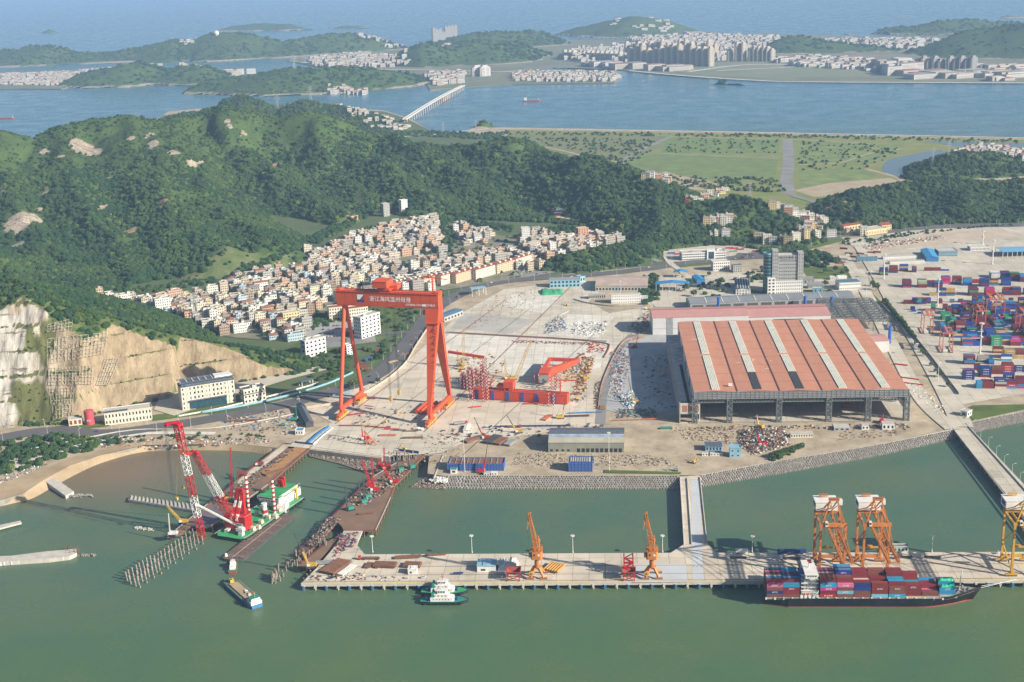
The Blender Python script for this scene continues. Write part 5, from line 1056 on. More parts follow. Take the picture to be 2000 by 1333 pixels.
for y,yb in((2.0,0),(BW-2.8,0)):
 m=MB();m.tube((bx+1.8,y,10.9),(bx+6.4,y,10.9),1.1,n=10);m.beam((bx+1.2,y,10.9),(bx+7.2,y,10.9),.8,1.1,w2=.5);m.build('lifeboat',mat('lifeboat_orange',(.72,.14,.03),.5),sh)
m=MB()
for j in range(5):m.beam((bx+1+j*3,.9,6.5),(bx+1+j*3,.9,12),.35);
m.beam((bx+.8,.9,12),(bx+bw+1.5,.9,12),.4);m.beam((bx+10.5,.9,9),(bx+13.5,.9,13.5),.5);m.build('davit_frame',STW,sh)
fx=LS*.9;m=MB();m.tube((fx,BW/2,9),(fx+1.2,BW/2,25.5),.5,.28,10);m.beam((fx+.5,BW/2-1.6,19),(fx+.5,BW/2+1.6,19),.3);m.build('foremast',STW,sh)
for dx,dy in((3,-3),(3,3),(-2,-4),(-3,3.4),(7,0)):m=MB();m.tube((fx+dx,BW/2+dy-1,10.2),(fx+dx,BW/2+dy+1,10.2),.8,n=10);m.box(fx+dx-1,fx+dx+1,BW/2+dy-1.4,BW/2+dy+1.4,9,9.7);m.build('mooring_winch',STG,sh)
m=MB()
for a_,b_ in zip(rows[24:],rows[25:]):
 for s_ in(2,3):m.add([a_[s_],b_[s_],(b_[s_][0]+.3,b_[s_][1],b_[s_][2]+1.3),(a_[s_][0]+.3,a_[s_][1],a_[s_][2]+1.3)],[(0,1,2,3)])
m.build('bulwark',mat('hull_black',(.012,.014,.022)),sh)
m=MB();m.beam((LS-1,BW/2+1,9.6),SI@P(1985,1132,6.4),.22);m.beam((LS-4,BW/2+3,9.6),SI@P(1990,1133,6.4),.2);m.build('mooring_line',STW,sh)
# === floating crane barge
def hull_sec(m,L,B,z0,z1,bow=.12,stern=.04,mi=0,mt=1,n=24,flare=1.0):
 rows=[]
 for k in range(n+1):
  t=k/n;f=1.0
  if t>1-bow:f=max(.05,1-((t-1+bow)/bow)**2.2*.95)
  if t<stern:f=.75+.25*t/stern
  rows.append((L*t,f*B/2))
 for(x0,a),(x1,b)in zip(rows,rows[1:]):
  m.quad((x0,-a*.94,z0),(x1,-b*.94,z0),(x1,-b,z1),(x0,-a,z1),mi);m.quad((x1,b*.94,z0),(x0,a*.94,z0),(x0,a,z1),(x1,b,z1),mi);m.quad((x0,-a,z1),(x1,-b,z1),(x1,b,z1),(x0,a,z1),mt)
 x0,a=rows[0];m.quad((x0,a*.94,z0),(x0,-a*.94,z0),(x0,-a,z1),(x0,a,z1),mi);x1,b=rows[-1];m.quad((x1,-b*.94,z0),(x1,b*.94,z0),(x1,b,z1),(x1,-b,z1),mi);return rows
A_=P(477,1056,3);B_=P(598,972,3);C_=P(421,1044,3);fa=ang(A_,B_);FL=(B_-A_).length
d_=(C_-A_);FB=abs(-math.sin(fa)*d_.x+math.cos(fa)*d_.y)
mid=A_+Vector((-math.sin(fa),math.cos(fa),0))*FB/2
fc=T('floating_crane','red and white floating crane barge with green deck moored beside the steel pier','crane barge',(mid.x,mid.y,0),fa);FI=FR[fc.name].inverted()
def fl(px,py,z):return FI@P(px,py,z)
def fy(px,py,wy):return FI@RY(px,py,wy)
m=MB();hull_sec(m,FL,FB,-1,3.6,.05,.05);m.build('hull',[mat('barge_black',(.015,.018,.02),.5,var=.3),GRN],fc)
m=MB()
for s in(-1,1):
 for k in range(int(FL/5)):m.tube((k*5+2,s*FB/2,2.4),(k*5+4,s*FB/2,2.4),.8,n=8)
o_=m.build('tyre_fender',BLK,fc);o_['kind']='stuff'
m=MB()
for s in(-1,1):m.path([(1,s*(FB/2-.4),4.7),(FL-4,s*(FB/2-.4),4.7)],.1);m.path([(1,s*(FB/2-.4),4.2),(FL-4,s*(FB/2-.4),4.2)],.08)
m.build('railing',STW,fc)
hb=fl(478,1038,3.6);hx,hy=hb.x+3,1.0
m=MB();m.tube((hx,hy,3.6),(hx,hy,6.2),7.5,n=20);m.build('slewing_pedestal',BRED,fc)
pts=[(hx+10.5*math.cos(a),hy+11.5*math.sin(a))for a in frange(-1.5,1.5,9)]+[(hx-7,hy+11),(hx-7,hy-11)]
m=MB();m.prism(pts,6.2,18);m.build('crane_house',BRED,fc)
m=MB();m.path([(p[0],p[1],19.2)for p in pts]+[(pts[0][0],pts[0][1],19.2)],.12);m.build('railing',STW,fc)
m=MB();m.box(hx-7.2,hx-7.0,hy-8.5,hy-1,9,12.4);m.build('sign_board',STW,fc);text('lettering','中天',2.6,DBL,fc,(hx-7.25,hy-4.6,10.7),(rad(90),0,rad(-90)),.02)
m=MB();m.box(hx+8,hx+8.2,hy-3,hy+3,9,12);m.build('sign_board',STW,fc)
m=MB();m.box(hx-12,hx-7.5,hy-11,hy-4,7,9.6);m.box(hx-11.5,hx-8,hy-10.4,hy-6,9.6,10.6);m.build('operator_cab',STW,fc)
for dx,dy in((-11,-9),(-9,7)):
 m=MB();m.box(hx+dx-2,hx+dx+2,hy+dy-2,hy+dy+2,3.6,6.2);m.path([(hx+dx-2,hy+dy-2,6.8),(hx+dx+2,hy+dy-2,6.8),(hx+dx+2,hy+dy+2,6.8)],.15);m.build('deck_house',STW,fc)
mt=fy(476,960,mid.y+(hx)*math.sin(fa)+2)
for s in(-1,1):m=MB();m.beam((hx+2,hy+s*4.5,18),(hx+5,hy+s*2.2,40),2.4,3.0);m.build('gantry_mast',BRED,fc)
m=MB();m.beam((hx+5,hy-3,39.6),(hx+5,hy+3,39.6),1.6);m.build('mast_head',BRED,fc)
m=MB();
for s in(-1,1):m.lattice((hx-8,hy+s*3,15),(hx+4.5,hy+s*2,35),1.4,8,.3,mats=[1,1,0,0])
m.build('back_strut',[BRED,STW],fc)
# main boom, fly jib and link: points recovered from the photograph on upright planes through the crane
F0=P(395,1051,.5);jt=FI@RY(347,830,F0.y+4);jb=FI@F0;bt=FI@RY(380,884,F0.y+6);bb=Vector((hx-8,hy,13.5));up_=(jt-jb).normalized()
m=MB()
for s in(-1,1):off=Vector((0,s*2.6,0));m.lattice(bb+off*1.3,bt+off,3.4,16,.21,w2=2.4,mats=[0,0,0,0,0,0,1,1,1,1,1])
for k in range(12):p=bb.lerp(bt,(k+.5)/12);m.beam(p+Vector((0,-3,0)),p+Vector((0,3,0)),.22,mi=(0 if(k%6)<3 else 1))
m.build('main_boom',[BRED,STW],fc)
m=MB();m.lattice(jb,jb.lerp(jt,.90),4.4,24,.27,w2=5.0,mats=[0,0,0,0,0,1,1,1,1,1]);m.build('fly_jib',[BRED,STW],fc)
hd=jb.lerp(jt,.93);m=MB();m.lattice(hd-up_*6,jt+up_*1,5.2,3,.45);m.beam(jt+Vector((2.5,0,1)),jt+Vector((-3,9,1)),2.0,3.0);m.box(jt.x-3,jt.x+3,jt.y-3,jt.y+3,jt.z-1,jt.z+1.4);m.tube(jt+Vector((-3,8,0)),jt+Vector((-3,11,0)),1.6,n=12);m.build('jib_head',BRED,fc)
m=MB();m.beam(bt,jb.lerp(jt,.74),1.6,1.8);m.tube(bt+Vector((0,-3.5,0)),bt+Vector((0,3.5,0)),1.8,n=12);m.build('boom_head',BRED,fc)
m=MB();q1=jb.lerp(jt,.31);q2=Vector((hx-9,hy-2,12));m.beam(q1,q2,.9,1.6);m.beam(q1+Vector((0,2,0)),q2+Vector((0,2,0)),.9,1.6);m.build('jib_strut',STW,fc)
m=MB()
for k in range(6):a=jt+Vector((-3.5-.6*(k%3),9+k*.5,0));m.beam(a,Vector((a.x-2,a.y-2,jb.z+45-12*(k%2))),.12)
for k in range(5):m.beam(jt+Vector((k*.4-1,0,0)),bt.lerp(bb,.2+.1*k),.1)
m.beam(bt,(hx+5,hy,36),.22);m.beam(bt+Vector((0,2,0)),(hx+5,hy+2,36),.22);m.beam(bt,FI@RY(600,948,mid.y+FL*.9*math.sin(fa)),.12);m.build('boom_rope',STD,fc)
for k,(px,py,wy)in enumerate(((352,950,0),(340,972,0))):m=MB();p=FI@RY(px+5,py,F0.y+4);m.box(p.x-1,p.x+1,p.y-1,p.y+1,p.z-2.4,p.z);m.beam(p,p+(jt-p)*.6,.1);m.build('hook_block',YEL,fc)
for pb,pt in(((486,998),930),((537,1003),938)):
 b=P(*pb,3.6);h=HT(b,pt);b=FI@b;m=MB();nn=15
 for k in range(nn):m.tube((b.x,b.y,3.6+h*k/nn),(b.x,b.y,3.6+h*(k+1)/nn),1.25,n=12,mi=(k+1)%2,cap=False)
 m.tube((b.x,b.y,3.6+h),(b.x,b.y,3.8+h),1.35,n=12);m.box(b.x-2,b.x+2,b.y-2,b.y+2,3.6+h*.8,3.8+h*.8,1);m.build('spud_mast',[BRED,STW],fc)
b=fl(518,1010,3.6);m=MB();m.tube((b.x,b.y,3.6),(b.x,b.y,15),3.0,2.0,12,mi=1,cap=False);m.tube((b.x,b.y,8),(b.x,b.y,11),3.05,2.8,12,mi=0,cap=False);m.tube((b.x,b.y,15),(b.x,b.y,17),2.6,n=12,mi=1);m.build('buoy_tower',[BRED,STW],fc)
for px,py,s in((510,1022,1),(502,1006,1),(525,1013,1),(512,996,1.1),(538,1012,1.2),(494,1036,1.2),(505,1033,1),(545,1000,.9)):
 b=fl(px,py,3.6);m=MB();m.tube((b.x,b.y-1.6*s,5.6),(b.x,b.y+1.6*s,5.6),1.8*s,n=14);m.box(b.x-2.2*s,b.x+2.2*s,b.y-2*s,b.y+2*s,3.6,4.6);m.build('anchor_winch',mat('winch_cream',(.62,.58,.46),.6,var=.2,stain=.3),fc)
b=fl(506,992,3.6);b.x+=6;sL,sB=FL*.34,FB*.62;m=MB();x0=b.x;m.prism([(x0,-sB/2+2),(x0+sL,-sB/2+2),(x0+sL,sB/2+2),(x0,sB/2+2)],3.6,9.4,mt=1);acc=m.build('accommodation',[STW,GRN],fc)
for lv in range(2):
 m=MB();z=9.4+lv*3;e=lv*1.6;m.prism([(x0-4+e*2.6,-sB/2+1+e),(x0+sL*.94-e,-sB/2+1+e),(x0+sL*.94-e,sB/2+3-e),(x0-4+e*2.6,sB/2+3-e)],z,z+2.7,mt=1);d=m.build('deck_tier',[STW,GRN],acc)
 m=MB();m.path([(x0-4,-sB/2+.6,z+3.5),(x0+sL*.94,-sB/2+.6,z+3.5)],.14);m.build('railing',STW,d)
 for k in range(9):m=MB();xx=x0+k*sL/10;yy=-sB/2+1+e;m.box(xx,xx+1.1,yy-.06,yy,z+1,z+1.9);m.build('window',M_DARK,d)
 for k in range(6):m=MB();yy=-sB/2+2.4+e+k*sB/7;xx=x0-4+e*2.6;m.box(xx-.06,xx,yy,yy+1.6,z+1,z+2);m.build('window',M_DARK,d)
m=MB();m.prism([(x0-5,-sB/2+0),(x0+2,-sB/2+0),(x0+2,sB/2+4),(x0-5,sB/2+4)],12.2,14.9,mt=1);br_=m.build('bridge',[STW,GRN],acc)
m=MB();m.box(x0-5.06,x0-5,-sB/2+1,sB/2+3,13.2,14.2);m.build('bridge_window',M_DARK,br_)
for px,hh in((556,18),(574,20)):
 b=fl(px,975,3.6);m=MB()
 for s in(-1,1):m.beam((b.x,4+s*3,3.6),(b.x+1,4+s*1.5,3.6+hh),1.8,2.4)
 m.beam((b.x+1,2,3.2+hh),(b.x+1,6,3.2+hh),2.4,2.4);m.beam((b.x+8,4,3.6),(b.x+1,4,3.6+hh*.9),1.2);m.build('boom_rest',BRED,fc)
b=fl(580,975,3.6);m=MB();m.tube((b.x,b.y,3.6),(b.x,b.y,14),.9,n=10);m.beam((b.x-5,b.y+3,14.2),(b.x+4,b.y-2,14.2),.8);m.build('deck_crane',YEL,fc)
# deck barge alongside, the white push house at its far end
A2,B2=P(468,1097,1.8),P(575,1010,1.8);a2=ang(A2,B2);L2=(B2-A2).length;W2=19.0
M_BRG=mat('barge_brown',(.15,.10,.08),.85,0,c2=(.10,.068,.055),scale=.2,stain=.35)
bg=T('deck_barge','long flat brown deck barge lying alongside the green decked crane barge','barge',(A2.x,A2.y,0),a2);BI=FR[bg.name].inverted()
m=MB();m.prism([(2,-1),(0,3),(0,W2-4),(3,W2-.5),(L2,W2-.5),(L2+2,W2-4),(L2+2,2),(L2,0),(8,-1.5)],-.8,2.4,mt=1);m.build('hull',[STD,M_BRG],bg)
for y in(W2*.5,):m=MB();m.box(4,L2-6,y-.25,y+.25,2.4,2.5);m.build('marking',mat('chalk',(.45,.42,.38),.8),bg)
for k in range(5):m=MB();x=8+k*(L2-14)/5;m.box(x,x+.25,.5,W2-1,2.4,2.48);m.build('deck_seam',mat('chalk',(.45,.42,.38)),bg)
for k in range(18):m=MB();x=6+(k%9)*(L2-12)/9;y=3 if k<9 else W2-3;m.tube((x,y,2.4),(x,y,3.1),.35,n=8);m.build('bollard',STD,bg)
m=MB();m.tube((5,W2-3,2.4),(5,W2-3,5.0),1.5,.8,10);m.build('deck_tank',STW,bg)
wb=T('work_boat','white boxy work boat tied across the far end of the brown barge','boat',P(548,1010,0),a2+.25);m=MB();hull_sec(m,26,11,-.5,2.6,.15,.05);m.build('hull',[STD,STG],wb,loc=(2,0,0))
m=MB();m.box(4,17,-4,4,2.6,9.2);hs_=m.build('deckhouse',STW,wb);m=MB()
for k in range(6):m.path([(4+k*2.4,-4,9.2),(4+k*2.4,-4,11)],.15)
m.path([(4,-4,10.4),(17,-4,10.4),(17,4,10.4)],.12);m.tube((8,0,9),(8,0,14),.3,n=6);m.build('rail',STW,hs_)
for k in range(8):m=MB();m.box(5+(k%4)*3,5.6+(k%4)*3,-4.05,-4,4.2+2.6*(k//4),4.9+2.6*(k//4));m.build('window',M_DARK,hs_)
for k in range(4):m=MB();m.tube((18+k*1.8,-3+k,2.6),(18+k*1.8,0+k,4.6),.9,n=10);m.build('drum',(DRED,STW)[k%2],wb)
# --- harbour tugs
def tug(loc,rz,label,deck,rust=0):
 o=T('tugboat',label,'boat',loc,rz,'tugboats at the quay');m=MB();hull_sec(m,37,11,-.6,2.5,.3,.25,n=28);m.build('hull',[mat('tug_black',(.015,.02,.03),.5),deck],o)
 r=MB();hull_sec(r,37.3,11.4,1.9,2.9,.3,.25,n=28);r.f=[f for f,k in zip(r.f,r.m)if k==0];r.m=[0]*len(r.f);r.build('bulwark',mat('tug_black',(.015,.02,.03)),o)
 m=MB();m.prism([(8,-3.8),(25,-3.8),(26.5,-2),(26.5,2),(25,3.8),(8,3.8)],2.5,5.4);h=m.build('deckhouse',STW,o)
 m=MB();m.prism([(10,-3),(22,-3),(23,-1.6),(23,1.6),(22,3),(10,3)],5.4,8.0);h2=m.build('deck_tier',STW,o)
 m=MB();m.prism([(13.5,-2.4),(20,-2.4),(21,-1.2),(21,1.2),(20,2.4),(13.5,2.4)],8,10.8);w=m.build('wheelhouse',STW,o);m=MB();m.prism([(13,-2.9),(21,-2.7),(22,0),(21,2.7),(13,2.9)],10.8,11.1);m.build('roof',STW,w)
 for k in range(3):m=MB();m.box(14+k*2,15.4+k*2,-2.46,-2.4,9.3,10.3);m.build('window',M_DARK,w)
 for k in range(6):m=MB();m.box(10+k*2.4,10.7+k*2.4,-3.86,-3.8,3.8,4.5);m.build('window',M_DARK,h)
 for k in range(4):m=MB();m.box(11+k*2.8,12+k*2.8,-3.06,-3,6.4,7.2);m.build('window',M_DARK,h2)
 for y in(-2.2,2.2):m=MB();m.box(9,11,y-.8,y+.8,5.4,9.4);m.tube((10,y,9.4),(10,y,10.4),.4,n=8,mi=1);m.build('funnel',[GRT,STD],o)
 m=MB();m.tube((17,0,11),(17,0,17),.25,.12,6);m.beam((15.8,0,14),(18.2,0,14),.25);m.beam((17,-1.4,13),(17,1.4,13),.2);m.build('mast',BRED if rust else STW,o)
 m=MB();m.path([(4,-5,3.6),(8,-5,3.6)],.12);m.tube((28,-1.6,3.5),(28,1.6,3.5),1.0,n=10);m.build('tow_winch',DBL,o);m=MB();m.box(4,6,-2,2,2.5,4.3);m.tube((5,-1.5,4.2),(5,1.5,4.2),1.1,n=10);m.build('aft_winch',DBL,o)
 m=MB();m.path([(8,-4.3,6.3),(24,-4.3,6.3)],.1);m.path([(8,4.3,6.3),(24,4.3,6.3)],.1);m.build('railing',STW,o)
 for k in range(7):m=MB();x=4+k*4.6;m.tube((x,-5.75,1.4),(x,-5.25,1.4),.75,n=10);m.build('tyre_fender',BLK,o)
 return o
t1=P(823,1162,0);tug((t1.x,t1.y+3,0),QA,'white and teal tugboat nearer the quay, with a red mast top',GRN,1);t2=P(822,1178,0);tug((t2.x,t2.y+1,0),QA,'white and teal tugboat on the outer side, farther from the quay',GRT)
# motor barge under way and the small boat before it
A3,B3=P(503,1188,0),P(447,1138,0);a3=ang(A3,B3);L3=(B3-A3).length+4;o=T('cargo_boat','blue sterned sand carrier with yellow deck crane heading past the pile rows','boat',A3,a3);m=MB();hull_sec(m,L3,12,-.6,2.6,.16,.08);m.build('hull',[BLU,mat('deck_olive',(.10,.16,.08),.8,var=.2,stain=.4)],o)
m=MB();m.box(12,L3-14,-3.8,3.8,2.6,3.6);m.build('hatch',M_SAND,o);m=MB()
m.box(1,9,-4.6,4.6,2.6,5.2);h=m.build('deckhouse',STW,o);m=MB();m.box(2,7,-3.6,3.6,5.2,7.8);m.build('wheelhouse',STW,h);m=MB();m.box(7,7.06,-3.2,3.2,6.4,7.3);m.build('window',M_DARK,h);m=MB();m.box(1.4,7.6,-4,4,7.8,8);m.build('roof',GRT,h);m=MB();m.tube((4,0,8),(4,0,12.5),.18,n=6);m.beam((4,-1,11),(4,1,11),.15);m.build('mast',YEL,h)
m=MB();x=L3-10;m.box(x-1.6,x+1.6,-1.6,1.6,2.6,5.4);m.beam((x,0,5),(x-6,1,8.5),.8);m.beam((x-6,1,8.5),(x-12,1.5,6),.5);m.build('deck_crane',YEL,o)
for k in range(5):m=MB();m.box(13+k*3,15+k*3,-3+(k%2),-1+(k%2),3.6,4.6);m.build('cargo_box',(STG,STW,M_SAND)[k%3],o)
for s in(-1,1):m=MB();m.path([(3,s*5.6,3.6),(L3*.8,s*5.6,3.6)],.12);m.build('railing',STW,o)
A4,B4=P(454,1122,0),P(457,1096,0);o=T('work_boat','small white workboat following behind the brown deck barge','boat',A4,ang(A4,B4));L4=(B4-A4).length;m=MB();hull_sec(m,L4,7.4,-.4,1.8,.25,.06);m.build('hull',[mat('boat_maroon',(.28,.05,.06),.5),mat('deck_olive',(.10,.16,.08))],o);m=MB();m.box(5,L4*.62,-2.4,2.4,1.8,4.2);m.box(L4*.38,L4*.58,-1.9,1.9,4.2,6.4);h=m.build('cabin',STW,o);m=MB();m.box(L4*.58,L4*.58+.06,-1.5,1.5,5,6);m.build('window',M_DARK,h);m=MB();m.tube((L4*.45,0,6.4),(L4*.45,0,9),.12,n=6);m.build('mast',STW,o)
for px,py,L,col,lb,wy in((1022,199,62,'dull','distant brown cargo ship crossing the wide blue bay',0),(-8,233,70,'red','distant red hulled ship at the left picture edge',0)):
 b=P(px,py,0);o=T('cargo_ship',lb,'ship',b,-.1);m=MB();hull_sec(m,L,11,-.5,4.5,.12,.05);m.build('hull',[DRED,STG],o);m=MB();m.box(3,12,-4.5,4.5,4.5,13);m.build('deckhouse',STW,o);m=MB();m.box(16,L-10,-4,4,4.5,6);m.build('hatch',STG,o);m=MB();m.tube((L-8,0,4.5),(L-8,0,14),.4,n=6);m.build('mast',STW,o)
 # === buildings: walls with real window openings
def wallface(m,a,b,z0,z1,nf,nb,wi=.55,hi=.5,dep=.25,mi=0,gi=1,sill=.25,skip=()):
 """one facade from a to b (corner points), nf storeys by nb bays, each bay with a recessed window; shares vertices along cell edges"""
 a=Vector((a[0],a[1],0));b=Vector((b[0],b[1],0));L=(b-a).length;d=(b-a)/L;n=Vector((d.y,-d.x,0));H=(z1-z0)/nf;Wb=L/nb
 for f in range(nf):
  for c in range(nb):
   x0,x1,y0,y1=c*Wb,(c+1)*Wb,z0+f*H,z0+(f+1)*H
   Pt=lambda x,z,o=0:a+d*x-n*o+Vector((0,0,z))
   if(f,c)in skip or f in skip:m.quad(Pt(x0,y0),Pt(x1,y0),Pt(x1,y1),Pt(x0,y1),mi);continue
   u0,u1=x0+Wb*(1-wi)/2,x1-Wb*(1-wi)/2;v0=y0+H*sill;v1=min(y1-.08*H,v0+H*hi)
   O=[Pt(x0,y0),Pt(x1,y0),Pt(x1,y1),Pt(x0,y1)];I=[Pt(u0,v0),Pt(u1,v0),Pt(u1,v1),Pt(u0,v1)];D=[Pt(u0,v0,dep),Pt(u1,v0,dep),Pt(u1,v1,dep),Pt(u0,v1,dep)]
   for k in range(4):j=(k+1)%4;m.quad(O[k],O[j],I[j],I[k],mi);m.quad(I[k],I[j],D[j],D[k],mi)
   m.quad(*D,gi)
def block_walls(m,x0,x1,y0,y1,z0,z1,nf,nbx,nby,**k):
 for a,b,n in(((x0,y0),(x1,y0),nbx),((x1,y0),(x1,y1),nby),((x1,y1),(x0,y1),nbx),((x0,y1),(x0,y0),nby)):wallface(m,a,b,z0,z1,nf,n,**k)
 return m
ROOFG=mat('roof_grey',(.30,.29,.28),.9,0,c2=(.20,.19,.18),scale=.3,stain=.3);ROOFP=mat('roof_pale',(.50,.48,.45),.9,0,c2=(.38,.36,.33),scale=.3,stain=.3)
ROOFB=mat('roof_blue',(.03,.24,.52),.6,0,var=.1,scale=.2,stain=.08);ROOFR=mat('roof_red',(.30,.07,.045),.8,0,var=.15,scale=.4,stain=.15);ROOFD=mat('roof_slate',(.10,.12,.16),.7,0,var=.15,scale=.3,stain=.1)
def block(name,label,cat,pl,pr,top,depth,wallm,roofm,nf,nb,nby=None,group=None,parapet=.9,base=LAND,glass=None,wi=.5,hi=.5,over=0,roofbits=0,zt=None,rz=None,depthfrom=None,skip=()):
 """a flat roofed building whose front base runs between two photo pixels and whose front eave reaches row `top`"""
 a,b=P(*pl,base),P(*pr,base);w=(b-a).length;o=T(name,label,cat,a,ang(a,b),group);h=HT(a,top)if zt is None else zt
 nby=nby or max(1,int(depth/(w/nb)));m=MB(weld=True);block_walls(m,0,w,0,depth,0,h,nf,nb,nby,wi=wi,hi=hi,skip=skip);m.build('wall',[wallm,glass or M_DARK],o)
 m=MB();m.box(-over,w+over,-over,depth+over,h,h+.25)
 rf=m.build('roof',roofm,o)
 if parapet:
  m=MB();e=.3+over
  for x0,x1,y0,y1 in((-e,w+e,-e,-e+.35),(-e,w+e,depth+e-.35,depth+e),(-e,-e+.35,-e+.35,depth+e-.35),(w+e-.35,w+e,-e+.35,depth+e-.35)):m.box(x0,x1,y0,y1,h+.02,h+parapet)
  m.build('parapet',wallm,rf)
 r=random.Random(int(pl[0]*7+pl[1]))
 for k in range(roofbits):
  x,y=r.uniform(2,w-6),r.uniform(2,depth-4);m=MB();m.box(x,x+r.uniform(2,5),y,y+r.uniform(2,3),h+.25,h+r.uniform(1.6,3.4));m.build('roof_unit',wallm if k%2 else STG,rf)
 return o,w,h
def shed(name,label,pl,pr,top,depth,wallm,roofm,rise=3.0,ridge_along=True,base=LAND,open_front=False,cols=6,cat='shed',nb=0,nf=1,group=None,zt=None,over=.5,glass=None,wi=.5,hi=.4):
 a,b=P(*pl,base),P(*pr,base);w=(b-a).length;o=T(name,label,cat,a,ang(a,b),group);h=HT(a,top)if zt is None else zt;e=over
 if open_front:
  for k in range(cols):
   x=.4+k*(w-.8)/(cols-1)
   for y in(.4,depth-.4):m=MB();m.box(x-.3,x+.3,y-.3,y+.3,0,h);m.build('column',STW,o)
 else:
  m=MB(weld=True)
  if nb:block_walls(m,0,w,0,depth,0,h,nf,nb,max(1,int(nb*depth/w)),wi=wi,hi=hi)
  else:m.prism([(0,0),(w,0),(w,depth),(0,depth)],0,h,top=False,bottom=False)
  if ridge_along:m.add([(0,0,h),(0,depth,h),(0,depth/2,h+rise)],[(0,1,2)]);m.add([(w,0,h),(w,depth,h),(w,depth/2,h+rise)],[(0,2,1)])
  else:m.add([(0,0,h),(w,0,h),(w/2,0,h+rise)],[(0,1,2)]);m.add([(0,depth,h),(w,depth,h),(w/2,depth,h+rise)],[(0,2,1)])
  m.build('wall',[wallm,glass or M_DARK],o)
 m=MB();t=.3
 if ridge_along:
  for y0,y1 in((-e,depth/2),(depth+e,depth/2)):
   z0_=h+.05;m.add([(-e,y0,z0_),(w+e,y0,z0_),(w+e,y1,h+rise+.1),(-e,y1,h+rise+.1),(-e,y0,z0_+t),(w+e,y0,z0_+t),(w+e,y1,h+rise+t+.1),(-e,y1,h+rise+t+.1)],[(0,1,2,3),(4,5,6,7),(0,1,5,4),(1,2,6,5),(3,0,4,7)])
 else:
  for x0,x1 in((-e,w/2),(w+e,w/2)):
   z0_=h+.05;m.add([(x0,-e,z0_),(x0,depth+e,z0_),(x1,depth+e,h+rise+.1),(x1,-e,h+rise+.1),(x0,-e,z0_+t),(x0,depth+e,z0_+t),(x1,depth+e,h+rise+t+.1),(x1,-e,h+rise+t+.1)],[(0,1,2,3),(4,5,6,7),(0,1,5,4),(3,0,4,7),(1,2,6,5)])
 rf=m.build('roof',roofm,o);return o,w,h,rf
 # --- the great fabrication hall
ROOFPINK=mat('roof_terracotta',(.50,.228,.142),.7,0,c2=(.45,.20,.125),scale=.12,stain=.22,stretch=(1,.16,1));SKYL=mat('skylight',(.74,.75,.66),.5,0,var=.08,scale=.1);ROOFPK=mat('roof_rose',(.47,.24,.22),.7,0,var=.05,scale=.1,stain=.08)
CLAD=mat('cladding_white',(.58,.59,.60),.6,0,var=.06,scale=.1,stain=.1);TRS=mat('truss_grey',(.17,.19,.20),.7,0,var=.2,scale=.2);CLGR=mat('cladding_grey',(.20,.22,.22),.6,0,var=.15,scale=.1)
ha,hb_=P(1357,827),P(1770,822);HAr=ang(ha,hb_);HW=(hb_-ha).length;HD=276.0;HH=34.6;hall=T('fabrication_hall','enormous open fronted hall with a terracotta roof, ridged in five bays, and pale skylights','hall',ha,HAr);HI=FR[hall.name].inverted()
NB=5;bwid=HW/NB;Rr=.7
m=MB()
for k in range(NB):
 x0,xm,x1=k*bwid-(1 if k==0 else 0),(k+.5)*bwid,(k+1)*bwid+(1 if k==NB-1 else 0)
 for p,q_,zp,zq in((x0,xm,HH,HH+Rr),(xm,x1,HH+Rr,HH)):
  for j in range(12):
   y0,y1=-1+j*(HD+2)/12,-1+(j+1)*(HD+2)/12;m.quad((p,y0,zp),(q_,y0,zq),(q_,y1,zq),(p,y1,zp))
m.build('roof',ROOFPINK,hall)
rrd=random.Random(12)
for k in range(1,NB):m=MB();m.box(k*bwid-.7,k*bwid+.7,-1,HD+1,HH+.02,HH+.35);m.build('gutter',mat('gutter_dark',(.09,.035,.03),.8),hall)
for k in range(NB):
 xm=(k+.5)*bwid
 for j,(y0,y1)in enumerate(((4,HD*.46),(HD*.485,HD*.985))):
  for i_ in range(5):
   lo=y0
   if j==0 and k in(1,2):lo=HD*.23;m=MB();x=xm-3.9+i_*1.7;m.box(x,x+1.2,y0,lo-1,HH+Rr-.1,HH+Rr+.55);m.build('roof_opening',STD,hall)
   m=MB();x=xm-3.9+i_*1.7;m.box(x,x+1.25,lo,y1,HH+Rr-.1,HH+Rr+.65);m.build('skylight',SKYL,hall)
for k in range(14):m=MB();x,y=rrd.uniform(4,HW-8),rrd.uniform(4,HD-10);z=HH+Rr*(1-abs((x%bwid)/bwid*2-1))+.1;L=rrd.uniform(3,9);m.beam((x,y,z+.4),(x+L*rrd.uniform(-.3,1),y+L*rrd.uniform(-.6,.4),z+.5),.4,.3);m.build('loose_sheet',STW,hall)
m=MB();m.box(36,40,14,17,HH+1.2,HH+3.5);m.build('roof_unit',STW,hall)
m=MB();m.box(-1.2,HW+1.2,-1.3,-1.0,HH-8,HH+.1)
fas=m.build('front_fascia',CLGR,hall);m=MB()
for z in(HH-7.8,HH-6,HH-4.2,HH-2.3,HH-.3):m.box(-1.4,HW+1.4,-1.8,-1.3,z,z+.3)
for k in range(46):x=-1+k*(HW+2)/45;m.box(x,x+.25,-1.75,-1.3,HH-8,HH+.3)
m.build('front_purlins',mat('purlin',(.34,.34,.36),.6),hall)
m=MB()
for y in(0,3):
 m.beam((0,y,HH-8),(HW,y,HH-8),.7);m.beam((0,y,HH-12),(HW,y,HH-12),.8)
 for k in range(60):x=k*HW/60;m.beam((x,y,HH-12),(x+HW/120,y,HH-8),.45);m.beam((x+HW/120,y,HH-8),(x+HW/60,y,HH-12),.45)
m.build('front_truss',TRS,hall)
colx=[0,.165*HW,.40*HW,.635*HW,.82*HW,HW]
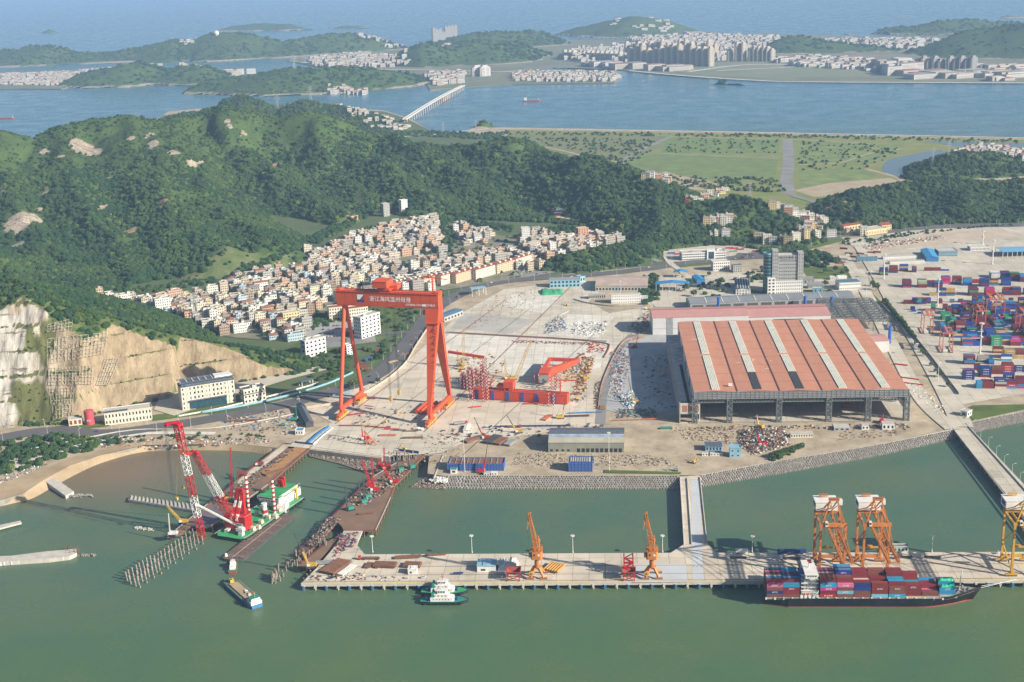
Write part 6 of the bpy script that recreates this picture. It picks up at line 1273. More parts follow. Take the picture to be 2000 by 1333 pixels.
for x in colx:
 for y in(1.5,60,120,180,240):
  m=MB()
  if y<5:m.lattice((x,y,0),(x,y,HH-6),5.0,9,.55)
  else:m.beam((x-1.5,y,0),(x-1.5,y,HH-3),.9);m.beam((x+1.5,y,0),(x+1.5,y,HH-3),.9);[m.beam((x-1.5,y,z),(x+1.5,y,z+4),.5)for z in range(2,28,5)]
  m.build('column',TRS,hall)
for x in colx[1:-1]:
 m=MB();m.box(x-.6,x+.6,4,HD-4,20,22);m.build('crane_beam',TRS,hall)
for k in range(10):y=14+k*27;m=MB();m.beam((0,y,HH-2.4),(HW,y,HH-2.4),.7,2.4);m.build('roof_truss',TRS,hall)
m=MB();m.box(-1.0,-.6,0,HD,12,HH);m.build('west_wall',CLAD,hall);m=MB();m.box(HW+.6,HW+1,6,HD,8,HH);m.build('east_wall',CLAD,hall);m=MB();m.box(-1,HW+1,HD-.4,HD,0,HH);m.build('rear_wall',CLAD,hall)
for x,y,c in((30,60,DRED),(150,80,YEL),(160,40,DRED),(180,90,BRED),(95,100,STG),(60,120,STG)):
 m=MB();m.box(x,x+8,y,y+5,0,5);m.beam((x+2,y,5),(x+6,y+2,12),.6);o_=m.build('steel_assembly',c,hall)
m=MB()
for j in range(1,9):
 y=j*HD/9
 for k in range(NB):xm=(k+.5)*bwid;m.beam((k*bwid+.8,y,HH+.1),(xm,y,HH+Rr+.1),.35,.12);m.beam((xm,y,HH+Rr+.1),((k+1)*bwid-.8,y,HH+.1),.35,.12)
m.build('roof_seam',mat('seam',(.30,.13,.09),.8),hall)
# annex on the hall's left flank
an=T('hall_annex','long unfinished concrete annex with an open slot roof along the left hall wall','annex',P(1327,827),HAr);aw=21.5;m=MB();m.box(0,1,0,262,0,22);m.build('wall',GCON,an);m=MB();m.box(1,aw,140,262,21,22);m.box(1,8.2,8,139,21,22);m.box(11.8,aw,8,139,21,22);m.build('roof',PCON,an)
m=MB();m.box(1,aw,0,1,10,22);m.box(1,aw,0,1,0,1);m.box(aw-1,aw,0,.9,1,10);m.build('front_wall',PCON,an)
for k in range(3):m=MB();m.box(3+k*6,8.2+k*6,-.12,0,12.5,19.5);m.build('brick_panel',mat('brick_panel',(.40,.17,.12),.9,var=.15,scale=2),an)
m=MB()
for k in range(14):m.tube((2+rrd.uniform(0,16),150+k*7.5,22),(4+rrd.uniform(0,14),153+k*7.5,22.4),.5,n=6)
o_=m.build('roof_litter',GCON,an);o_['kind']='stuff'
# two lower rose roofed halls behind and the long grey warehouse
def lowhall(label,pl,pr,top,depth,zt=None):
 o,w,h,rf=shed('workshop_hall',label,pl,pr,top,depth,CLAD,ROOFPK,4.0,True,cat='hall',zt=zt,over=.4);m=MB();m.box(-.5,w+.5,depth/2-.4,depth/2+.4,h+4.2,h+4.7);m.build('ridge_cap',ROOFR,rf);m=MB();m.box(-.1,w+.1,-.12,-.02,h*.36,h*.38);m.build('cladding_joint',STG,o);return o,w,h
o,w,h=lowhall('white walled hall with a rose roof and dark doorway slot, left behind the great hall',(1275,655),(1462,650),622,48);m=MB();m.box(w*.145,w*.21,-.3,-.14,.2,h-.3);m.build('doorway',STG,o)
o,w,h=lowhall('taller white hall with a rose roof, directly behind the great hall',(1462,650),(1622,646),617,60,zt=20.0);m=MB();m.box(w*.3,w*.66,-.4,-.1,13,17);m.build('louvre_band',STD,o)
shed('workshop_hall','small white hall with a rose roof at the great hall right rear corner',(1690,690),(1736,688),668,30,CLAD,ROOFPK,2,True,cat='hall')
o,w,h,rf=shed('warehouse','very long grey roofed warehouse with skylight seams behind the rose roofed halls',(1348,606),(1668,592),596,34,STG,mat('roof_grey_blue',(.22,.24,.27),.6,var=.1,scale=.05,stain=.2),3,True,cat='warehouse',zt=9)
for k in range(1,10):m=MB();m.box(k*w/10-.5,k*w/10+.5,-.4,17,h+.5,h+.9)if False else m.beam((k*w/10,0,h+.7),(k*w/10,17,h+3.7),.9,.35);m.build('skylight',SKYL,rf)
for k in range(12):m=MB();m.box(3+k*w/12,3+k*w/12+w/15,-.06,-.01,.5,6.4);m.build('door',STD,o)
# scaffold lattice field beside it
sf=T('steel_roof_frame','dark grey lattice roof steelwork standing unclad beside the great hall','steel frame',P(1622,648),HAr);m=MB();SW,SD=72,110
for k in range(10):m.lattice((0,k*SD/9,14),(SW,k*SD/9,14),2.6,14,.35)
for k in range(5):
 for j in range(5):m.beam((k*SW/4,j*SD/4,0),(k*SW/4,j*SD/4,14),.8)
 m.lattice((k*SW/4,0,14),(k*SW/4,SD,14),2.6,22,.3)
m.build('truss',TRS,sf)
# bright blue stub stacks
for px,py,tp,lb in((1403,612,582,'bright blue vent stack rising behind the left rose roofed hall'),(1572,600,580,'bright blue vent stack rising above the middle rose roofed hall'),(1624,608,581,'bright blue vent stack beside the dark lattice frame'),(1737,672,638,'bright blue vent stack at the small hall by the port road')):
 b=P(px,py);h=HT(b,tp);o=T('vent_stack',lb,'stack',b);m=MB();m.tube((0,0,0),(0,0,h),2.0,n=14);m.build('shaft',mat('stack_blue',(.01,.12,.52),.5),o);m=MB();m.tube((0,0,h),(0,0,h+.5),2.3,n=14);m.build('cap',mat('stack_blue',(.01,.12,.52)),o)
 # --- small grey hall with the pale lower roof
o,w,h,rf=shed('workshop','grey workshop with slate and bright metal roof bands near the sea wall',(1071,884),(1219,884),866,44,mat('clad_olive',(.26,.27,.22),.7,var=.12,scale=.1,stain=.1),ROOFD,5.5,True,cat='workshop',over=.2)
m=MB();m.add([(0,-.1,h+.5),(w,-.1,h+.5),(w,9,h+.5+5.5*9/22),(0,9,h+.5+5.5*9/22)],[(0,1,2,3)]);m.build('lower_roof_sheet',mat('sheet_buff',(.42,.40,.32),.6,var=.1,scale=.1),rf)
m=MB();m.add([(0,9,h+.48+5.5*9/22),(w,9,h+.48+5.5*9/22),(w,15,h+.5+5.5*15/22),(0,15,h+.5+5.5*15/22)],[(0,1,2,3)]);m.build('bright_roof_sheet',mat('sheet_bright',(.50,.60,.72),.35,.3,var=.2,scale=.15),rf)
for k in range(10):x=w*.38+k*w*.061;m=MB();m.box(x,x+3.2,-.1,-.02,0,4.2);m.build('door',M_DARK,o)
for k in range(4):x=2+k*5.6;m=MB();m.box(x,x+2.6,-.08,-.02,1.2,3.2);m.build('window',M_DARK,o)
NET=mat('blue_net',(.025,.07,.28),.8,0,c2=(.04,.12,.36),scale=.5)
def netshed(lb,pl,pr,top,dep,inside):
 a,b=P(*pl),P(*pr);w=(b-a).length;h=HT(a,top);o=T('netted_building',lb,'building',a,ang(a,b));m=MB();m.prism([(0,0),(w,0),(w,dep),(0,dep)],0,h,top=False,bottom=False);m.build('safety_net',NET,o)
 m=MB();n=int(w/3)
 for k in range(n+1):m.beam((k*w/n,-.2,0),(k*w/n,-.2,h+1),.22)
 for z in frange(0,h,4):m.beam((-.3,-.2,z+.5),(w+.3,-.2,z+.5),.18)
 m.build('scaffold',mat('scaffold_blue',(.12,.22,.50),.6),o);m=MB();m.box(.6,w-.6,.6,dep-.6,h-1.5,h-.9);r=m.build('roof',inside,o)
 for k in range(9):m=MB();x=1.5+k*(w-3)/9;m.box(x,x+.4,.8,dep-.8,h-.9,h-.3);m.build('roof_beam',GCON,r)
netshed('long low building wrapped in blue safety net by the revetment',(874,920),(984,920),906,17,RST);netshed('short square building wrapped in blue safety net under the grey workshop',(1111,922),(1157,922),902,15,PCON)
# --- offices left of the works
WCR=mat('wall_cream',(.60,.57,.48),.8,0,var=.05,scale=.2,stain=.08);WWH=mat('wall_white',(.68,.68,.67),.8,0,var=.05,scale=.2,stain=.08);WGR=mat('wall_grey',(.36,.37,.36),.8,0,var=.08,scale=.2,stain=.08);WYE=mat('wall_yellow',(.62,.50,.28),.8,0,var=.06,scale=.2,stain=.1);WBL=mat('wall_blue',(.24,.44,.56),.8,0,var=.06,scale=.2,stain=.1);WPK=mat('wall_salmon',(.55,.30,.20),.8,0,var=.08,scale=.2,stain=.1)
M_GLS=mat('blue_glass',(.03,.08,.11),.15,0,var=.2,scale=.3,spec=.8)
a,b=P(357,803),P(461,786);w=(b-a).length;rz=ang(a,b);h=HT(a,758);of=T('office_building','six storey cream office with slate roof frame below the tan cut slope','office',a,rz)
m=MB(weld=True);block_walls(m,0,w,0,17,0,h,5,14,4,wi=.42,hi=.5);m.build('wall',[WCR,M_DARK],of)
m=MB();m.box(w*.14,w*.83,-.5,.3,.2,h*.38);gl=m.build('glazed_hall',M_GLS,of);m=MB();m.box(w*.13,w*.84,-3.2,-.4,h*.38,h*.38+.6);m.build('canopy',ROOFD,of)
for k in range(12):m=MB();x=1+k*(w-2)/11;m.box(x-.55,x+.55,-.35,-.02,h*.4 if.14<x/w<.83 else 0,h);m.build('pilaster',WCR,of)
m=MB();m.box(-.6,w+.6,-.6,17.6,h,h+.5);rf=m.build('roof',ROOFD,of);m=MB();m.box(1.5,w-1.5,2,15.5,h+.5,h+4.2);m.build('attic',ROOFD,rf)
for k in range(9):m=MB();x=1+k*(w-2)/8;m.beam((x,.2,h+4.6),(x,16.8,h+4.6),.8,.6);m.build('roof_frame',STW,rf)
m=MB();m.beam((-1,.2,h+4.6),(w+1,.2,h+4.6),1.2,1.0);m.beam((-1,16.6,h+4.6),(w+1,16.6,h+4.6),1.2,1.0);m.build('roof_rim',ROOFD,rf);m=MB();m.box(w*.66,w-1,4,16,h+4.2,h+6);m.build('roof_house',STW,rf)
text('lettering','海洋',2.4,BLU,of,(w*.12,-.75,h+1.6),(rad(90),0,0),.05)
o,w,h=block('office_annex','small grey and cream annex with slate cornice right of the cream office','office',(478,790),(520,781),764,13,WCR,ROOFD,3,6,parapet=1.4,roofbits=4)
m=MB();m.box(-.7,w+.7,-.9,13.6,h*.66,h*.72);m.build('cornice',ROOFD,o)
o,w,h=block('site_office','low cream building with slate and white roof beside the red round tank','building',(206,832),(298,820),809,17,WCR,ROOFP,2,14,parapet=1.0,over=.3,wi=.45)
m=MB();m.box(-.9,w*.5,-.9,5,h+.9,h+1.3);m.build('slate_eave',ROOFD,o)
block('gatehouse','small cream garage with two red doors left of the red tank','building',(135,834),(161,831),821,9,WCR,ROOFP,1,3,parapet=.6,glass=DRED,wi=.6,hi=.6)
tk=P(176,829);o=T('storage_tank','round dark pink storage tank with white lettering by the cliff foot','tank',tk);m=MB();hh=HT(tk,802);m.tube((0,0,0),(0,0,hh),5.2,n=28);m.build('shell',mat('tank_pink',(.50,.07,.10),.5,var=.06),o,smooth=False);m=MB();m.tube((0,0,hh),(0,0,hh+.8),5.2,.4,n=28);m.build('lid',mat('tank_pink',(.50,.07,.10)),o)
text('lettering','安全',2.2,TXW,o,(.6,-5.3,hh*.36),(rad(90),0,0),.05)
shed('site_shed','long dark slate roofed shed with white posts by the left crane rail',(598,836),(613,834),826,66,STD,ROOFD,2.2,False,zt=5,cols=8)
block('site_office','two small white cabins with blue roof left of the yard gate','cabin',(577,850),(592,850),842,8,WWH,ROOFB,1,3);shed('guard_post','little blue roofed guard canopy on the plaza fence line',(590,756),(612,750),748,7,WWH,ROOFD,.8,True,open_front=True,cols=2)
# buildings by the main road, behind the gantry
block('office_building','grey and white six storey office slab behind the gantry crane legs','office',(707,664),(744,652),622,14,WWH,ROOFP,6,5,nby=4,roofbits=2);
block('apartment_block','cream four storey block, left of the two behind the gantry crane','apartment block',(644,627),(690,622),603,14,WCR,ROOFR,4,9);block('apartment_block','cream four storey block, right of the two behind the gantry crane','apartment block',(683,630),(720,625),605,14,WCR,ROOFR,4,8)
block('apartment_block','pale white five storey block beside the green patch left of the gantry','apartment block',(598,700),(638,690),668,12,WWH,ROOFP,4,5,roofbits=2);block('apartment_block','narrow white house standing above the tan cliff by the car yard','house',(678,695),(690,692),676,8,WWH,ROOFP,4,2)
block('apartment_block','tan five storey block facing the car park','apartment block',(555,640),(587,635),614,12,WYE,ROOFP,5,6)
shed('canopy','flat blue and grey roofed station by the yard fence bend',(868,630),(905,616),612,16,WGR,mat('roof_steel_blue',(.09,.18,.30),.6,var=.1),1,True,zt=7,cat='station',nb=6);shed('filling_station','blue rimmed fuel station canopy beside the main road curve',(922,580),(950,577),566,14,STW,SKYB,.6,True,open_front=True,cols=3,cat='filling station')
o,w,h=block('workshop','pale blue workshop with open garage bays at the yard top','workshop',(1074,563),(1133,561),549,18,WBL,ROOFG,2,8,parapet=.5,wi=.55,hi=.55);block('workshop','small pale blue house behind the pale blue workshop','workshop',(1133,552),(1143,550),542,10,WBL,ROOFG,1,2)
o,w,h,rf=shed('warehouse','wide warehouse with a weathered pinkish roof and coloured wall patches',(1163,570),(1264,570),559,60,mat('wall_patch',(.30,.38,.42),.8,c2=(.55,.45,.25),scale=.05),mat('roof_weathered',(.44,.35,.31),.8,c2=(.34,.26,.23),scale=.08,stain=.45),5,True,nb=16,nf=1,cat='warehouse',wi=.6)
block('site_cabins','two storey white site cabin block below the weathered warehouse','cabin',(1194,594),(1251,592),577,10,WWH,ROOFP,3,16,parapet=.3,wi=.35,hi=.35);block('site_cabins','low pale cabin row with blue windows left of the white cabin block','cabin',(1150,585),(1183,584),576,9,WGR,ROOFP,1,8,parapet=.3);block('site_cabins','small cabin with a mint roof right of the white cabin block','cabin',(1251,590),(1265,590),581,8,WWH,mat('roof_mint',(.36,.50,.46),.7),1,3)
# gate canopies and their neighbours
def gate(lb,pl,pr,top,dep,n):
 o,w,h,rf=shed('gate_canopy',lb,pl,pr,top,dep,STW,ROOFB,2.4,False,open_front=True,cols=n,cat='canopy')
 for k in range(n-1):m=MB();x=(k+.5)*w/(n-1);m.box(x-1,x+1,dep*.3,dep*.7,0,2.6);m.build('toll_booth',(STW,YEL)[k%2],o)
gate('wide bright blue gate canopy over the truck lanes',(1281,570),(1346,570),556,17,6);gate('smaller blue gate canopy behind the wide one',(1316,544),(1342,544),533,14,3);shed('blue_shed','small bright blue gabled shed right of the gate canopies',(1361,556),(1377,555),548,30,BLU,ROOFB,1.6,False,cat='shed')
o,w,h=block('office_building','white office of three ribbon storeys with a glazed centre on the hill side lot','office',(1332,510),(1417,506),496,22,WWH,ROOFP,3,20,parapet=1.0,wi=.86,hi=.42,glass=M_DARK,roofbits=3);m=MB();m.box(w*.57,w*.76,-2,8,0,h+4);m.build('tower',WWH,o);m=MB();m.box(w*.6,w*.73,-2.1,-2.0,1.5,h+1.5);m.build('curtain_wall',M_GLS,o)
block('office_building','white three storey cube with square windows beside the ribbon office','office',(1393,530),(1425,528),513,14,WWH,ROOFP,3,8,parapet=1,wi=.55)
o,w,h,rf=shed('warehouse','white gabled warehouse with ribbed dark roof near the office tower',(1437,576),(1466,576),566,62,WWH,ROOFD,2.0,False,cat='warehouse',nb=5,nf=2)
for k in range(5):m=MB();x=(k+.8)*w/5.6;m.beam((x,1,h+2.4),(x,60,h+2.4),.8,.3);m.build('roof_rib',SKYL,rf)
block('office_building','small grey block with a dark roof above the white gabled warehouse','office',(1432,533),(1449,532),520,12,WGR,ROOFD,3,4)
# office tower
tw=T('office_tower','grey eleven storey office tower with a round blue glass stair drum','office tower',P(1507,574),ang(P(1507,574),P(1567,573)));TW=(P(1567,573)-P(1507,574)).length;th=HT(P(1540,574),500)
m=MB(weld=True);block_walls(m,0,TW,0,17,0,th,11,14,4,wi=.5,hi=.34);m.build('wall',[WGR,M_DARK],tw);m=MB();m.box(-.3,TW+.3,-.3,17.3,th,th+.3);m.build('roof',ROOFP,tw)
m=MB(weld=True);block_walls(m,0,TW*.19,-1.6,12,0,th+8,12,3,3,wi=.3,hi=.45);m.prism([(0,-1.6),(TW*.19,-1.6),(TW*.19,12),(0,12)],th+8,th+8.3);m.build('lift_tower',[WGR,M_DARK],tw);m=MB(weld=True);block_walls(m,TW*.83,TW+.5,-1.2,14,0,th+4,11,2,3,wi=.2,hi=.4);m.prism([(TW*.83,-1.2),(TW+.5,-1.2),(TW+.5,14),(TW*.83,14)],th+4,th+4.3);m.build('end_tower',[WGR,M_DARK],tw)
m=MB();m.tube((-5,6,0),(-5,6,th+1),7,n=24);dr=m.build('glass_drum',M_GLS,tw);m=MB()
for k in range(12):m.tube((-5,6,k*th/11.2),(-5,6,k*th/11.2+.7),7.15,n=24)
m.tube((-5,6,th+1),(-5,6,th+4),7.4,n=24);m.build('floor_bands',mat('band_teal',(.16,.36,.40),.5),dr)
for k in range(7):m=MB();x=TW*.2+k*TW*.63/7;m.beam((x+1,-.4,th-6),(x+1,-.4,th+.4),.5);m.build('loggia_post',WGR,tw)
o,w,h=block('office_wing','white four storey wing with lattice facade before the grey tower','office',(1500,576),(1567,574),551,18,WWH,ROOFG,4,18,parapet=1,wi=.4,hi=.5);m=MB(weld=True);block_walls(m,-1,10,-1.5,14,0,h+5,5,2,3);m.prism([(-1,-1.5),(10,-1.5),(10,14),(-1,14)],h+5,h+5.3);m.build('corner_tower',[WWH,M_DARK],o)
block('utility_building','plain grey block with dark roof right of the tower wing','building',(1569,556),(1591,556),546,16,WGR,ROOFG,1,3,wi=.3);block('utility_building','grey windowed block in front of its darker twin by the tower','building',(1578,565),(1608,565),555,12,WGR,ROOFG,1,8,wi=.35);block('utility_building','pale blue box building on the green lawn below the tower','building',(1588,572),(1607,572),564,9,SKYB,ROOFP,1,2,wi=.3);block('kiosk','tiny pale blue kiosk on the lawn','kiosk',(1602,577),(1610,577),572,4,SKYB,ROOFB,1,2)
block('utility_building','small white block, left of two above the saw roofed building','building',(1621,548),(1635,548),542,6,WWH,ROOFP,1,4,wi=.3);block('utility_building','long white block, right of two above the saw roofed building','building',(1636,548),(1654,547),541,6,WWH,ROOFP,1,6,wi=.3)
o,w,h=block('workshop','white two storey workshop with striped dark skylight roof near the port road','workshop',(1639,568),(1681,566),553,20,WWH,ROOFD,2,12,parapet=.3,wi=.45,hi=.4,over=.3)
for k in range(9):m=MB();m.box(1+k*w/9,1+k*w/9+w/26,2,18,h+.3,h+.9);m.build('skylight',SKYB,o)
# port side buildings on the right
shed('blue_shed','large bright blue gabled shed in the upper container yard',(1809,512),(1833,512),504,62,BLU,mat('roof_azure',(.05,.28,.55),.5,var=.06),2.2,False,cat='shed');block('utility_building','grey blue two storey block beside the large blue shed','building',(1833,502),(1870,501),492,24,mat('wall_greyblue',(.18,.30,.38),.8,var=.08),ROOFP,2,10,wi=.35,hi=.35)
shed('warehouse','long pale blue roofed open warehouse at the right edge of the upper yard',(1958,504),(2080,500),493,34,STG,mat('roof_azure2',(.14,.36,.58),.6,var=.05),1.2,True,open_front=True,cols=14,cat='warehouse');block('utility_building','low dull blue wall like store at the yard corner','building',(1673,512),(1713,511),504,5,mat('wall_dullblue',(.10,.22,.32),.8),ROOFG,1,5,wi=.15,hi=.3)
for k,(x0,y0,x1,y1)in enumerate(((1738,517,1806,515),(1725,508,1790,505))):block('site_cabins',('long low white cabin row before the large blue shed','thin white cabin row behind the first one')[k],'cabin',(x0,y0),(x1,y1),y0-5,9,WWH,ROOFP,1,20,parapet=.2,wi=.3,hi=.35)
block('site_cabins','white ribbed store building in the upper yard between blue sheds','building',(1895,491),(1932,490),484,16,WWH,ROOFP,1,14,wi=.5)
block('factory','pale yellow factory wing with flat roof at the hill foot','factory',(1690,462),(1733,456),452,26,WYE,ROOFP,1,14,wi=.3);shed('factory','yellow gabled hall with maroon roof at the hill foot',(1722,452),(1741,450),441,20,WYE,ROOFR,3,True,cat='factory',nb=4,nf=2);shed('factory','low yellow shed with maroon roof left of the factory',(1648,452),(1680,447),443,14,WYE,ROOFR,2,True,cat='factory',nb=6)
# by the causeway
o,w,h=block('site_office','pale blue two storey site house with slate roof near the causeway end','house',(1378,882),(1410,882),872,12,SKYB,ROOFD,1,5,parapet=.2,over=.5);block('pump_house','bright sky blue cube hut near the causeway end','hut',(1425,894),(1447,894),876,9,SKYB,SKYB,2,2,wi=.3,hi=.3);block('site_cabins','left small white cabin below the pale blue house','cabin',(1371,891),(1383,891),886,4,WWH,ROOFP,1,2,parapet=0);block('site_cabins','right longer white cabin below the pale blue house','cabin',(1387,891),(1411,891),886,4,WWH,ROOFP,1,4,parapet=0)
block('site_cabins','long cream cabin with open tie truck shed east of the scrap heap','cabin',(1544,856),(1588,855),848,7,WCR,ROOFP,1,9,parapet=0,over=.3);block('site_cabins','low grey roofed hut before the hall right columns','hut',(1629,842),(1660,842),836,12,WGR,ROOFP,1,3,parapet=0);block('site_cabins','small white hut with blue windows before the hall','hut',(1683,840),(1697,840),832,7,WWH,ROOFP,1,2,parapet=0);block('site_cabins','larger white hut with blue windows before the hall corner','hut',(1723,840),(1747,840),829,9,WWH,ROOFP,1,3,parapet=0)
block('gatehouse','white gatehouse by the grass wedge at the port bridge head','hut',(1889,816),(1898,812),805,8,WWH,ROOFP,1,2,parapet=.4);block('quay_office','small pale green quay office behind the second ship crane','hut',(1745,1079),(1774,1079),1069,5,mat('wall_mint',(.46,.58,.54),.7),ROOFG,1,4,parapet=.9);block('pump_house','small white hut with a green roof left of the long net building','hut',(880,926),(892,926),918,5,WWH,GRT,1,1,parapet=.2)
block('site_cabins','white cabin, left of the pair on the revetment coping','cabin',(945,930),(956,930),925,4,WWH,ROOFP,1,2,parapet=0);block('site_cabins','white cabin, right of the pair on the revetment coping','cabin',(959,929),(971,929),924,4,WWH,STW,1,2,parapet=0);shed('site_shed','white roofed open shed among steel stacks near the grey workshop',(905,847),(915,847),838,20,WWH,SKYL,.5,False,zt=3.2)
# farther groups of buildings right of the pass
R7=random.Random(77)
for(px0,py0,px1,py1,n,wc)in((1460,470,1560,482,6,0),(1560,470,1620,460,3,1),(1550,460,1600,440,12,2),(1500,405,1600,440,22,2),(1375,450,1430,435,9,1),(1380,470,1420,466,4,1),(1250,350,1310,356,9,2),(1335,395,1420,378,10,2),(1640,455,1690,462,2,1)):
 for k in range(n):
  t=(k+.5)/n;px,py=px0+(px1-px0)*t+R7.uniform(-6,6),py0+(py1-py0)*t+R7.uniform(-5,5);q_=PT(px,py);wd=R7.uniform(9,16)*(1.4 if wc==0 else 1);nf=R7.randint(3,5)if wc<2 else R7.randint(2,4)
  o=T('village_house','%s %s storey house %s, %s along'%(('tan','cream','white','salmon')[k%4],ORD[nf-1].replace('second','two').replace('third','three').replace('fourth','four').replace('fifth','five'),{1460:'in the row above the ribbon office',1560:'below the red earth cutting',1550:'climbing to the pass',1500:'on the pass slope',1375:'in the wooded gap',1380:'at the wood edge',1250:'on the far ridge end',1335:'behind the low hill',1640:'by the yellow factory'}[px0],NUMW(k)),'house',q_,R7.uniform(-.4,.3),'houses near the pass')
  m=MB(weld=True);h=nf*3.2;block_walls(m,0,wd,0,10,-2,h,nf,max(2,int(wd/3.4)),3);m.build('wall',[(WYE,WCR,WWH,WPK)[k%4],M_DARK],o);m=MB();m.box(-.2,wd+.2,-.2,10.2,h,h+.3);m.box(1,4,5,9,h+.3,h+2.6);m.build('roof',(ROOFG,ROOFP)[k%2],o)
  # === hillside village
HWM=mat('house_wall',(1,1,1),.85,0,var=.10,scale=.25,objcol=True,stain=.25)
HRG=[mat('house_roof_a',(.30,.27,.24),.9,0,c2=(.20,.18,.16),scale=.3,stain=.3),mat('house_roof_b',(.40,.37,.33),.9,0,c2=(.28,.26,.23),scale=.3,stain=.35),mat('house_roof_c',(.22,.21,.21),.9,0,c2=(.15,.14,.14),scale=.3,stain=.3),mat('house_roof_d',(.28,.13,.09),.9,0,var=.2,scale=.3)]
SZ=[(12,11),(10,10),(14,11),(17,11),(9.5,11),(22,10.5)]
HWALL,HROOF={},{}
def house_mesh(i,nf):
 if(i,nf)not in HWALL:
  w,d=SZ[i];m=MB(weld=True);block_walls(m,-w/2,w/2,-d/2,d/2,-3,nf*3.15,nf+0,max(2,round(w/3)),3,wi=.5,hi=.45,dep=.35);me=bpy.data.meshes.new('wall');me.from_pydata(m.v,[],m.f);me.materials.append(HWM);me.materials.append(M_DARK);me.polygons.foreach_set('material_index',m.m);HWALL[(i,nf)]=me
 return HWALL[(i,nf)]
def roof_mesh(i,kind):
 if(i,kind)not in HROOF:
  w,d=SZ[i];m=MB();r=random.Random(i*7+kind)
  if kind%4!=3:
   m.box(-w/2-.15,w/2+.15,-d/2-.15,d/2+.15,0,.25)
   for a in((-w/2-.15,w/2+.15,-d/2-.15,-d/2+.15),(-w/2-.15,w/2+.15,d/2-.15,d/2+.15),(-w/2-.15,-w/2+.15,-d/2,d/2),(w/2-.15,w/2+.15,-d/2,d/2)):m.box(*a,.26,1.1,1)
   x,y=r.uniform(-w/2+1,w/2-4),r.uniform(-d/2+1,d/2-4);m.box(x,x+3.2,y,y+3.4,.26,2.9,1);m.box(x-.2,x+3.4,y-.2,y+3.6,2.92,3.1)
   if kind%2:x,y=r.uniform(-w/2+1,w/2-2),r.uniform(-d/2+1,d/2-2);m.tube((x,y,.3),(x,y,1.8),.7,n=8,mi=2)
  else:m.add([(-w/2-.4,-d/2-.4,0),(w/2+.4,-d/2-.4,0),(w/2+.4,d/2+.4,0),(-w/2-.4,d/2+.4,0),(-w/2-.2,0,2.2),(w/2+.2,0,2.2)],[(0,1,5,4),(2,3,4,5),(1,2,5),(3,0,4),(3,2,1,0)])
  me=bpy.data.meshes.new('roof');me.from_pydata(m.v,[],m.f);me.materials.append(HRG[(kind//2)%3 if kind%4!=3 else(2 if kind<4 else 3)]);me.materials.append(HWM);me.materials.append(STW);me.polygons.foreach_set('material_index',m.m);HROOF[(i,kind)]=me
 return HROOF[(i,kind)]
VCOL=[('cream',(.56,.50,.38)),('cream',(.60,.55,.44)),('white',(.66,.66,.63)),('white',(.62,.63,.62)),('grey',(.38,.37,.34)),('grey',(.33,.31,.29)),('white',(.64,.63,.60)),('tan',(.48,.40,.29)),('salmon',(.50,.34,.26)),('pale blue',(.40,.52,.60)),('brown',(.30,.23,.18)),('grey',(.40,.40,.38)),('beige',(.52,.45,.36)),('beige',(.46,.41,.34))]
VTREES=[[P(*q)for q in poly]for poly in([(690,560),(760,528),(770,540),(700,575)],[(850,430),(880,430),(900,480),(872,500)],[(620,600),(660,570),(690,585),(640,612)],[(690,480),(760,470),(760,478),(690,492)],[(950,470),(1000,480),(990,500),(960,492)],[(1060,455),(1110,440),(1130,450),(1080,470)])]
road_d=lambda x,y:float(segdist(np.array([x]),np.array([y]),[(p.x,p.y)for p in RC])[0][0])
vr=random.Random(21);va=rad(24);cells=[]
for r_ in range(-40,60):
 for c_ in range(-60,60):
  u,v=c_*18.5+vr.uniform(-2,2)+(5 if r_%2 else 0),r_*18.0+vr.uniform(-1.6,1.6)+4*math.sin(c_*.5);x,y=-330+u*math.cos(va)-v*math.sin(va),2050+u*math.sin(va)+v*math.cos(va)
  if not inpoly([x],[y],VILLAGE)[0]or any(inpoly([x],[y],t)[0]for t in VTREES)or road_d(x,y)<42 or vr.random()<.13 or fbm(np.array([x]),np.array([y]),70,2)[0]>.2:continue
  cells.append((r_,c_,x,y))
cells.sort(key=lambda q:(q[0],q[1]));rowsv={}
for q in cells:rowsv.setdefault(q[0],[]).append(q)
allh=[]
for ri,r_ in enumerate(sorted(rowsv)):
 for ci,q in enumerate(rowsv[r_]):allh.append((q[3],ri,ci,q[2],q[3]))
allh.sort();NH=298
far=MB();farc=0;nhouse=0
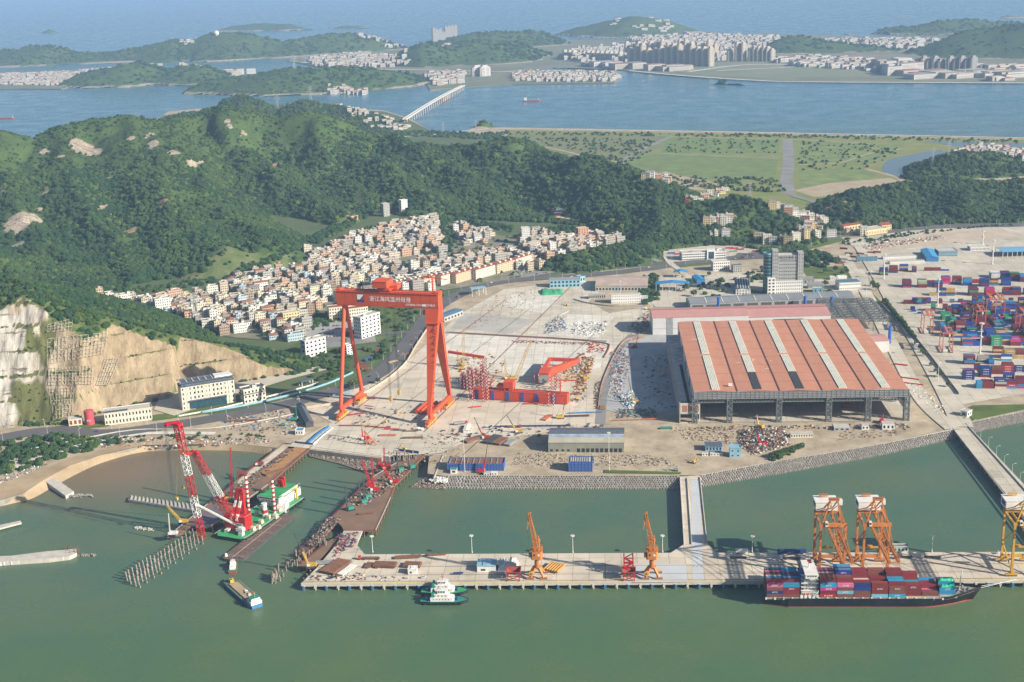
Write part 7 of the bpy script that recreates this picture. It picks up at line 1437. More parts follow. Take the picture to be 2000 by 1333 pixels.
for k,(_,ri,ci,x,y)in enumerate(allh):
 i=vr.choices(range(6),(5,4,5,3,3,1))[0];nf=vr.choices((2,3,4,5,6),(2,6,6,3,1))[0];cn,cc=vr.choice(VCOL);kind=vr.choice((0,1,2,4,5,6,1,2,3,7));rz=va+vr.choice((0,0,0,math.pi/2))+vr.uniform(-.12,.12);z=gz(x,y)
 j=vr.uniform(.85,1.1);c4=(min(.78,cc[0]*j*1.1),min(.78,cc[1]*j*1.1),min(.76,cc[2]*j*1.07),1)
 w=T('village_house','%s %s storey house with %s roof, %s in the %s village row'%(cn,('two','three','four','five','six')[nf-2],('gabled' if kind%4==3 else 'flat'),NUMW(ci),NUMW(ri)),'house',(x,y,z),rz,'village houses below the green hills')if k<NH else None
 if w:
  a=bpy.data.objects.new('wall',house_mesh(i,nf));b=bpy.data.objects.new('roof',roof_mesh(i,kind))
  for o_ in(a,b):COL.objects.link(o_);o_.parent=w;o_.color=c4
  b.location=(0,0,nf*3.15);nhouse+=1
 else:
  M4=Matrix.Translation((x,y,z))@Matrix.Rotation(rz,4,'Z');me=house_mesh(i,min(nf,4));off=len(far.v);far.v+=[tuple(M4@v.co)for v in me.vertices];ci_=3+(k%5)
  for p in me.polygons:far.f.append([off+q for q in p.vertices]);far.m.append(p.material_index if p.material_index else ci_)
  me=roof_mesh(i,kind);off=len(far.v);h_=min(nf,4)*3.15;far.v+=[tuple(M4@(v.co+Vector((0,0,h_))))for v in me.vertices]
  for p in me.polygons:far.f.append([off+q for q in p.vertices]);far.m.append(2 if p.material_index==0 else ci_)
fo=far.build('hillside_settlement',[HWM,M_DARK,HRG[1],mat('fh1',(.55,.50,.42),.9,var=.1),mat('fh2',(.62,.62,.60),.9,var=.1),mat('fh3',(.42,.37,.31),.9,var=.1),mat('fh4',(.36,.35,.33),.9,var=.1),mat('fh5',(.52,.34,.24),.9,var=.1)]);fo['kind']='stuff'
# long red roofed rows along the main road
for k,(x0,y0,x1,y1)in enumerate(((662,593,690,586),(772,574,797,567),(799,570,827,562),(829,565,860,556),(862,560,889,552),(891,556,928,545),(930,548,968,537),(971,537,1006,527),(1008,526,1040,516))):
 o,w,h,rf=shed('apartment_row','long cream apartment row with red roof by the main road, %s from the left'%ORD[k],(x0,y0),(x1,y1),0,12,(WCR,mat('wall_peach',(.56,.43,.30),.85,var=.06))[k%2],ROOFR,1.6,True,zt=16,nb=max(6,int(abs(x1-x0)/3.2)),nf=5,cat='apartment row',group='red roofed rows by the main road')
 for j in range(3):m=MB();x=w*(.2+.3*j);m.box(x,x+4,2,10,h+.4,h+3.0);m.build('stair_house',WCR,rf)
for k,(x0,y0,x1,y1,d,t,c)in enumerate(((750,424,762,422,10,8,0),(785,420,797,418,9,9,2),(686,437,700,434,12,4,3),(1020,478,1036,477,12,9,2),(1130,468,1150,466,13,6,3),(1183,500,1198,498,10,4,1),(200,598,222,598,10,4,3),(222,600,243,598,12,4,4),(168,585,188,584,8,2,2),(1085,432,1130,438,12,2,1))):
 block('village_house',('tall grey tower house, left of two standing above the village','tall white tower house, right of two standing above the village','orange brown house alone at the upper village edge','white nine storey block at the right end of the village','salmon six storey block on the bare slope at the village end','yellow block alone among trees right of the village','tan house at the village far left beside its red brown twin','red brown house at the village far left','white blue roofed cottage on the green slope left of the village','long pale temple hall at the foot of the dark wood')[k],'house',(x0,y0),(x1,y1),0,d,(WGR,WYE,WWH,WPK,mat('wall_redbrown',(.32,.13,.09),.9))[c],ROOFP,t,4,zt=t*3.1,wi=.5,hi=.45)
for px,py,s_,lb in((1093,425,1.0,'dark tiled temple hall with upturned roof in the woods'),(1083,418,.5,'small red temple gate roof left of the dark temple hall'),(1342,398,.5,'red tiled temple pavilion by the pass')):
 b=PT(px,py);o=T('temple',lb,'temple',b);m=MB();m.box(-9*s_,9*s_,-5*s_,5*s_,0,6*s_);m.build('wall',DRED,o)
 for lv in range(2):m=MB();z=(6+lv*5)*s_;e=(12-lv*4)*s_;d=(8-lv*2.5)*s_;m.add([(-e,-d,z+1),(e,-d,z+1),(e,d,z+1),(-e,d,z+1),(-e*.55,0,z+4.4*s_),(e*.55,0,z+4.4*s_),(-e*.5,-d*.5,z+1.6),(e*.5,-d*.5,z+1.6)],[(0,1,7,6),(6,7,5,4),(0,6,4),(1,5,7),(1,2,5),(2,3,4,5),(3,0,4)]);m.build('roof',ROOFD if s_==1 else ROOFR,o)
gp,gs=[],[]
for _ in range(2600):
 x,y=R_.uniform(-900,700),R_.uniform(1700,2650)
 if inpoly([x],[y],VILLAGE)[0]and(fbm(np.array([x]),np.array([y]),70,2)[0]>.17 or vr.random()<.28 or any(inpoly([x],[y],t)[0]for t in VTREES)):s_=R_.uniform(1.8,4.2);gp.append((x,y,gz(x,y)+s_*.6));gs.append((s_,s_,s_))
cloud('village_greenery',np.array(gp),np.array(gs),NG)
# === container yard
YDM=lambda b:Matrix.Translation(b)@Matrix.Rotation(ang(P(1900,760),P(2000,762)),4,'Z')
BLOCKS=[('first',1718,539,40,'maroon,dark blue,maroon,dark blue',5),('first',1737,534,40,'dark blue,dark blue,maroon,brown',3),('first',1757,531,40,'maroon,maroon,tan,blue',2),('first',1782,533,20,'maroon,dark blue,brown',4),('first',1805,530,40,'maroon,maroon',1),('first',1821,530,40,'maroon,maroon',1),('first',1837,530,40,'maroon,maroon',1),('second',1763,563,40,'red,maroon,maroon,brown',5),('second',1793,563,40,'maroon,maroon,tan,mint',5),('second',1809,557,40,'blue,maroon',3),('second',1824,563,40,'maroon,maroon,dark blue',6),('second',1839,556,40,'pink,magenta,red,maroon',4),('second',1861,556,40,'grey,grey,red,maroon',4),('second',1881,559,40,'blue,blue,light blue,light blue',3),('second',1898,554,40,'blue,red,blue',2),('second',1914,561,40,'dark blue,maroon,dark blue,blue',4),('second',1932,559,40,'tan,tan,tan,maroon',1),('second',1936,546,40,'white,white,white',8),('second',1956,544,40,'maroon,maroon,maroon',6),('second',1957,559,40,'dark blue,maroon,blue,dark blue',4),('second',1974,549,40,'maroon,green,green,green',6),('second',1992,552,40,'blue,green,maroon,light blue',5),('second',2010,552,40,'maroon,tan,maroon',5),('third',1815,579,40,'tan,tan',1),('third',1830,579,40,'blue,blue,dark blue,dark blue',3),('third',1847,579,40,'tan,maroon,tan,tan',2),('third',1893,579,40,'maroon,green,green,maroon',6),('third',1925,579,40,'magenta,red,red,magenta',6),('third',1959,578,40,'maroon,maroon,maroon,maroon',4),('third',1976,578,40,'maroon,maroon,maroon,brown',4),('third',2000,577,40,'maroon,tan,blue',4),('fourth',1765,595,40,'dark blue,maroon',2),('fourth',1782,595,20,'dark blue,dark blue,dark blue',3),('fourth',1791,595,20,'red,red,red',3),('fourth',1800,595,20,'maroon,dark blue,red',3),('fourth',1809,594,20,'dark blue,blue,dark blue',2),('fourth',1832,594,20,'brown,maroon',4),('fourth',1855,592,20,'light blue,light blue,light blue',1),('fourth',1872,592,20,'blue,maroon',3),('fourth',1900,592,20,'dark blue,blue,dark blue',4),('fourth',1910,592,20,'dark blue,dark blue,blue,blue',2),('fourth',1925,590,20,'dark blue,dark blue,dark blue',3),('fourth',1970,590,20,'maroon,maroon',1),('fourth',1990,595,40,'tan,tan,maroon',4),('fifth',1818,608,20,'green,green,green,green',1),('fifth',1842,607,20,'magenta,maroon,pink',3),('fifth',1778,607,20,'dark blue,dark blue',1),('fifth',1794,608,40,'blue',1),('fifth',1812,608,20,'brown',1),('fifth',1792,614,20,'dark blue',1),('fifth',1780,610,20,'blue',1),('ninth',1883,713,40,'maroon,light blue,dark blue,maroon',4),('ninth',1909,709,40,'blue,tan,grey',3),('ninth',1931,713,20,'blue,light blue',5),('ninth',1939,691,40,'maroon,tan,maroon',2),('ninth',1961,702,40,'tan,tan,tan,tan',4),('ninth',1982,702,40,'tan,tan,maroon,brown',4),('ninth',2003,702,40,'maroon,tan,tan',4),('ninth',1955,706,40,'light blue,white,blue',1),('tenth',1881,743,40,'dark blue,dark blue,dark blue,dark blue',4),('tenth',1903,724,20,'maroon,blue,maroon',2),('tenth',1914,738,40,'maroon,dark blue,dark blue,dark blue',5),('tenth',1937,732,40,'maroon,maroon,brown',4),('tenth',1957,728,40,'red,red,red,maroon',3),('tenth',1979,728,40,'dark blue,dark blue,dark blue',3),('tenth',2001,728,40,'blue,blue,maroon',3),('nearest',1907,760,20,'light blue,light blue,light blue',3),('nearest',1918,760,40,'maroon,maroon,maroon',4),('nearest',1943,760,40,'cream,maroon,grey,dark blue',4),('nearest',1964,760,40,'light blue,red,maroon',4),('nearest',1986,760,40,'magenta,light blue,maroon',4),('nearest',2008,760,40,'maroon,tan,maroon',4),('tenth lower',1959,742,40,'dark blue,dark blue,blue',1),('tenth lower',1983,744,40,'maroon,maroon',1)]
yr=random.Random(31);MIX=['maroon','maroon','brown','dark blue','blue','light blue','blue','dark blue','magenta','maroon','tan','maroon','green','dark blue','maroon','brown','blue','light blue','maroon']
for nm,yb,x0 in(('sixth',606,1862),('sixth lower',616,1850),('seventh',627,1840),('seventh lower',637,1850),('eighth',648,1838),('eighth lower',660,1842),('eighth last',676,1880)):
 x=x0
 while x<2060:
  sz=40 if yr.random()<.7 else 20;n=yr.choice((1,2,3,3,3,4));mono=yr.random()<.4;c=yr.choice(MIX)
  if yr.random()>.07:BLOCKS.append((nm,x,yb+yr.uniform(-1,1),sz,','.join(c if mono else yr.choice(MIX)for _ in range(n)),yr.choice((6,7,8))))
  x+=(18.6 if sz==40 else 9.6)
rest={};cnt={};ncont=0
BLOCKS.sort(key=lambda b:(-b[2],b[1]))
for nm,px,py,sz,cols,deep in BLOCKS:
 b=P(px,py);M4=YDM(b);cnt[nm]=sum(1 for q in BLOCKS if q[0]==nm and q[1]<=px);cl=cols.split(',');indiv=px<2000 and ncont<196
 for t,c in enumerate(cl):
  if indiv:
   o=container(M4,0,0,t*2.78+.05,c,sz,'%s container, %s up of the %s stack in the %s yard row'%(c,ORD[t],NUMW(cnt[nm]-1),nm),'stacked containers in the yard');ncont+=1
   if c in('dark blue','tan','green','pink','red')and sz==40 and py>540:
    m=_TXT.get('dots')
    if m is None:
     q_=MB();[q_.box(3.4+k*1.6,4.3+k*1.6,-.06,-.01,1.1,1.9)for k in range(4)];m=bpy.data.meshes.new('lettering');m.from_pydata(q_.v,[],q_.f);m.materials.append(TXW);_TXT['dots']=m
    d=bpy.data.objects.new('lettering',m);COL.objects.link(d);d.parent=o
  r0=1 if indiv else 0
  for r in range(r0,deep):
   lim=len(cl)if yr.random()<.75 else len(cl)-1
   if t>=lim and t:continue
   cc=c if yr.random()<.6 else yr.choice(MIX);rest.setdefault(cc,MB());v0=len(rest[cc].v);L=12.15 if sz==40 else 6.0;rest[cc].box(0,L,r*2.6,r*2.6+2.44,t*2.78,t*2.78+2.7)
   for k in range(v0,len(rest[cc].v)):rest[cc].v[k]=tuple(M4@Vector(rest[cc].v[k]))
allm=MB();ml=[]
for k,(c,mb)in enumerate(rest.items()):
 off=len(allm.v);allm.v+=mb.v;allm.f+=[[off+i for i in f]for f in mb.f];allm.m+=[k]*len(mb.f);ml.append(mat('box_'+c.replace(' ','_'),PAL[c],.6,var=.15,scale=.3))
allm.build('container_stacks_behind',ml)['kind']='stuff'
# small container groups elsewhere
def few(lst,grp,lb):
 for k,(px,py,c,sz,rz)in enumerate(lst):
  b=P(px,py);container(Matrix.Translation(b)@Matrix.Rotation(rz,4,'Z'),0,0,.05,c,sz,'%s container %s, %s of the group'%(c,lb,NUMW(k)),grp)
few([(1650,497,'maroon',40,-.5),(1660,503,'brown',40,-.5),(1672,497,'maroon',40,-.5),(1694,495,'red',40,-.5),(1640,508,'grey',40,-.5),(1636,516,'maroon',40,.1),(1652,500,'mint',20,.1),(1640,487,'maroon',40,-.5),(1680,500,'cream',40,-.5),(1705,494,'red',40,-.5)],'containers by the green lawn','on the lot above the green lawn');
few([(698,718,'maroon',40,.5),(706,724,'brown',40,.5),(712,706,'blue',40,.7),(733,690,'maroon',40,.9)],'containers in the roadside lot','on the roadside lot behind the gantry leg');few([(722,781,'brown',20,-.1)],'yard box','standing alone between the gantry legs');few([(1418,487,'red',40,.1),(1428,488,'red',40,.1),(1440,490,'maroon',40,.2),(1425,494,'green',40,.1),(1304,497,'blue',40,0),(1318,499,'red',40,.1),(1470,493,'maroon',40,.1)],'containers around the ribbon office','on the lot around the ribbon office')
# --- yard cranes
RT=mat('yard_crane_red',(.58,.17,.08),.6,0,var=.15,scale=.2)
def rtg(px,py,label,w=23.0,d=11.0,h=21.0,rz=None,c=RT):
 o=T('yard_crane',label,'crane',P(px,py),YDM(P(px,py)).to_euler().z if rz is None else rz,'rubber tyred yard cranes')
 for x in(0,w):
  for y in(0,d):m=MB();m.beam((x,y,1.5),(x+(2.2 if x==0 else-2.2)*.3,y,h),.9,.9);m.build('leg',c,o);m=MB();m.tube((x-.4,y,.8),(x+.4,y,.8),.8,n=10);m.tube((x-.4,y+1.9,.8),(x+.4,y+1.9,.8),.8,n=10);m.build('wheel',BLK,o)
  m=MB();m.beam((x,-1.5,2.2),(x,d+1.5,2.2),1.2,1.2);m.build('sill_beam',c,o);m=MB();m.beam((x,0,h),(x,d,h),.8,1.0);m.build('end_beam',c,o);m=MB();m.beam((x,0,h-1),(x,d,h*.45),.3);m.build('brace',c,o)
 for y in(0,d):m=MB();m.beam((-1,y,h+.9),(w+1,y,h+.9),.9,1.6);m.build('girder',c,o)
 m=MB();m.box(w*.3,w*.5,0,d,h+1.7,h+3.4);m.build('trolley',c,o);m=MB();m.box(w*.55,w*.55+2,-1.8,.6,h-2.8,h-.2);m.build('operator_cab',STW,o);m=MB();m.box(1,6,-2.2,-.6,2.6,5);m.build('power_pack',STW,o);return o
_R=[rtg(1803,653,'orange yard crane alone left of the container blocks',12,26,24),rtg(1840,690,'orange yard crane nearest the port road, below the first',12,26,24),rtg(1905,645,'orange yard crane in the middle of the box stacks',12,26,24),rtg(1925,621,'orange yard crane, left one of the far pair over the stacks',12,26,24),rtg(1943,621,'orange yard crane, right one of the far pair over the stacks',12,26,24),rtg(1990,652,'orange yard crane at the right picture edge',12,26,24)]
# --- masts and street lamps
def mast(px,py,top,label,r=.5,head=2.4,tex=STW,tall=True):
 b=P(px,py);h=HT(b,top);o=T('light_mast',label,'light mast',b,0,'tall floodlight masts');m=MB();m.tube((0,0,0),(0,0,h),r,r*.5,10);m.build('pole',tex,o)
 m=MB();m.tube((0,0,0),(0,0,1.2),r*2.4,r*2,10);m.build('base',PCON,o);m=MB()
 for k in range(8):a=k*math.pi/4;m.beam((0,0,h),(head*math.cos(a),head*math.sin(a),h+.2),.16);m.box(head*math.cos(a)-.5,head*math.cos(a)+.5,head*math.sin(a)-.5,head*math.sin(a)+.5,h-.2,h+.5)
 m.build('lamp_ring',tex,o)
 if r>.8:
  for z in(.55,.98):m=MB();m.tube((0,0,h*z),(0,0,h*z+.4),2.6,n=10);m.box(-.8,.8,-2.6,2.6,h*z+.4,h*z+1.6);m.build('service_platform',tex,o)
for px,py,tp,lb in((1726,546,498,'thick white mast by the first container row'),(1831,599,546,'thick white mast between the middle container rows'),(1914,691,632,'thick white mast before the dense box stacks'),(1938,517,470,'thick white mast by the pale blue open warehouse'),(1919,478,452,'thick white mast on the far gravel lot')):mast(px,py,tp,lb,.95,2.6)
for k,(px,py,tp,lb)in enumerate(((728,1079,1048,'slim quay mast at the work platform corner'),(922,1080,1047,'slim quay mast between tugs and first luffing crane'),(1119,1080,1047,'slim quay mast between the two luffing cranes'),(1294,1079,1047,'slim quay mast just left of the causeway'),(1469,1079,1048,'slim quay mast behind the parked blue trailer'),(1820,1079,1046,'slim quay mast right of the small green office'),(908,922,849,'tall slim mast before the long net wrapped building'),(1190,920,846,'tall slim mast before the grey workshop'),(1692,581,531,'slim mast by the striped roof workshop'),(1700,560,530,'slim mast at the lawn corner'),(1464,578,530,'slim mast beside the white gabled warehouse'),(1212,600,550,'slim mast before the weathered warehouse'),(1790,695,672,'slim roadside mast among median shrubs'),(1832,745,708,'slim roadside mast near the port bridge'))):mast(px,py,tp,lb,.3,1.2)
def lampmesh():
 m=MB();m.tube((0,0,0),(0,0,9.5),.16,.1,6);m.beam((0,0,9.4),(2.4,0,10.2),.12);m.box(1.8,3.4,-.25,.25,10.1,10.35);return m.build('street_lamp',STW)
LM=lampmesh();LM_=LM.data;bpy.data.objects.remove(LM);k_=0;acc_=0
for side in(-14,14):
 q=offs(RC,side);acc_=0
 for a,b in zip(q,q[1:]):
  acc_+=(b-a).length
  if acc_>34:
   acc_=0;pp=proj(a.x,a.y,LAND)
   if-20<pp[0]<2020 and k_<130:o=bpy.data.objects.new('street_lamp',LM_);COL.objects.link(o);o.location=a;o.rotation_euler=(0,0,ang(a,b)+(-1.57 if side>0 else 1.57));tag(o,'white street lamp on the %s kerb of the main road, %s along'%('far' if side>0 else 'near',NUMW(k_)),'street lamp','street lamps on the main road');k_+=1
for k in range(14):
 t=(k+.5)/14;b=P(1890+215*t,830+244*t);o=bpy.data.objects.new('street_lamp',LM_);COL.objects.link(o);o.location=b+Vector((1,0,.1));tag(o,'thin lamp post on the port bridge, %s from its head'%NUMW(k),'street lamp','lamps on the port bridge')
 # --- trees that stand alone
tr_=random.Random(5);n_=0
for k in range(30):
 t=k/29;px,py=1727+(1785-1727)*t,592+(662-592)*t;tree(P(px+tr_.uniform(-1.5,1.5),py),tr_.uniform(2.6,3.8),'dark round tree in the dense port road median, %s from the top'%NUMW(k),'median trees',seed=k)
for k,(px,py)in enumerate(((1790,676),(1797,684),(1806,697),(1818,716),(1827,728),(1836,738),(1852,757),(1800,690))):tree(P(px,py),(3.0,2.6,3.4,2.4,2.2,4.2,3,2.2)[k],'lone dark tree in the sparse median strip, %s from the top'%ORD[k],'sparse median trees',seed=k)
for k,(px,py,r)in enumerate(((1612,534,5),(1632,531,6),(1652,528,4),(1654,534,5),(1645,538,5),(1620,579,7),(1612,560,6),(1704,560,6),(1711,568,8),(1666,592,4),(1340,570,8),(1348,560,7),(1268,560,9),(1275,548,8),(1500,553,5),(1484,545,6),(1470,538,5),(1488,528,5),(1372,548,5),(1385,540,5),(1355,580,7),(1480,592,3),(1500,592,3),(1520,591,3),(1540,591,3),(1575,590,3.5),(1590,590,3),(1640,588,4),(688,760,7),(695,756,6),(738,750,5),(560,660,6),(745,640,5),(760,632,5))):tree(P(px,py),r*.7,'single green tree %s'%(('on the lawn by the tower' if 1600<px<1660 and py<560 else 'near the tower office' if px>1440 else 'by the gate canopies' if px>1200 else 'near the main road')+', %s in number'%NUMW(k)),'single trees in the port',seed=k)
for k in range(16):tree(P(1507+k*4.0,895-k*1.25),2.4,'dark conifer in the hedge row on the revetment crest, %s from left'%NUMW(k),'hedge row trees',squash=1.5,seed=k)
# --- vehicles
VM=mat('vehicle_paint',(1,1,1),.4,0,var=.03,objcol=True)
def car_mesh():
 m=MB();m.prism([(-2.2,-.9),(2.2,-.9),(2.2,.9),(-2.2,.9)],.35,.95);m.add([(-1.5,-.85,.95),(1.1,-.85,.95),(1.1,.85,.95),(-1.5,.85,.95),(-1.1,-.7,1.5),(.5,-.7,1.5),(.5,.7,1.5),(-1.1,.7,1.5)],[(0,1,5,4),(1,2,6,5),(2,3,7,6),(3,0,4,7)],1);m.add([(-1.1,-.7,1.52),(.5,-.7,1.52),(.5,.7,1.52),(-1.1,.7,1.52)],[(0,1,2,3)])
 for x in(-1.4,1.4):
  for y in(-.85,.85):m.tube((x,y-.1,.35),(x,y+.1,.35),.35,n=8,mi=2)
 o=m.build('parked_car',[VM,M_DARK,BLK]);me=o.data;bpy.data.objects.remove(o);return me
CARM=car_mesh();VC=[('white',(.70,.70,.70)),('silver',(.42,.43,.45)),('black',(.02,.02,.025)),('dark grey',(.10,.10,.11)),('blue',(.04,.12,.35)),('red',(.40,.03,.03)),('white',(.66,.66,.66))]
cr=random.Random(8);ncar={}
def car(x,y,rz,where):
 cn,cc=cr.choice(VC);o=bpy.data.objects.new('parked_car',CARM);COL.objects.link(o);o.location=(x,y,LAND+.75);o.rotation_euler=(0,0,rz);o.color=(*cc,1);ncar[(cn,where)]=ncar.get((cn,where),0)+1;tag(o,'%s car %s, %s of that colour from the left'%(cn,where,NUMW(ncar[(cn,where)]-1)),'car','cars '+where)
def lot(poly,rows_px,where,dens=.75,step=4.2,rz=1.3):
 for(x0,y0,x1,y1)in rows_px:
  a,b=P(x0,y0),P(x1,y1);L=(b-a).length;n=int(L/step)
  for k in range(n):
   if cr.random()<dens:p=a.lerp(b,k/n);car(p.x,p.y,ang(a,b)+rz,where)
lot(None,[(596,634,662,630),(594,641,690,636),(600,647,700,642),(600,655,700,650),(602,661,700,657)],'in the lot behind the gantry',.55)
lot(None,[(990,541,1010,536),(1004,539,1070,526),(1000,536,1078,522),(1010,532,1082,519),(995,545,1100,529)],'in the lot below the village',.6);lot(None,[(1436,507,1475,503),(1440,504,1480,500),(1445,500,1478,497)],'by the ribbon office',.5)
for k,(t,o_)in enumerate(((.08,5),(.15,-5),(.22,5),(.27,-8),(.30,4),(.36,5),(.38,-4),(.44,8),(.47,-5),(.52,4),(.58,-6),(.63,5),(.70,4),(.76,-5),(.83,5))):q=offs(RC,o_);i_=int(t*(len(q)-2));car(q[i_].x,q[i_].y,ang(q[i_],q[i_+1]),'driving on the main road')
for k,(px,py)in enumerate(((1752,1092),(1950,1082),(648,1103+28),(1888,818),(828,1130),(1562,598),(712,762),(708,768))):p=P(px,py);car(p.x,p.y,.2,'parked alone in the port')
def truck(px,py,rz,label,cab=(.5,.03,.03),load=None,L=13,z=LAND):
 b=P(px,py,z+.1);o=T('truck',label,'truck',b,rz);m=MB();m.box(L+.8,L+3,-1.25,1.25,.8,3.3);c=m.build('cab',VM,o);c.color=(*cab,1);w=MB();w.box(L+3,L+3.05,-1.1,1.1,2,3);w.build('windscreen',M_DARK,c)
 m=MB();m.box(0,L+1,-1.2,1.2,1.0,1.35);m.build('chassis',STD,o)
 for x in(1.2,2.6,L-2,L+2):m=MB();m.tube((x,-1.25,.5),(x,1.25,.5),.5,n=10);m.build('wheel',BLK,o)
 if load:m=MB();m.box(.2,L,-1.2,1.2,1.35,3.4)if load!=RST else[m.beam((.5,y,1.8),(L-.5,y,1.8),.5,.8)for y in(-.8,0,.8)];m.build('cargo',load,o)
 return o
q0=QA;truck(1458,1091,q0+math.pi,'white cabbed empty trailer truck, left of three on the container quay',(.7,.7,.7));truck(1562,1092+.5,q0+math.pi,'white cabbed empty trailer truck before the long blue trailer',(.7,.7,.7));truck(1782,1090,q0+math.pi,'white cabbed trailer truck before the pale green office',(.7,.7,.7));truck(1838,1090,q0+math.pi,'white cabbed trailer truck by the slim quay mast',(.7,.7,.7));truck(742,1093,q0+math.pi,'red truck loaded with rusty steel on the quay corner',(.45,.03,.04),RST,15)
truck(886,831,.25,'red cabbed flat truck on the slab below the giant gantry',(.45,.03,.04),STG,12);truck(990,836,-.1,'red crane truck among dark steel on the blue trailer row',(.45,.03,.04),RST,12);truck(1610,582,0,'maroon tipper truck on the road below the lawn',(.4,.04,.04),DRED,14)
m=MB();o=T('mixer_truck','white concrete mixer truck in front of the gantry right leg','truck',P(812,842),.0);m.box(6,8.4,-1.2,1.2,.8,3.2);m.build('cab',STW,o);m=MB();m.box(0,6.5,-1.1,1.1,.9,1.3);m.build('chassis',STD,o);m=MB();m.tube((.5,0,3.2),(3,0,2.9),.8,1.4,12);m.tube((3,0,2.9),(5.6,0,2.4),1.4,.9,12);m.build('drum',STW,o)
for x in(1,2.2,7):m=MB();m.tube((x,-1.2,.5),(x,1.2,.5),.5,n=10);m.build('wheel',BLK,o)
m=MB();o=T('trailer','long deep blue covered trailer standing at the container quay rear edge','trailer',P(1519,1084),QA);m.box(0,23,0,2.6,1.2,4);m.build('body',DBL,o);m=MB();m.tube((1,0,.5),(1,2.6,.5),.5,n=8);m.tube((20,0,.5),(20,2.6,.5),.5,n=8);m.build('wheel',BLK,o)
m=MB();o=T('trailer','white box trailer left of the long blue one','trailer',P(1437,1083),QA);m.box(0,10,0,2.6,1.2,4);m.build('body',STW,o);m=MB();m.tube((1,0,.5),(1,2.6,.5),.5,n=8);m.build('wheel',BLK,o)
# crawler, truck and pile driving cranes: base pixel, tip pixel, colour
def jibcrane(px,py,tx,ty,label,c,c2=None,w=1.5,lat=True,dy=0.0,z=LAND,body=None,back=True,name='crawler_crane',n=10):
 b=P(px,py,z);tip=RY(tx,ty,b.y+dy);rz=math.atan2(tip.y-b.y,tip.x-b.x);o=T(name,label,'crane',b,rz);I=FR[o.name].inverted();tp=I@tip;m=MB()
 for s in(-1,1):m.box(-3.4,3.4,s*2.3-.5,s*2.3+.5,0,1.1)
 m.build('track',BLK if 'truck' not in name else STD,o);m=MB();m.box(-4.4,2,-1.7,1.7,1.3,3.8);m.box(-5.2,-3.8,-1.8,1.8,1.4,3.4);bd=m.build('machine_body',body or c,o);m=MB();m.box(.6,2.8,1.0,2.2,1.5,3.8);m.build('operator_cab',STW,o)
 m=MB();root=Vector((1.6,0,2.2))
 if lat:m.lattice(root,tp,w,n,.17,w2=w*.6,mats=None if c2 is None else[0,0,1,1])
 else:m.beam(root,root.lerp(tp,.4),1.1,1.2,mi=0);m.beam(root.lerp(tp,.4),root.lerp(tp,.72),.8,.9,mi=1);m.beam(root.lerp(tp,.72),tp,.5,.55,mi=1)
 m.build('boom',[c,c2 or c],o);m=MB();m.beam(tp,(tp.x+.3,tp.y,max(tp.z*.45,3)),.09)
 if back:m.beam((-3.4,0,6.5),tp,.09);m.beam((-3.4,0,6.5),(-4,0,3.5),.3)
 m.build('rope',STD,o);return o
jibcrane(903,722,905,643,'tall cream lattice crawler crane behind the red scaffold towers',YEL,w=3.2,n=16);jibcrane(898,716,893,682,'short yellow mast crane leaning beside the tall cream crane',YEL,w=2,n=8);jibcrane(1004,742,1037,668,'yellow lattice crawler crane leaning right behind the red girder',YEL,w=3.2,n=16);jibcrane(991,742,986,702,'yellow upright mast crane behind the red girder',YEL,w=2.2,n=8)
jibcrane(1096,818,1103,779,'yellow telescopic truck crane among blue and brown beams',YEL,STD,lat=False,name='truck_crane');jibcrane(1012,846,990,812,'yellow telescopic truck crane on the blue trailer row',YEL,STD,lat=False,name='truck_crane');jibcrane(947,858,926,815,'pink and black telescopic truck crane by the dark steel stacks',BRED,STD,lat=False,name='truck_crane');jibcrane(942,924,953,862,'pink and black telescopic crane before the long net building',BRED,STD,lat=False,name='truck_crane')
jibcrane(712,860,704,811,'pink and grey telescopic crane at the sea wall works',BRED,STG,lat=False,name='truck_crane');jibcrane(1270,797,1272-0,797-40,'slim dark jib crane on the littered slab',YEL,STD,lat=False,name='truck_crane')if False else None
jibcrane(1240,789,1227,737,'yellow telescopic crane over the tangled pale steel heap',YEL,STD,lat=False,name='truck_crane');jibcrane(1294,735,1271,689,'yellow telescopic crane beside the red crates in the hall shadow',YEL,STD,lat=False,name='truck_crane');jibcrane(1240,680,1246,651,'red pump crane folded near the brown ramp',DRED,lat=False,name='truck_crane');jibcrane(1264,605,1253,591,'small yellow crane at the dirt patch by the rose hall',YEL,STD,lat=False,name='truck_crane')
jibcrane(1488,872,1473,823,'red and dark crane above the scrap heap',BRED,STD,lat=False,name='truck_crane');jibcrane(1483,836,1478,810,'tan excavator crane working before the hall columns',YEL,lat=False,dy=3,name='excavator');jibcrane(1722,826,1725,808,'red jib crane inside the hall right bay',BRED,lat=False,dy=3,name='truck_crane')
jibcrane(450,978,450,874,'tall red lattice crane with yellow foot on the steel pier',BRED,w=2,n=18,body=YEL);jibcrane(458,972,465,920,'thin red crane right behind the tall one on the pier',DRED,w=1.4);jibcrane(462,980,457,922,'green pile rig on the steel pier',GRT,w=.9,n=12,name='pile_rig');jibcrane(476,928,505,898,'small red crane near the pier root',DRED,w=1.4);jibcrane(505,910,503,895,'short red crane at the upper pier',DRED,w=1.2)
jibcrane(357,1022,326,988,'yellow lattice crane at the seaward end of the steel pier',YEL,w=1.8);jibcrane(336,1046,329,1003,'slender white pile rig at the pier tip',STW,w=.6,n=12,name='pile_rig')
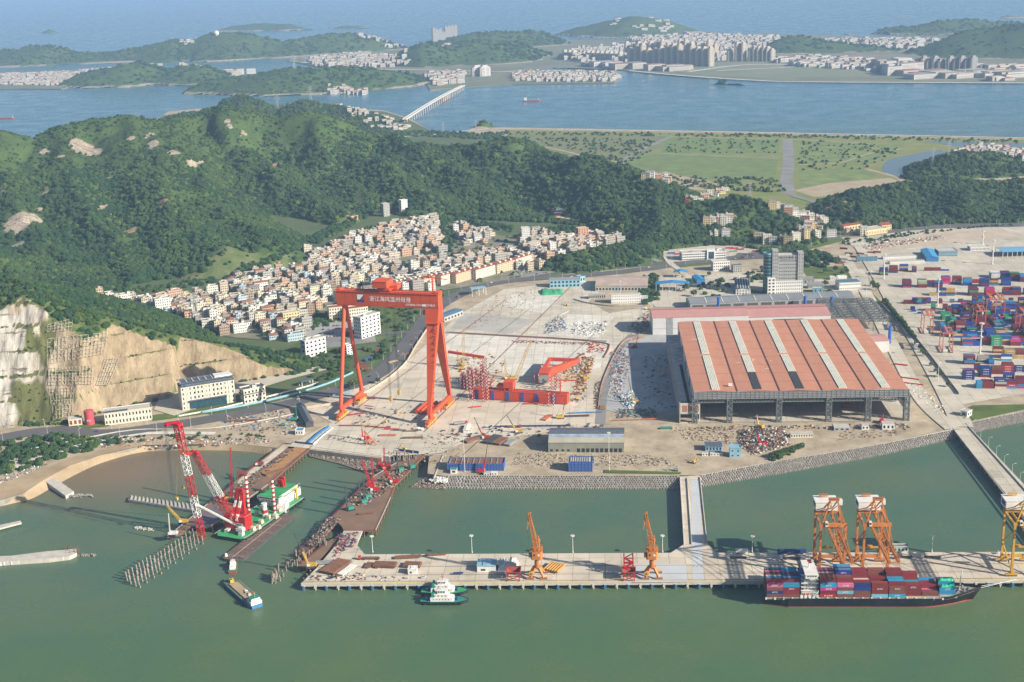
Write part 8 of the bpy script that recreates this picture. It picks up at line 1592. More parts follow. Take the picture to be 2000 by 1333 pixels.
jibcrane(768,944,738,896,'red lattice crane leaning left on the wide platform',BRED,w=2,n=14);jibcrane(730,960,707,898,'red lattice crane, leftmost on the wide platform',BRED,w=2,n=14);jibcrane(727,952,725,893,'red upright lattice crane behind the leftmost one',BRED,w=2,n=14);jibcrane(754,918,750,875,'red upright lattice crane at the platform top',BRED,w=2,n=12);jibcrane(745,915,762,905,'red short crane lying low on the platform',BRED,w=1.4)
for k,(px,py,tp)in enumerate(((678,998,950),(704,985,940),(712,975,935),(777,922,882),(799,917,900))):b=P(px,py);h=HT(b,tp);o=T('pile_rig','green bodied pile driving rig with black mast, %s from the left on the platform'%ORD[k],'pile rig',b,.4);m=MB();m.lattice((0,0,.5),(0,0,h),.9,10,.22);m.build('mast',STD,o);m=MB();m.box(1,6,-1.6,1.6,1.0,3.8);m.build('machine_body',GRT,o);m=MB();m.box(0,7,-2.3,-1.5,0,1);m.box(0,7,1.5,2.3,0,1);m.build('track',BLK,o);m=MB();m.beam((5,0,3.6),(0,0,h*.6),.25);m.build('back_stay',GRT,o)
jibcrane(607,1108,573,1040,'yellow telescopic crane on the ramp beside the quay corner',YEL,STD,lat=False,name='truck_crane');jibcrane(577,822,577,787,'teal pile rig beside the long slate shed',GRT,w=.9,n=8,name='pile_rig')
for k,(px,py,c)in enumerate(((553,832,GRT),(720,868,RT),(1355,905,YEL),(1130,880,YEL),(1108,598,YEL),(790,880,YEL),(1320,920,STG))):
 b=P(px,py);o=T('excavator','tracked excavator with bent arm %s'%('beside the slate shed','in front of the sea wall','on the dirt near the causeway','at the workshop rubble','on the upper dirt patch','at the platform root','on the bare ground by the causeway')[k],'excavator',b,.5*k);m=MB();m.box(-2,2,-1.6,-.9,0,.9);m.box(-2,2,.9,1.6,0,.9);m.build('track',BLK,o);m=MB();m.box(-2.2,1.4,-1.3,1.3,1,3);m.build('body',c,o);m=MB();m.beam((1,0,2),(4.5,0,5.4),.6);m.beam((4.5,0,5.4),(7,0,2),.45);m.box(6.4,7.6,-.6,.6,.9,2.1);m.build('arm',c,o)
b=P(736,871);o=T('crane_leg','folded red steel A frame of a dismantled digger arm by the sea wall','steel frame',b,0);I=FR[o.name].inverted();m=MB();m.beam((-12,2,16),(0,0,1),1.2,.8);m.beam((-12,2,16),(-10,1,1),1.0,.7);m.beam((-6,1,8),(-10,1,3),.4);m.build('frame',RT,o)
# --- the dismantled second gantry on the ground
ga,gb=P(922,780),P(1108,792);o=T('steel_girder','huge orange red box girder lying on the slab with blue net bands','girder',ga,ang(ga,gb));GW=(gb-ga).length;gh=HT(ga,761);m=MB();m.box(0,GW,0,11,1.2,gh);m.box(0,GW,-.2,11.2,gh,gh+.3);m.build('box_body',RED2,o)
m=MB();m.box(1,GW-1,2.5,3.1,gh+.3,gh+.9);m.box(1,GW-1,8,8.6,gh+.3,gh+.9);m.path([(0,-.1,gh+1.3),(GW,-.1,gh+1.3)],.15);m.build('rail',DRED,o)
for k,f in enumerate((.035,.205,.365,.52,.67,.85)):m=MB();m.box(f*GW,f*GW+3.6,-.5,-.05,.4,gh+.2);m.build('net_band',NET,o)
m=MB();m.box(GW*.34,GW*.44,0,11,gh+4,gh+11.5);m.box(GW*.26,GW*.35,2,12,gh+1.2,gh+6);[m.beam((GW*x,y,gh+.3),(GW*x,y,gh+4),1)for x in(.35,.43)for y in(1,10)];m.build('trolley',RED2,o)
m=MB();m.beam((GW*.92,5,gh),(GW*.92,5,gh+15),1.1);m.beam((GW*.86,5,gh+15.5),(GW*1.1,8,gh+15.0),1.2);m.build('service_jib',RED2,o)
def scafft(px,py,label,w,h,n,c=(BRED,STW)):
 o=T('scaffold_tower',label,'scaffold tower',P(px,py),ang(ga,gb),'red and white support towers');m=MB();L=6
 for x in(0,w):
  for y in(0,w):
   for k in range(int(h/2)):m.beam((x,y,k*2),(x,y,k*2+2),.5,mi=(k+int(x>0))%2)
 m.build('post',[c[0],c[1]],o);m=MB()
 for k in range(int(h/4)+1):z=k*4;m.path([(0,0,z),(w,0,z),(w,w,z),(0,w,z),(0,0,z)],.3);m.beam((0,0,z),(w,0,min(h,z+4)),.25);m.beam((w,w,z),(0,w,min(h,z+4)),.25)
 m.build('bracing',DRED,o)
sr=random.Random(2);SCP=[(915,785,5,15),(944,786,5,26),(1072,795,5,17),(942,760,5,36),(1044,753,5,14),(1075,765,6,20),(1084,762,6,18)]
for k,(px,py,w,h)in enumerate(SCP):scafft(px,py,'red and white support tower, %s of the few standing around the girder'%ORD[k],w,h,0)
for k in range(34):scafft(897+sr.uniform(0,46),742+sr.uniform(0,22),'red and white prop tower, %s of the dense cluster left of the girder'%NUMW(k),3.2,sr.uniform(9,24),0)
for k in range(12):scafft(938+sr.uniform(0,24),748+sr.uniform(0,14),'low red prop stand between cluster and girder, %s'%NUMW(k),2.6,sr.uniform(5,10),0)
a=P(896,716);b=P(947,723);o=T('steel_beam','long orange beam resting high on the scaffold cluster','beam',a);I=FR[o.name].inverted();m=MB();m.beam(I@(a+Vector((-12,0,19))),I@(b+Vector((0,0,16))),2.6,3.0);m.build('beam',RED2,o)
# the rigid leg frame lying on its side
lf=T('gantry_leg_frame','giant orange red A shaped gantry leg lying on supports on the slab','gantry leg',P(1062,750));I=FR[lf.name].inverted();z_=LAND+9
p0=RY(1063,735,P(1062,750).y+3);p1=P(1072,706,LAND+10);p2=P(1130,708,LAND+10);pe=P(1074,726,LAND+9)
m=MB();c0=I@P(1062,738,LAND+9);d1=I@P(1073,702,LAND+9);d2=I@P(1131,704,LAND+9);cn=I@P(1068,727,LAND+9)
m.beam(c0,cn,12,11,w2=13,h2=12);m.build('saddle_box',RED2,lf);m=MB();m.box(-5.5,5.5,-.0,.15,0,9.5);e=m.build('open_end',STG,lf);e.location=c0+Vector((0,-5.8,-4.8));e.rotation_euler=(0,0,-.1)
m=MB();m.beam(cn+Vector((-3,0,0)),d1,5,10,w2=3.2,h2=4);m.build('leg',RED2,lf);m=MB();m.beam(cn+Vector((4,0,0)),d2,6,10,w2=3.2,h2=4);m.build('leg',RED2,lf);m=MB();m.beam(d1,d2,3,4);m.build('tie_beam',RED2,lf)
for p in(c0,cn,d1,d2,d1.lerp(d2,.5),cn.lerp(d2,.5),cn.lerp(d2,.8)):m=MB();m.beam((p.x,p.y,0),(p.x,p.y,p.z-2),1.6);m.build('support',RST,lf)
# red bollards, pipes, beams, plates: every stack one thing
def bars(px,py,rz,L,n,label,m_,w=.8,h=.6,gap=1.3,layers=1,name='steel_beams',z=LAND,tube=False,cat='steel stack'):
 o=T(name.rstrip('s')+'_stack' if False else name,label,cat,P(px,py,z+.9),rz)
 for lay in range(layers):
  for k in range(n-lay):
   m=MB();y=k*gap+lay*gap/2;zz=lay*(h+.05)
   if tube:m.tube((0,y,w/2+zz),(L,y,w/2+zz),w/2,n=12)
   else:m.box(0,L,y,y+w,zz,zz+h)
   m.build('pipe' if tube else 'bar',m_,o)
 return o
bars(814,808,rad(72),34,4,'bundle of thick orange red steel tubes by the gantry right leg',RED2,w=4.4,gap=-5.2,name='pipe_bundle',tube=True,cat='pipe bundle')
bars(1062,1115,rad(62),15,6,'bundle of mustard yellow pipes beside the luffing crane',mat('pipe_yellow',(.50,.27,.06),.6,var=.15,stain=.2),w=2.0,gap=-2.3,name='pipe_bundle',tube=True,cat='pipe bundle')
for k,a_ in enumerate(((652,1124,62,26,12,RST,'rusty beams stacked on the quay end'),(615,1103,0,30,5,STG,'grey pipes laid along the quay end'),(670,1125,62,20,5,STW,'white pipes beside the rusty beams'),(722,1110,80,10,4,RST,'short rusty bars, first cluster on the quay'),(740,1110,80,10,3,RST,'short rusty bars, second cluster on the quay'),(772,1110,80,9,16,RST,'long comb of rusty bars across the quay middle'),(820,1110,80,9,12,RST,'second comb of rusty bars on the quay'),(770,1092,2,22,4,RST,'rusty bar heap at the quay rear edge'),(830,1086,2,18,2,RST,'thin rusty bars by the rear kerb'),(885,1122,0,8,2,DBL,'dark short beams alone on the quay'),(960,868,62,24,9,STD,'dark beams by the pink truck crane'),(976,870,62,20,8,RST,'brown beams right of the dark ones'),(996,872,62,16,7,STG,'grey plates at the end of the beam yard'),(913,866,40,20,7,RST,'rusty beams under the white roofed shed'),(975,834,-4,75,2,DBL,'very long deep blue beams on trailers'),(1066,822,62,18,5,RT,'orange pipes by the yellow truck crane'),(1100,815,0,28,3,STD,'black beams right of the yellow truck crane'),(1108,808,0,38,1,BLU,'thin blue beam behind the black beams'),(1182,800,84,14,5,mat('pipe_tan',(.34,.22,.10),.7),'tan pipes at the brown ramp foot'),(1195,822,0,50,1,RT,'long orange beam at the slab lower edge'),(1023,790,-2,34,3,RED2,'red box beams before the girder'),(978,786,-2,40,1,DRED,'thin dull red beam before the girder'),(918,797,12,13,2,RED2,'small red bracket left of the girder'),(662,832,-6,26,1,DRED,'dull red bar, first of the line before the gantry'),(690,832,-6,16,1,YEL,'yellow bar in the line before the gantry'),(713,834,-6,14,1,DRED,'dull red bar, third of the line before the gantry'),(731,836,-6,18,1,BRED,'red bar, fourth of the line before the gantry'),(750,839,-6,16,1,BRED,'red bar, fifth of the line before the gantry'),(767,841,-6,14,1,STD,'black bar, sixth of the line before the gantry'),(786,843,-6,16,1,RST,'pale bar, last of the line before the gantry'),(740,852,-4,18,3,RT,'orange trestles by the works wall'),(785,857,-2,22,3,RST,'brown planks near the white ramp'),(681,812,18,18,2,DRED,'red bars beside the left gantry bogies'),(1750,737,-32,26,2,BRED,'red beams beside the hall right wall'),(1745,712,-32,16,3,BRED,'short red beams above the others by the hall'),(1760,748,-30,24,2,BRED,'red beams lowest beside the hall'),(1290,838,0,12,4,GRT,'green frames by the grey workshop end'),(520,930,40,24,5,RST,'rusty pipes on the orange pier mats'),(700,1005,8,14,2,RST,'rusty tubes on the wide platform'),(1078,838,0,34,1,YEL,'thin yellow strip behind the workshop roof'),(650,773,20,22,3,SKYB,'pale blue cabins under the gantry left leg'),(440,824,0,40,3,RST,'rusty plates by the shore works'),(1128,700,62,22,2,RST,'brown bars right of the lying leg'),(780,696,40,16,3,RST,'rust red bars by the yard left road'),(760,710,40,14,4,M_SAND,'sandy beams by the yard left road'),(1092,618,60,30,1,PCON,'concrete strip at the slab top'))):
 px,py,rz,L,n,m_,lb=a_;bars(px,py,rad(rz),L,n,lb,m_,layers=2 if n>5 else 1,w=.9,h=.8,gap=1.25)
for k,(px,py,w,d,h,c,lb)in enumerate(((932,1118,15,14,5,STW,'white and glass cabin block on the quay'),(797,1123,7,7,4.5,STW,'small white cube cabin with orange base on the quay'),(965,1112,9,8,4,BLU,'blue sheeted bale beside the white heap'),(1004,1107+12,10,6,6,DRED,'unused'))):
 if k<3:o=T('site_cabin',lb,'cabin',P(px,py),QA);m=MB();m.box(0,w,0,d,0,h);m.build('wall',c,o);m=MB();m.box(-.3,w+.3,-.3,d+.3,h,h+.3);m.box(w*.3,w*.7,1,d-1,h+.3,h+.8);m.build('roof',SKYB if k==0 else STW,o);m=MB();m.box(w*.2,w*.45,-.06,0,1.2,2.8);m.build('window',M_DARK,o)
tarp('white_sheeting','rumpled white sheeting heap between the cabins and red hopper',Matrix.Translation(P(972,1118))@Matrix.Rotation(QA,4,'Z'),0,16,0,18,0,6,STW,'sheeting',6);tarp('green_sheeting','green netting heap over soil at the yard top',Matrix.Translation(P(1056,578)),0,34,0,34,0,4,mat('net_green',(.05,.38,.20),.8,var=.15),'netting',7)
sheet('paving',[(638,862),(690,866),(680,873),(630,870)],mat('net_green',(.05,.38,.20),.8,var=.15),.1)
def hopper(px,py,h,w,label,lat=False):
 o=T('loading_hopper',label,'hopper',P(px,py),QA,'red loading hoppers on the quay')
 for x in(0,w):
  for y in(0,w):m=MB();m.beam((x,y,0),(x,y,h),.7);m.build('leg',BRED,o)
 m=MB();m.beam((0,0,1),(w,0,h*.55),.5);m.beam((w,0,1),(0,0,h*.55),.5);m.beam((0,0,h*.55),(w,0,h*.55),.6);m.beam((0,w,h*.55),(w,w,h*.55),.6);m.build('brace',DRED,o)
 m=MB();e=1.0;m.add([(-e,-e,h),(w+e,-e,h),(w+e,w+e,h),(-e,w+e,h),(w*.3,w*.3,h*.55),(w*.7,w*.3,h*.55),(w*.7,w*.7,h*.55),(w*.3,w*.7,h*.55)],[(0,1,5,4),(1,2,6,5),(2,3,7,6),(3,0,4,7)]);m.path([(-e,-e,h),(w+e,-e,h),(w+e,w+e,h),(-e,w+e,h),(-e,-e,h)],.6);m.build('funnel',DRED,o)
 if lat:m=MB();m.lattice((w/2,w+3,0),(w/2,w+3,h+9),7,4,.6);m.build('lattice_frame',BRED,o)
hopper(991,1136,8,9.5,'dark red loading hopper next to the first luffing crane');hopper(1218,1136,8,8.5,'red loading hopper with lattice frame left of the second luffing crane',True)
# small litter of the works, uncountable at this size
for nm,poly,n,s0,s1,ms,h in(('site_debris',[(1190,690),(1215,680),(1240,700),(1215,770),(1188,790)],420,.6,2.4,[RST,STG,PCON,DRED,BLU],1.5),('scrap_heap',[(1440,842),(1530,835),(1545,870),(1470,890),(1440,870)],900,.8,2.6,[STG,RST,RST,STD,STW,RST],4),('steel_heap',[(1195,775),(1235,762),(1262,790),(1225,800)],500,.8,2.6,[STG,STW,SKYB],3.5),('site_debris',[(1200,800),(1280,800),(1285,815),(1205,818)],260,.8,2.5,[GRT,RST,STD,STG],1.5),('site_debris',[(1140,700),(1165,695),(1150,745),(1120,760)],260,.6,2.6,[RST,DRED,STD,YEL],1.5),('site_debris',[(1100,715),(1135,700),(1140,730),(1100,755)],220,.6,2.4,[RST,STG,YEL],1.2),('site_debris',[(1150,668),(1188,672),(1180,690),(1145,690)],160,.6,2.2,[RED2,RST,DRED],1),('site_debris',[(1065,630),(1100,615),(1110,645),(1060,655)],300,.6,2.2,[STG,RST,BLU,STW],1.4),('site_debris',[(1120,630),(1190,628),(1180,655),(1110,655)],220,.6,2.6,[STD,STG,STW],1),('site_debris',[(1000,665),(1160,670),(1155,675),(1000,671)],260,.6,2.2,[RST,DRED],.8),('site_debris',[(1160,745),(1180,745),(1168,800),(1158,800)],240,.6,2.0,[RST,STD,M_SAND],1.0),('site_debris',[(590,1122),(700,1120),(800,1130),(790,1136),(592,1136)],120,.5,2.0,[RST,STG,RST,STD,PCON],.6),('site_debris',[(660,1045),(700,1040),(695,1065),(650,1090)],200,.5,2.2,[RST,STG,DBL,DRED],.8),('site_debris',[(680,975),(740,935),(790,905),(800,915),(760,960),(700,995)],520,.6,2.6,[RST,STD,M_SAND,RST,STG],1.2),('site_debris',[(410,985),(560,880),(575,880),(500,945),(430,1000)],300,.5,2.2,[RST,STD,STD,STG,RST],1.0),('site_debris',[(640,1010),(668,1012),(615,1068),(600,1062)],260,.6,2.0,[STD,RST,STG],1.0),('site_debris',[(820,850),(900,845),(900,900),(830,905)],120,.6,2.2,[STG,M_TRACK,RST],.8),('site_debris',[(1010,885),(1290,890),(1330,912),(1000,912)],520,.5,2.0,[M_REV,GCON,M_TRACK,M_SAND],1.0),('site_debris',[(1300,835),(1440,835),(1430,870),(1340,860)],240,.5,2.2,[M_TRACK,M_SAND,GCON,RST],1.0),('site_debris',[(1640,840),(1780,835),(1760,850),(1640,862)],120,.6,2.0,[STG,RST,M_SAND],.8),('site_debris',[(1225,640),(1270,600),(1275,640),(1235,660)],260,.6,2.4,[RST,STG,STD],1.2),('site_debris',[(640,850),(740,858),(740,868),(640,860)],90,.6,2.2,[STG,RST,STD],.6),('shore_debris',[(0,905),(60,885),(100,905),(60,925),(0,945)],300,.6,2.0,[STW,GCON,RST,STG],.8),('shore_debris',[(190,855),(520,856),(540,866),(200,876)],420,.6,2.2,[STW,GCON,RST,STG,DRED],.8),('site_debris',[(430,815),(560,800),(600,830),(560,850),(440,840)],200,.8,2.6,[STG,RST,RST,PCON,BLU],1.0),('site_debris',[(890,700),(980,690),(1000,735),(960,760),(890,740)],120,.8,3.6,[RST,DRED,YEL,STD],.8),('site_debris',[(690,800),(830,790),(820,840),(690,835)],90,.8,3.4,[RST,STD,YEL,STG],.7),('site_debris',[(1130,690),(1160,700),(1140,790),(1115,785)],200,.8,3.6,[RST,DRED,STG,YEL],1.4),('site_debris',[(860,835),(1180,828),(1180,845),(860,870)],160,.8,3.8,[RST,STD,STG,DBL],.8),('site_debris',[(1250,690),(1330,690),(1330,800),(1260,800)],160,.8,3.4,[STG,STD,RST,PCON],.9),('site_debris',[(1360,835),(1780,828),(1780,836),(1360,842)],200,.8,3,[STG,RST,M_TRACK,STD],.8),('site_debris',[(960,580),(1060,560),(1040,600),(940,640),(900,650)],300,.5,1.8,[RST,DRED,STG],.6),('site_debris',[(1670,480),(1840,460),(1850,466),(1700,492)],260,1,3.2,[DRED,STW,STG,RST],1.6),('site_debris',[(1760,852-100),(1790,748),(1850,800),(1830,812)],160,.6,2.2,[STW,STG],.8)):
 rubble(nm,poly,n,s0,s1,ms,h)
 # white blocks laid out on the pale slab, dirt mounds
rubble('pale_blocks',[(1140,648),(1180,646),(1176,656),(1145,658)],120,1.2,2.4,[STW],1);rubble('pale_blocks',[(1090,630),(1135,628),(1140,636),(1100,640)],80,1.2,2.2,[STW],.8)
# fences and long walls
def fence(name,label,pts,h,m_,t=.3,cat='fence',post=None,z=LAND):
 w=smooth([P(*p,z)for p in pts],5);o=T(name,label,cat,w[0]);I=FR[o.name].inverted();m=MB()
 for a,b in zip(w,w[1:]):m.beam(I@(a+Vector((0,0,h/2+.6))),I@(b+Vector((0,0,h/2+.6))),t,h)
 m.build('panel',m_,o)
 if post:
  n=0
  for a,b in zip(w,w[1:]):
   L=(b-a).length;kk_=max(1,int(L/8))
   for k in range(kk_):
    if n<90:p=I@a.lerp(b,k/kk_);m=MB();m.box(p.x-.4,p.x+.4,p.y-.4,p.y+.4,0,h+1.3);m.build('post',post,o);n+=1
BRK=mat('fence_beige',(.50,.40,.32),.9,var=.1,scale=.3)
fence('fence','long beige site fence beside the main road curve',[(600,800),(680,785),(745,752),(790,715),(812,680),(838,640)],3,BRK,post=PCON);fence('fence','pale blue hoarding along the lower main road',[(395,808),(470,796),(560,776),(640,752),(690,730)],2.2,SKYB);fence('fence','white plaza balustrade fence below the cream office',[(350,815),(430,800),(520,778),(600,757),(622,750)],1.6,STW,post=PCON)
fence('retaining_wall','red brown brick edging wall crossing the slab to the ramp',[(878,651),(1000,658),(1100,663),(1180,672),(1190,680),(1180,700)],1.2,mat('brick_red',(.36,.16,.12),.9,var=.15),.8,'wall');fence('retaining_wall','orange brick edging of the ramp east side',[(1168,800),(1176,750),(1200,695),(1222,666),(1255,661)],1.2,mat('brick_orange',(.46,.24,.15),.9,var=.15),.8,'wall');fence('retaining_wall','low pale wall along the shore road',[(0,890),(120,868),(260,842),(420,838),(600,806)],1.2,PCON,.5,'wall')
fence('fence','blue hoarding strip at the yard gate ramp',[(602,868),(622,850),(642,836)],2.0,BLU,1.6);fence('fence','white hoarding strip beside the blue one',[(612,870),(632,852),(650,838)],1.2,STW,1.0);fence('fence','deep blue barrier at the platform root',[(779,882),(818,887)],2.2,DBL,1.2);fence('fence','deep blue barrier at the steel pier root',[(576,866),(611,870)],1.6,DBL,.8)
fence('fence','dark yard boundary fence along the port road',[(1722,592),(1790,665),(1872,772)],2.4,STD,.5);fence('fence','grey boundary wall curving below the weathered warehouse',[(1120,586),(1150,594),(1200,600),(1270,598)],1.6,GCON,.4,'wall')
for k in range(10):pass
# lattice of concrete beams on the cut slope
GM=mat('slope_frame',(.42,.38,.32),.9,0,var=.1,scale=.3)
def on_cut(px,py):
 d=ray(px,py).normalized();t=1200.0;o_=Vector((0,0,CAMH))
 while t<2300:
  p=o_+d*t;z=hq(p.x,p.y)
  if z>-5 and p.z<=z:return p-d*2.6
  t+=1.2
 return None
def slope_grid(label,tl,tr_,br,bl,nx,ny):
 o=None;G=[]
 for j in range(ny+1):
  row=[]
  for i_ in range(nx*3+1):
   u,v=i_/(nx*3),j/ny;a=(tl[0]+(tr_[0]-tl[0])*u,tl[1]+(tr_[1]-tl[1])*u);b=(bl[0]+(br[0]-bl[0])*u,bl[1]+(br[1]-bl[1])*u);row.append(on_cut(a[0]+(b[0]-a[0])*v,a[1]+(b[1]-a[1])*v))
  G.append(row)
 f=next((p for r in G for p in r if p),None)
 if f is None:return
 o=T('slope_frame',label,'slope frame',f);I=FR[o.name].inverted();m=MB()
 for j in range(ny+1):
  for i_ in range(nx*3):
   if G[j][i_]and G[j][i_+1]and(G[j][i_]-G[j][i_+1]).length<12:m.beam(I@G[j][i_],I@G[j][i_+1],.32,.5)
 for j in range(ny):
  for i_ in range(0,nx*3+1,3):
   if G[j][i_]and G[j+1][i_]and(G[j][i_]-G[j+1][i_]).length<22:m.beam(I@G[j][i_],I@G[j+1][i_],.32,.5)
 m.build('beam_grid',GM,o)
slope_grid('concrete grid on the upper cut slope beside the pale rock',(92,635),(142,622),(140,645),(92,648),7,3);slope_grid('wide concrete grid on the upper middle cut slope',(92,662),(210,650),(205,690),(92,712),16,6);slope_grid('concrete grid on the middle cut slope',(95,720),(182,715),(180,750),(95,752),13,5);slope_grid('tilted concrete grid at the tan cut edge',(205,702),(232,700),(212,752),(188,752),5,6);slope_grid('concrete grid above the first berm',(96,760),(145,757),(142,786),(100,790),8,5);slope_grid('lowest concrete grid at the cut foot',(102,792),(142,790),(140,812),(104,820),6,3)
# pylons on the ridges
def pylon(p,h,label):
 o=T('pylon',label,'pylon',p,.4,'power pylons');m=MB();m.lattice((0,0,0),(0,0,h),h*.14,7,h*.006,w2=h*.03);m.build('mast',STG,o);m=MB()
 for z,l in((.72,.2),(.84,.16),(.95,.11)):m.beam((-h*l,0,h*z),(h*l,0,h*z),h*.012);m.beam((-h*l,0,h*z),(0,0,h*(z+.05)),h*.008);m.beam((h*l,0,h*z),(0,0,h*(z+.05)),h*.008)
 m.build('cross_arm',STG,o)
for k,(px,py,Y,h,lb)in enumerate(((1086/2,262-45,4250,52,'pylon on the near peninsula behind the skyline'),(608,208,4200,62,'taller pylon on the near peninsula'),(930,262,0,40,'pylon by the small coastal knoll'),(866,262,0,34,'pylon left of the coastal knoll'),(385,640,0,50,'slender lattice mast in front of the village'),(1820,345,2850,34,'pylon on the right knoll'),(1850,335,2850,34,'second pylon on the right knoll'),(1464,400,2330,30,'pylon on the low hill at the pass'))):
 if not lb:continue
 b=RY(px,py,Y)if Y else P(px,py);b.z=max(gz(b.x,b.y),LAND)if Y and Y<3000 else b.z;pylon(b,h,lb)
 # === far shore, islands and towns
def fr(pts,off,slope,wpad=0):
 """crest pixels with the waterline row below each: the crest stands `off` metres behind that waterline"""
 return([RY(px,pc,P(px,pw,0).y+off)for px,pc,pw in pts],slope)
FARR=[fr([(112,168,174),(150,146,174),(200,139,173),(240,132,171),(280,130,169),(320,139,168),(350,129,167),(390,127,166),(430,139,164),(445,150,163)],230,.27),fr([(350,180,188),(400,161,190),(450,153,189),(500,144,188),(550,138,187),(600,138,186),(650,135,183),(700,135,180),(750,139,178),(800,145,176),(840,158,174)],260,.27),fr([(-300,105,138),(-100,100,136),(0,101,133),(50,94,133),(100,94,132),(150,103,131),(225,101,129),(280,93,126),(340,81,124),(360,87,123),(400,74,121),(440,71,120),(490,71,119),(550,83,118),(600,76,112),(650,72,110),(700,74,108),(750,84,107),(790,94,107),(825,91,105),(875,79,104),(925,69,103),(1000,68,100),(1050,63,96),(1090,80,92)],420,.25),fr([(1080,68,78),(1125,56,77),(1190,46,76),(1240,40,76),(1300,44,74),(1340,53,72),(1358,66,70)],500,.2),fr([(1362,66,72),(1390,62,70),(1430,68,70)],200,.25),fr([(880,92,130),(950,85,128),(1010,88,120),(1060,104,118)],250,.3),fr([(1200,88,94),(1240,84,92)],100,.3),fr([(1490,97,112),(1530,80,114),(1575,78,114),(1625,82,114),(1700,89,114),(1750,97,116)],420,.22),fr([(1750,108,128),(1800,92,130),(1850,74,130),(1900,64,130),(1940,64,130),(2000,58,130),(2100,56,130),(2300,60,130)],620,.26),fr([(1590,76,79),(1650,66,77),(1700,66,76),(1725,56,75),(1775,53,75),(1825,46,74),(1875,42,72),(1950,45,70),(2000,46,68),(2200,48,66)],420,.22),fr([(418,60,63),(450,51,63),(520,47,62),(570,49,62),(612,59,62)],260,.25),fr([(642,56,59),(670,50,58),(705,51,58),(728,56,58)],200,.25),fr([(84,62,65),(97,58,65),(110,63,65)],60,.4),fr([(1938,38,41),(1965,31,40),(2010,33,40)],300,.2),fr([(1718,34,35),(1738,34,35)],40,.2),fr([(1760,31,33),(1790,33,34)],40,.2),fr([(1403,161,168),(1412,159,168),(1422,162,168)],25,.8),fr([(1432,161,169),(1443,158,169),(1451,161,169)],25,.8),fr([(830,92,130),(760,118,132)],100,.4)]
fx,fyv=np.arange(-7000,4600,28.0),np.arange(4700,15500,28.0);FX,FY=np.meshgrid(fx,fyv);acc=np.zeros_like(FX);wx=FX+120*fbm(FX,FY,420,4);wy=FY+120*fbm(FX+900,FY,420,4)
for pts,s in FARR:
 d,t=segdist(wx*.5+FX*.5,wy*.5+FY*.5,pts);z=np.interp(t,range(len(pts)),[p.z for p in pts]);acc+=np.exp(np.clip((z-s*d)/9.0,-30,60))
FH=9.0*np.log(acc+1e-12);FH=np.where(FH>15,15+(FH-15)*1.22,FH);a_=np.clip(FH/70,0,1);FH=FH+a_*(52*fbm(FX,FY,330,5,.55))+np.clip((FH+8)/20,0,1)*9*fbm(FX,FY,90,4)
def fz(x,y):
 i=int((x-fx[0])/28);j=int((y-fyv[0])/28);return float(FH[j,i])if 0<=i<len(fx)and 0<=j<len(fyv)else 0
FLATS=[[(1040,134),(1110,131),(1215,137),(1330,148),(1480,157),(1600,160),(2000,162),(2700,172),(2700,60),(1700,72),(1500,66),(1440,67),(1280,76),(1080,80),(880,88),(700,100),(590,108),(560,119),(640,134),(700,138),(760,138),(840,150),(900,140),(960,142)],[(830,158),(840,176),(880,172),(960,167),(1000,165),(1060,164),(1200,162),(1213,153),(1190,142),(1120,139),(1060,143),(1000,140),(940,138),(880,140)],[(-300,148),(0,143),(60,139),(140,137),(235,143),(160,165),(120,174),(40,174),(-300,178)],[(300,165),(330,150),(400,138),(470,140),(440,162),(390,168)]]
M_FAR=mat('far_land',(.10,.13,.075),.95,c2=(.19,.18,.13),scale=.004,stain=.2,world=True)
for k,f in enumerate(FLATS):poly_obj('far_land',f,3.5,M_FAR,5)
for q in([(1280,133),(1400,124),(1560,120),(1700,130),(1700,152),(1480,153),(1340,144)],[(1080,132),(1200,128),(1300,131),(1210,136)]):poly_obj('far_field',q,4.2,mat('far_field',(.20,.20,.13),.95,c2=(.12,.16,.09),scale=.003,world=True))
for pts,w in(([(1345,141),(1450,128),(1560,127)],26),([(1400,139),(1540,132),(1600,126)],20),([(1230,139),(1340,149),(1480,158),(1600,161),(2000,163)],20),([(590,122),(680,135),(800,137),(1000,141),(1080,138)],22)):ribbon('far_road',pts,w,M_CONC2,1.2,z=4)
shore=np.clip(1-np.abs(FH-3)/9,0,1);rk=shore*np.clip(.75+fbm(FX,FY,140,3),0,1);so=np.clip(fbm(FX,FY,120,4)*5-1.2,0,1)*.8
fo=grid_obj('far_hills',fx,fyv,np.maximum(FH,-3),M_HILL,FH>-4,{'rock':np.clip(rk+so*.5,0,1),'soil':so*0,'field':so*0});fo['kind']='structure'
x,y=scatter(90000,-3200,3600,4800,8300);i=((x-fx[0])/28).astype(int);j=((y-fyv[0])/28).astype(int);ok=(FH[j,i]>9)&(R_.rand(len(x))<np.clip(.6+1.5*fbm(x,y,150,3),0,1));x,y,i,j=x[ok],y[ok],i[ok],j[ok];s=R_.uniform(6,12,len(x));z=FH[j,i]
cloud('far_woods',np.stack([x,y,z+s*.1],1),np.stack([s,s,s*.7],1),NG)
FW=[mat('town_a',(.46,.44,.40),.9,var=.08),mat('town_b',(.45,.39,.32),.9,var=.08),mat('town_c',(.50,.49,.48),.9,var=.08),mat('town_d',(.30,.14,.10),.9,var=.05),ROOFG]
FWIN=mat('far_glass',(.20,.21,.22),.5)
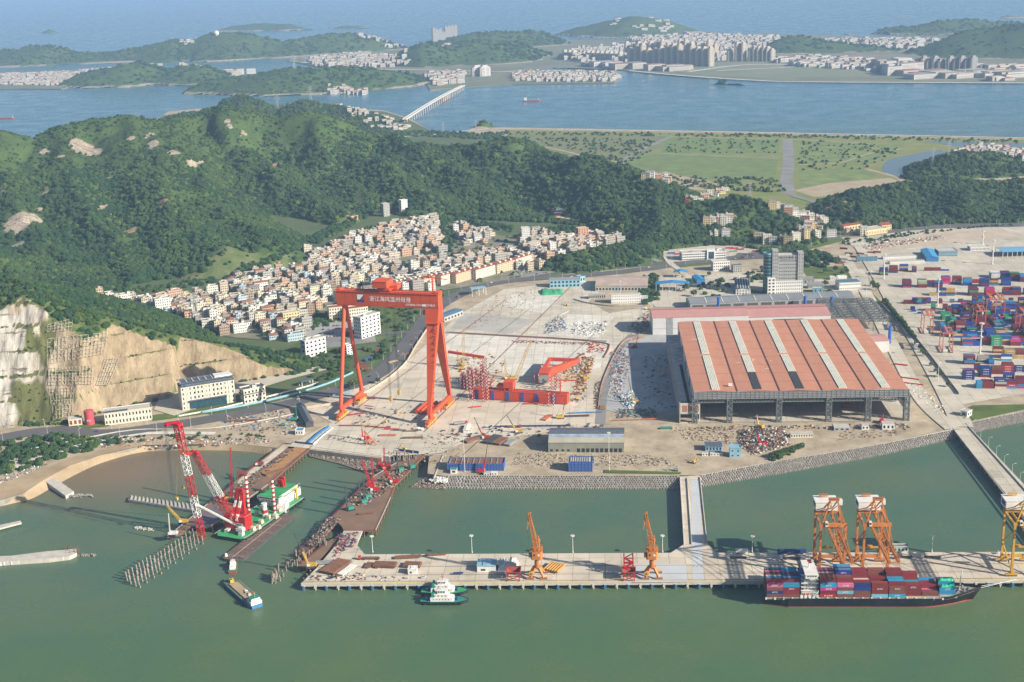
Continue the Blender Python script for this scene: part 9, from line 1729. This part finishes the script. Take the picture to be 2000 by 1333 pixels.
def town(name,polys,fz_,rot=.3):
 m=MB();r=random.Random(len(name)*13+int(polys[0][0][0][0]))
 for poly,n,w0,w1,h0,h1 in polys:
  w=[P(*q,4)for q in poly];x0,x1=min(p.x for p in w),max(p.x for p in w);y0,y1=min(p.y for p in w),max(p.y for p in w);c=t=0
  while c<n and t<n*30:
   t+=1;x,y=r.uniform(x0,x1),r.uniform(y0,y1)
   if not inpoly([x],[y],w)[0]:continue
   z=max(3.5,fz_(x,y));
   if z>90:continue
   a,b,h=r.uniform(w0,w1),r.uniform(w0,w1)*.7,r.uniform(h0,h1);c+=1;wall=r.choice((0,0,1,2,2));v0=len(m.v);m.box(-a/2,a/2,-b/2,b/2,-4,h,wall);m.box(-a/2-.3,a/2+.3,-b/2-.3,b/2+.3,h,h+1,r.choice((3,4,4,wall)))
   for f in range(max(1,int(h/5))):m.box(-a/2*.9,a/2*.9,-b/2-.25,-b/2-.05,f*5+1.5,f*5+3.2,5)
   cs,sn=math.cos(rot+r.uniform(-.3,.3)),math.sin(rot)
   for k in range(v0,len(m.v)):p=m.v[k];m.v[k]=(x+p[0]*cs-p[1]*sn,y+p[0]*sn+p[1]*cs,z+p[2])
 o=m.build(name,FW+[FWIN]);o['kind']='stuff';return o
town('far_town',[([(0,146),(140,141),(150,150),(110,168),(0,166)],520,10,16,7,11),([(140,143),(235,133),(235,145),(160,150)],130,12,22,8,16),([(290,140),(325,138),(325,143),(290,144)],14,24,34,14,20),([(340,148),(425,140),(425,150),(350,158)],110,16,24,10,16),([(440,145),(490,142),(490,147),(440,150)],9,30,50,14,24)],fz)
town('far_town',[([(595,120),(700,108),(800,115),(800,130),(700,134),(620,130)],420,13,28,8,28),([(655,93),(700,86),(790,93),(780,97),(680,98)],90,16,30,8,20),([(700,74),(560,78),(600,80)],6,20,40,6,12),([(840,112),(900,104),(900,116),(840,120)],30,20,50,14,40),([(830,146),(905,142),(905,163),(850,168)],110,16,32,8,18),([(640,178),(715,176),(715,184),(640,183)],40,12,20,8,14),([(560,152),(700,148),(700,160),(580,162)],10,14,26,8,14),([(220,138),(290,127),(320,128),(240,142)],10,18,50,8,12),([(340,108),(380,104),(385,113),(340,114)],40,16,28,8,16)],fz)
town('far_town',[([(1000,145),(1060,142),(1190,143),(1210,152),(1195,160),(1060,160),(1000,158)],360,11,18,8,16)],fz)
town('far_city',[([(1080,115),(1150,98),(1230,92),(1480,88),(1500,105),(1400,122),(1150,124)],820,11,24,8,34),([(1230,78),(1340,70),(1520,76),(1520,90),(1400,92),(1260,90)],700,14,28,8,26),([(1500,118),(1620,112),(1740,125),(1720,140),(1520,128)],220,16,40,8,20),([(1600,78),(1830,78),(1830,82),(1600,83)],110,20,40,8,18),([(1640,88),(1800,84),(1800,96),(1700,96)],90,20,40,10,26),([(1700,134),(1770,128),(1790,140),(1740,150)],50,30,70,14,40),([(1760,143),(1990,146),(1990,152),(1780,153)],26,60,110,12,20),([(1160,60),(1220,58),(1330,62),(1300,70),(1200,70)],40,20,40,8,14),([(1900,128),(2000,132),(2000,158),(1930,158)],60,20,50,8,20),([(1135,127),(1360,138),(1350,141),(1200,133)],12,60,120,14,26)],fz)
town('peninsula_hamlet',[([(655,232),(690,222),(760,238),(800,248),(790,258),(720,250),(670,245)],90,10,16,7,13)],lambda x,y:float(hmain(x,y)))
town('knoll_settlement',[([(1838,316),(1880,288),(1930,283),(2010,300),(2010,335),(1930,330),(1850,325)],230,9,14,6,11)],lambda x,y:float(hmain(x,y)))
def ftower(px,py,w,d,h,col,label,grp,n):
 key=(round(w),round(h/10),col)
 if key not in _pl:
  hh=round(h/10)*10;m=MB();m.box(-w/2,w/2,-d/2,d/2,0,hh);m.box(-w*.3,w*.3,-d*.3,d*.3,hh,hh+6);m.box(-w*.62,-w*.5,-d*.35,d*.35,0,hh-4);m.box(w*.5,w*.62,-d*.35,d*.35,0,hh-4)
  for f in range(int(hh/6)):m.box(-w*.42,-w*.1,-d/2-.3,-d/2-.05,f*6+2,f*6+4.4,1);m.box(w*.1,w*.42,-d/2-.3,-d/2-.05,f*6+2,f*6+4.4,1);m.box(w/2+.05,w/2+.3,-d*.3,d*.3,f*6+2,f*6+4.4,1)
  o=m.build('apartment_tower',[FW[col],FWIN]);_pl[key]=o.data
 else:o=bpy.data.objects.new('apartment_tower',_pl[key]);COL.objects.link(o)
 b=P(px,py,3.5);o.location=(b.x,b.y,max(3.5,fz(b.x,b.y)));o.rotation_euler=(0,0,.5);tag(o,label%NUMW(n),'tower block',grp)
tr2=random.Random(6)
for k in range(14):ftower(1232+k*12,126.5+k*.3,24,16,tr2.choice((70,80,90,80)),1,'beige tower block in the front row on the far bay shore, %s from left','far front towers',k)
for k in range(15):ftower(1104+k*9,116+k*.4,22,15,tr2.choice((30,40,40)),k%2,'pale tower block in the left row on the far bay shore, %s from left','far left towers',k)
for k in range(16):ftower(1225+k*11.5,112+.1*k,22,15,tr2.choice((60,70,80)),1,'beige tower block behind the front row of the far city, %s from left','far middle towers',k)
for k,(px,h)in enumerate(((1425,50),(1440,80),(1452,80),(1466,50),(1474,60),(1482,60),(1492,60),(1500,60),(1508,50),(1385,90))):ftower(px,120,22,15,h,1,'beige tower block in the thin row right of the dense city, %s from left','far thin row towers',k)
for k in range(10):ftower(1793+k*11+(8 if k>4 else 0),137.5,30,16,(40,50)[k%2],4,'grey slab tower under the hazy right hill, %s from left','far grey slabs',k)
for k in range(8):ftower(848+k*6,82-k,20,14,tr2.choice((50,70,80)),4,'grey tower block beyond the left hill crest, %s from left','towers beyond the crest',k)
for k in range(2):ftower(932+k*15,149,40,18,40,2,'large white twin block near the bridge end, %s from left','twin blocks near the bridge',k)
ftower(1753,137,60,30,50,2,'wide white office block on the far right shore','x',0)if False else None
# the long bridge
B0,B1=P(790,236,12),P(905,167,16);o=T('sea_bridge','long pale sea bridge on paired piers from the peninsula to the far shore','bridge',B0,ang(B0,B1));BL=(B1-B0).length
def bz(t):return 3+5*math.sin(math.pi*min(1,max(0,t)))
m=MB()
for k in range(40):a,b=k/40,(k+1)/40;m.beam((a*BL,0,bz(a)),(b*BL,0,bz(b)),13,2.4)
m.build('deck',PCON,o);m=MB()
for s in(-6.2,6.2):
 for k in range(40):a,b=k/40,(k+1)/40;m.beam((a*BL,s,bz(a)+1.8),(b*BL,s,bz(b)+1.8),.5,1.2)
m.build('parapet',STW,o)
for k in range(30):
 t=(k+.5)/30;big=17<=k<=20;m=MB()
 for s in(-4,4):m.tube((t*BL,s,-16),(t*BL,s,bz(t)-1.2),3.0 if big else 1.6,n=8)
 m.box(t*BL-(4.4 if big else 2),t*BL+(4.4 if big else 2),-7,7,bz(t)-3.2,bz(t)-1.2);m.build('pier',PCON,o)
 if big:m=MB();m.box(t*BL-8,t*BL+8,-10,10,-13,-10.5);m.build('pile_cap',DRED,o)
for k,(px,py,r,lb)in enumerate(((423,70,15,'largest white radar dome on the island hilltop'),(398,76,10,'middle white radar dome on the island hilltop'),(383,79,7,'smallest white radar dome on the island slope'))):
 Yd=P(px,120,0).y+380;b=RY(px,py,Yd);o=T('radar_dome',lb,'radar dome',b);me=bpy.data.meshes.new('dome');bm=bmesh.new();bmesh.ops.create_uvsphere(bm,u_segments=16,v_segments=10,radius=r);bm.to_mesh(me);bm.free();me.materials.append(STW);d=bpy.data.objects.new('dome',me);COL.objects.link(d);d.parent=o;d.location=(0,0,r*.9);m=MB();m.tube((0,0,-12),(0,0,r*.4),r*.7,n=10);m.build('drum',STW,o)
pylon(RY(576,152,P(576,186,0).y+260),90,'tall twin pylon on the middle island');pylon(RY(598,138,P(598,110,0).y*.93),80,'pylon behind the middle island');pylon(RY(828,112,P(828,118,0).y),70,'thin pylon by the far left town')
# === haze
hz=MB();hz.box(-35000,35000,-900,45000,-4,620);o=hz.build('haze',[]);o['kind']='stuff'
m=bpy.data.materials.new('haze');m.use_nodes=True;nt=m.node_tree;nt.nodes.remove(nt.nodes['Principled BSDF'])
pv=nt.nodes.new('ShaderNodeVolumePrincipled');pv.inputs['Color'].default_value=(.36,.56,.88,1);pv.inputs['Density'].default_value=HAZE;pv.inputs['Anisotropy'].default_value=0.0
nt.links.new(pv.outputs[0],nt.nodes['Material Output'].inputs['Volume']);o.data.materials.append(m)
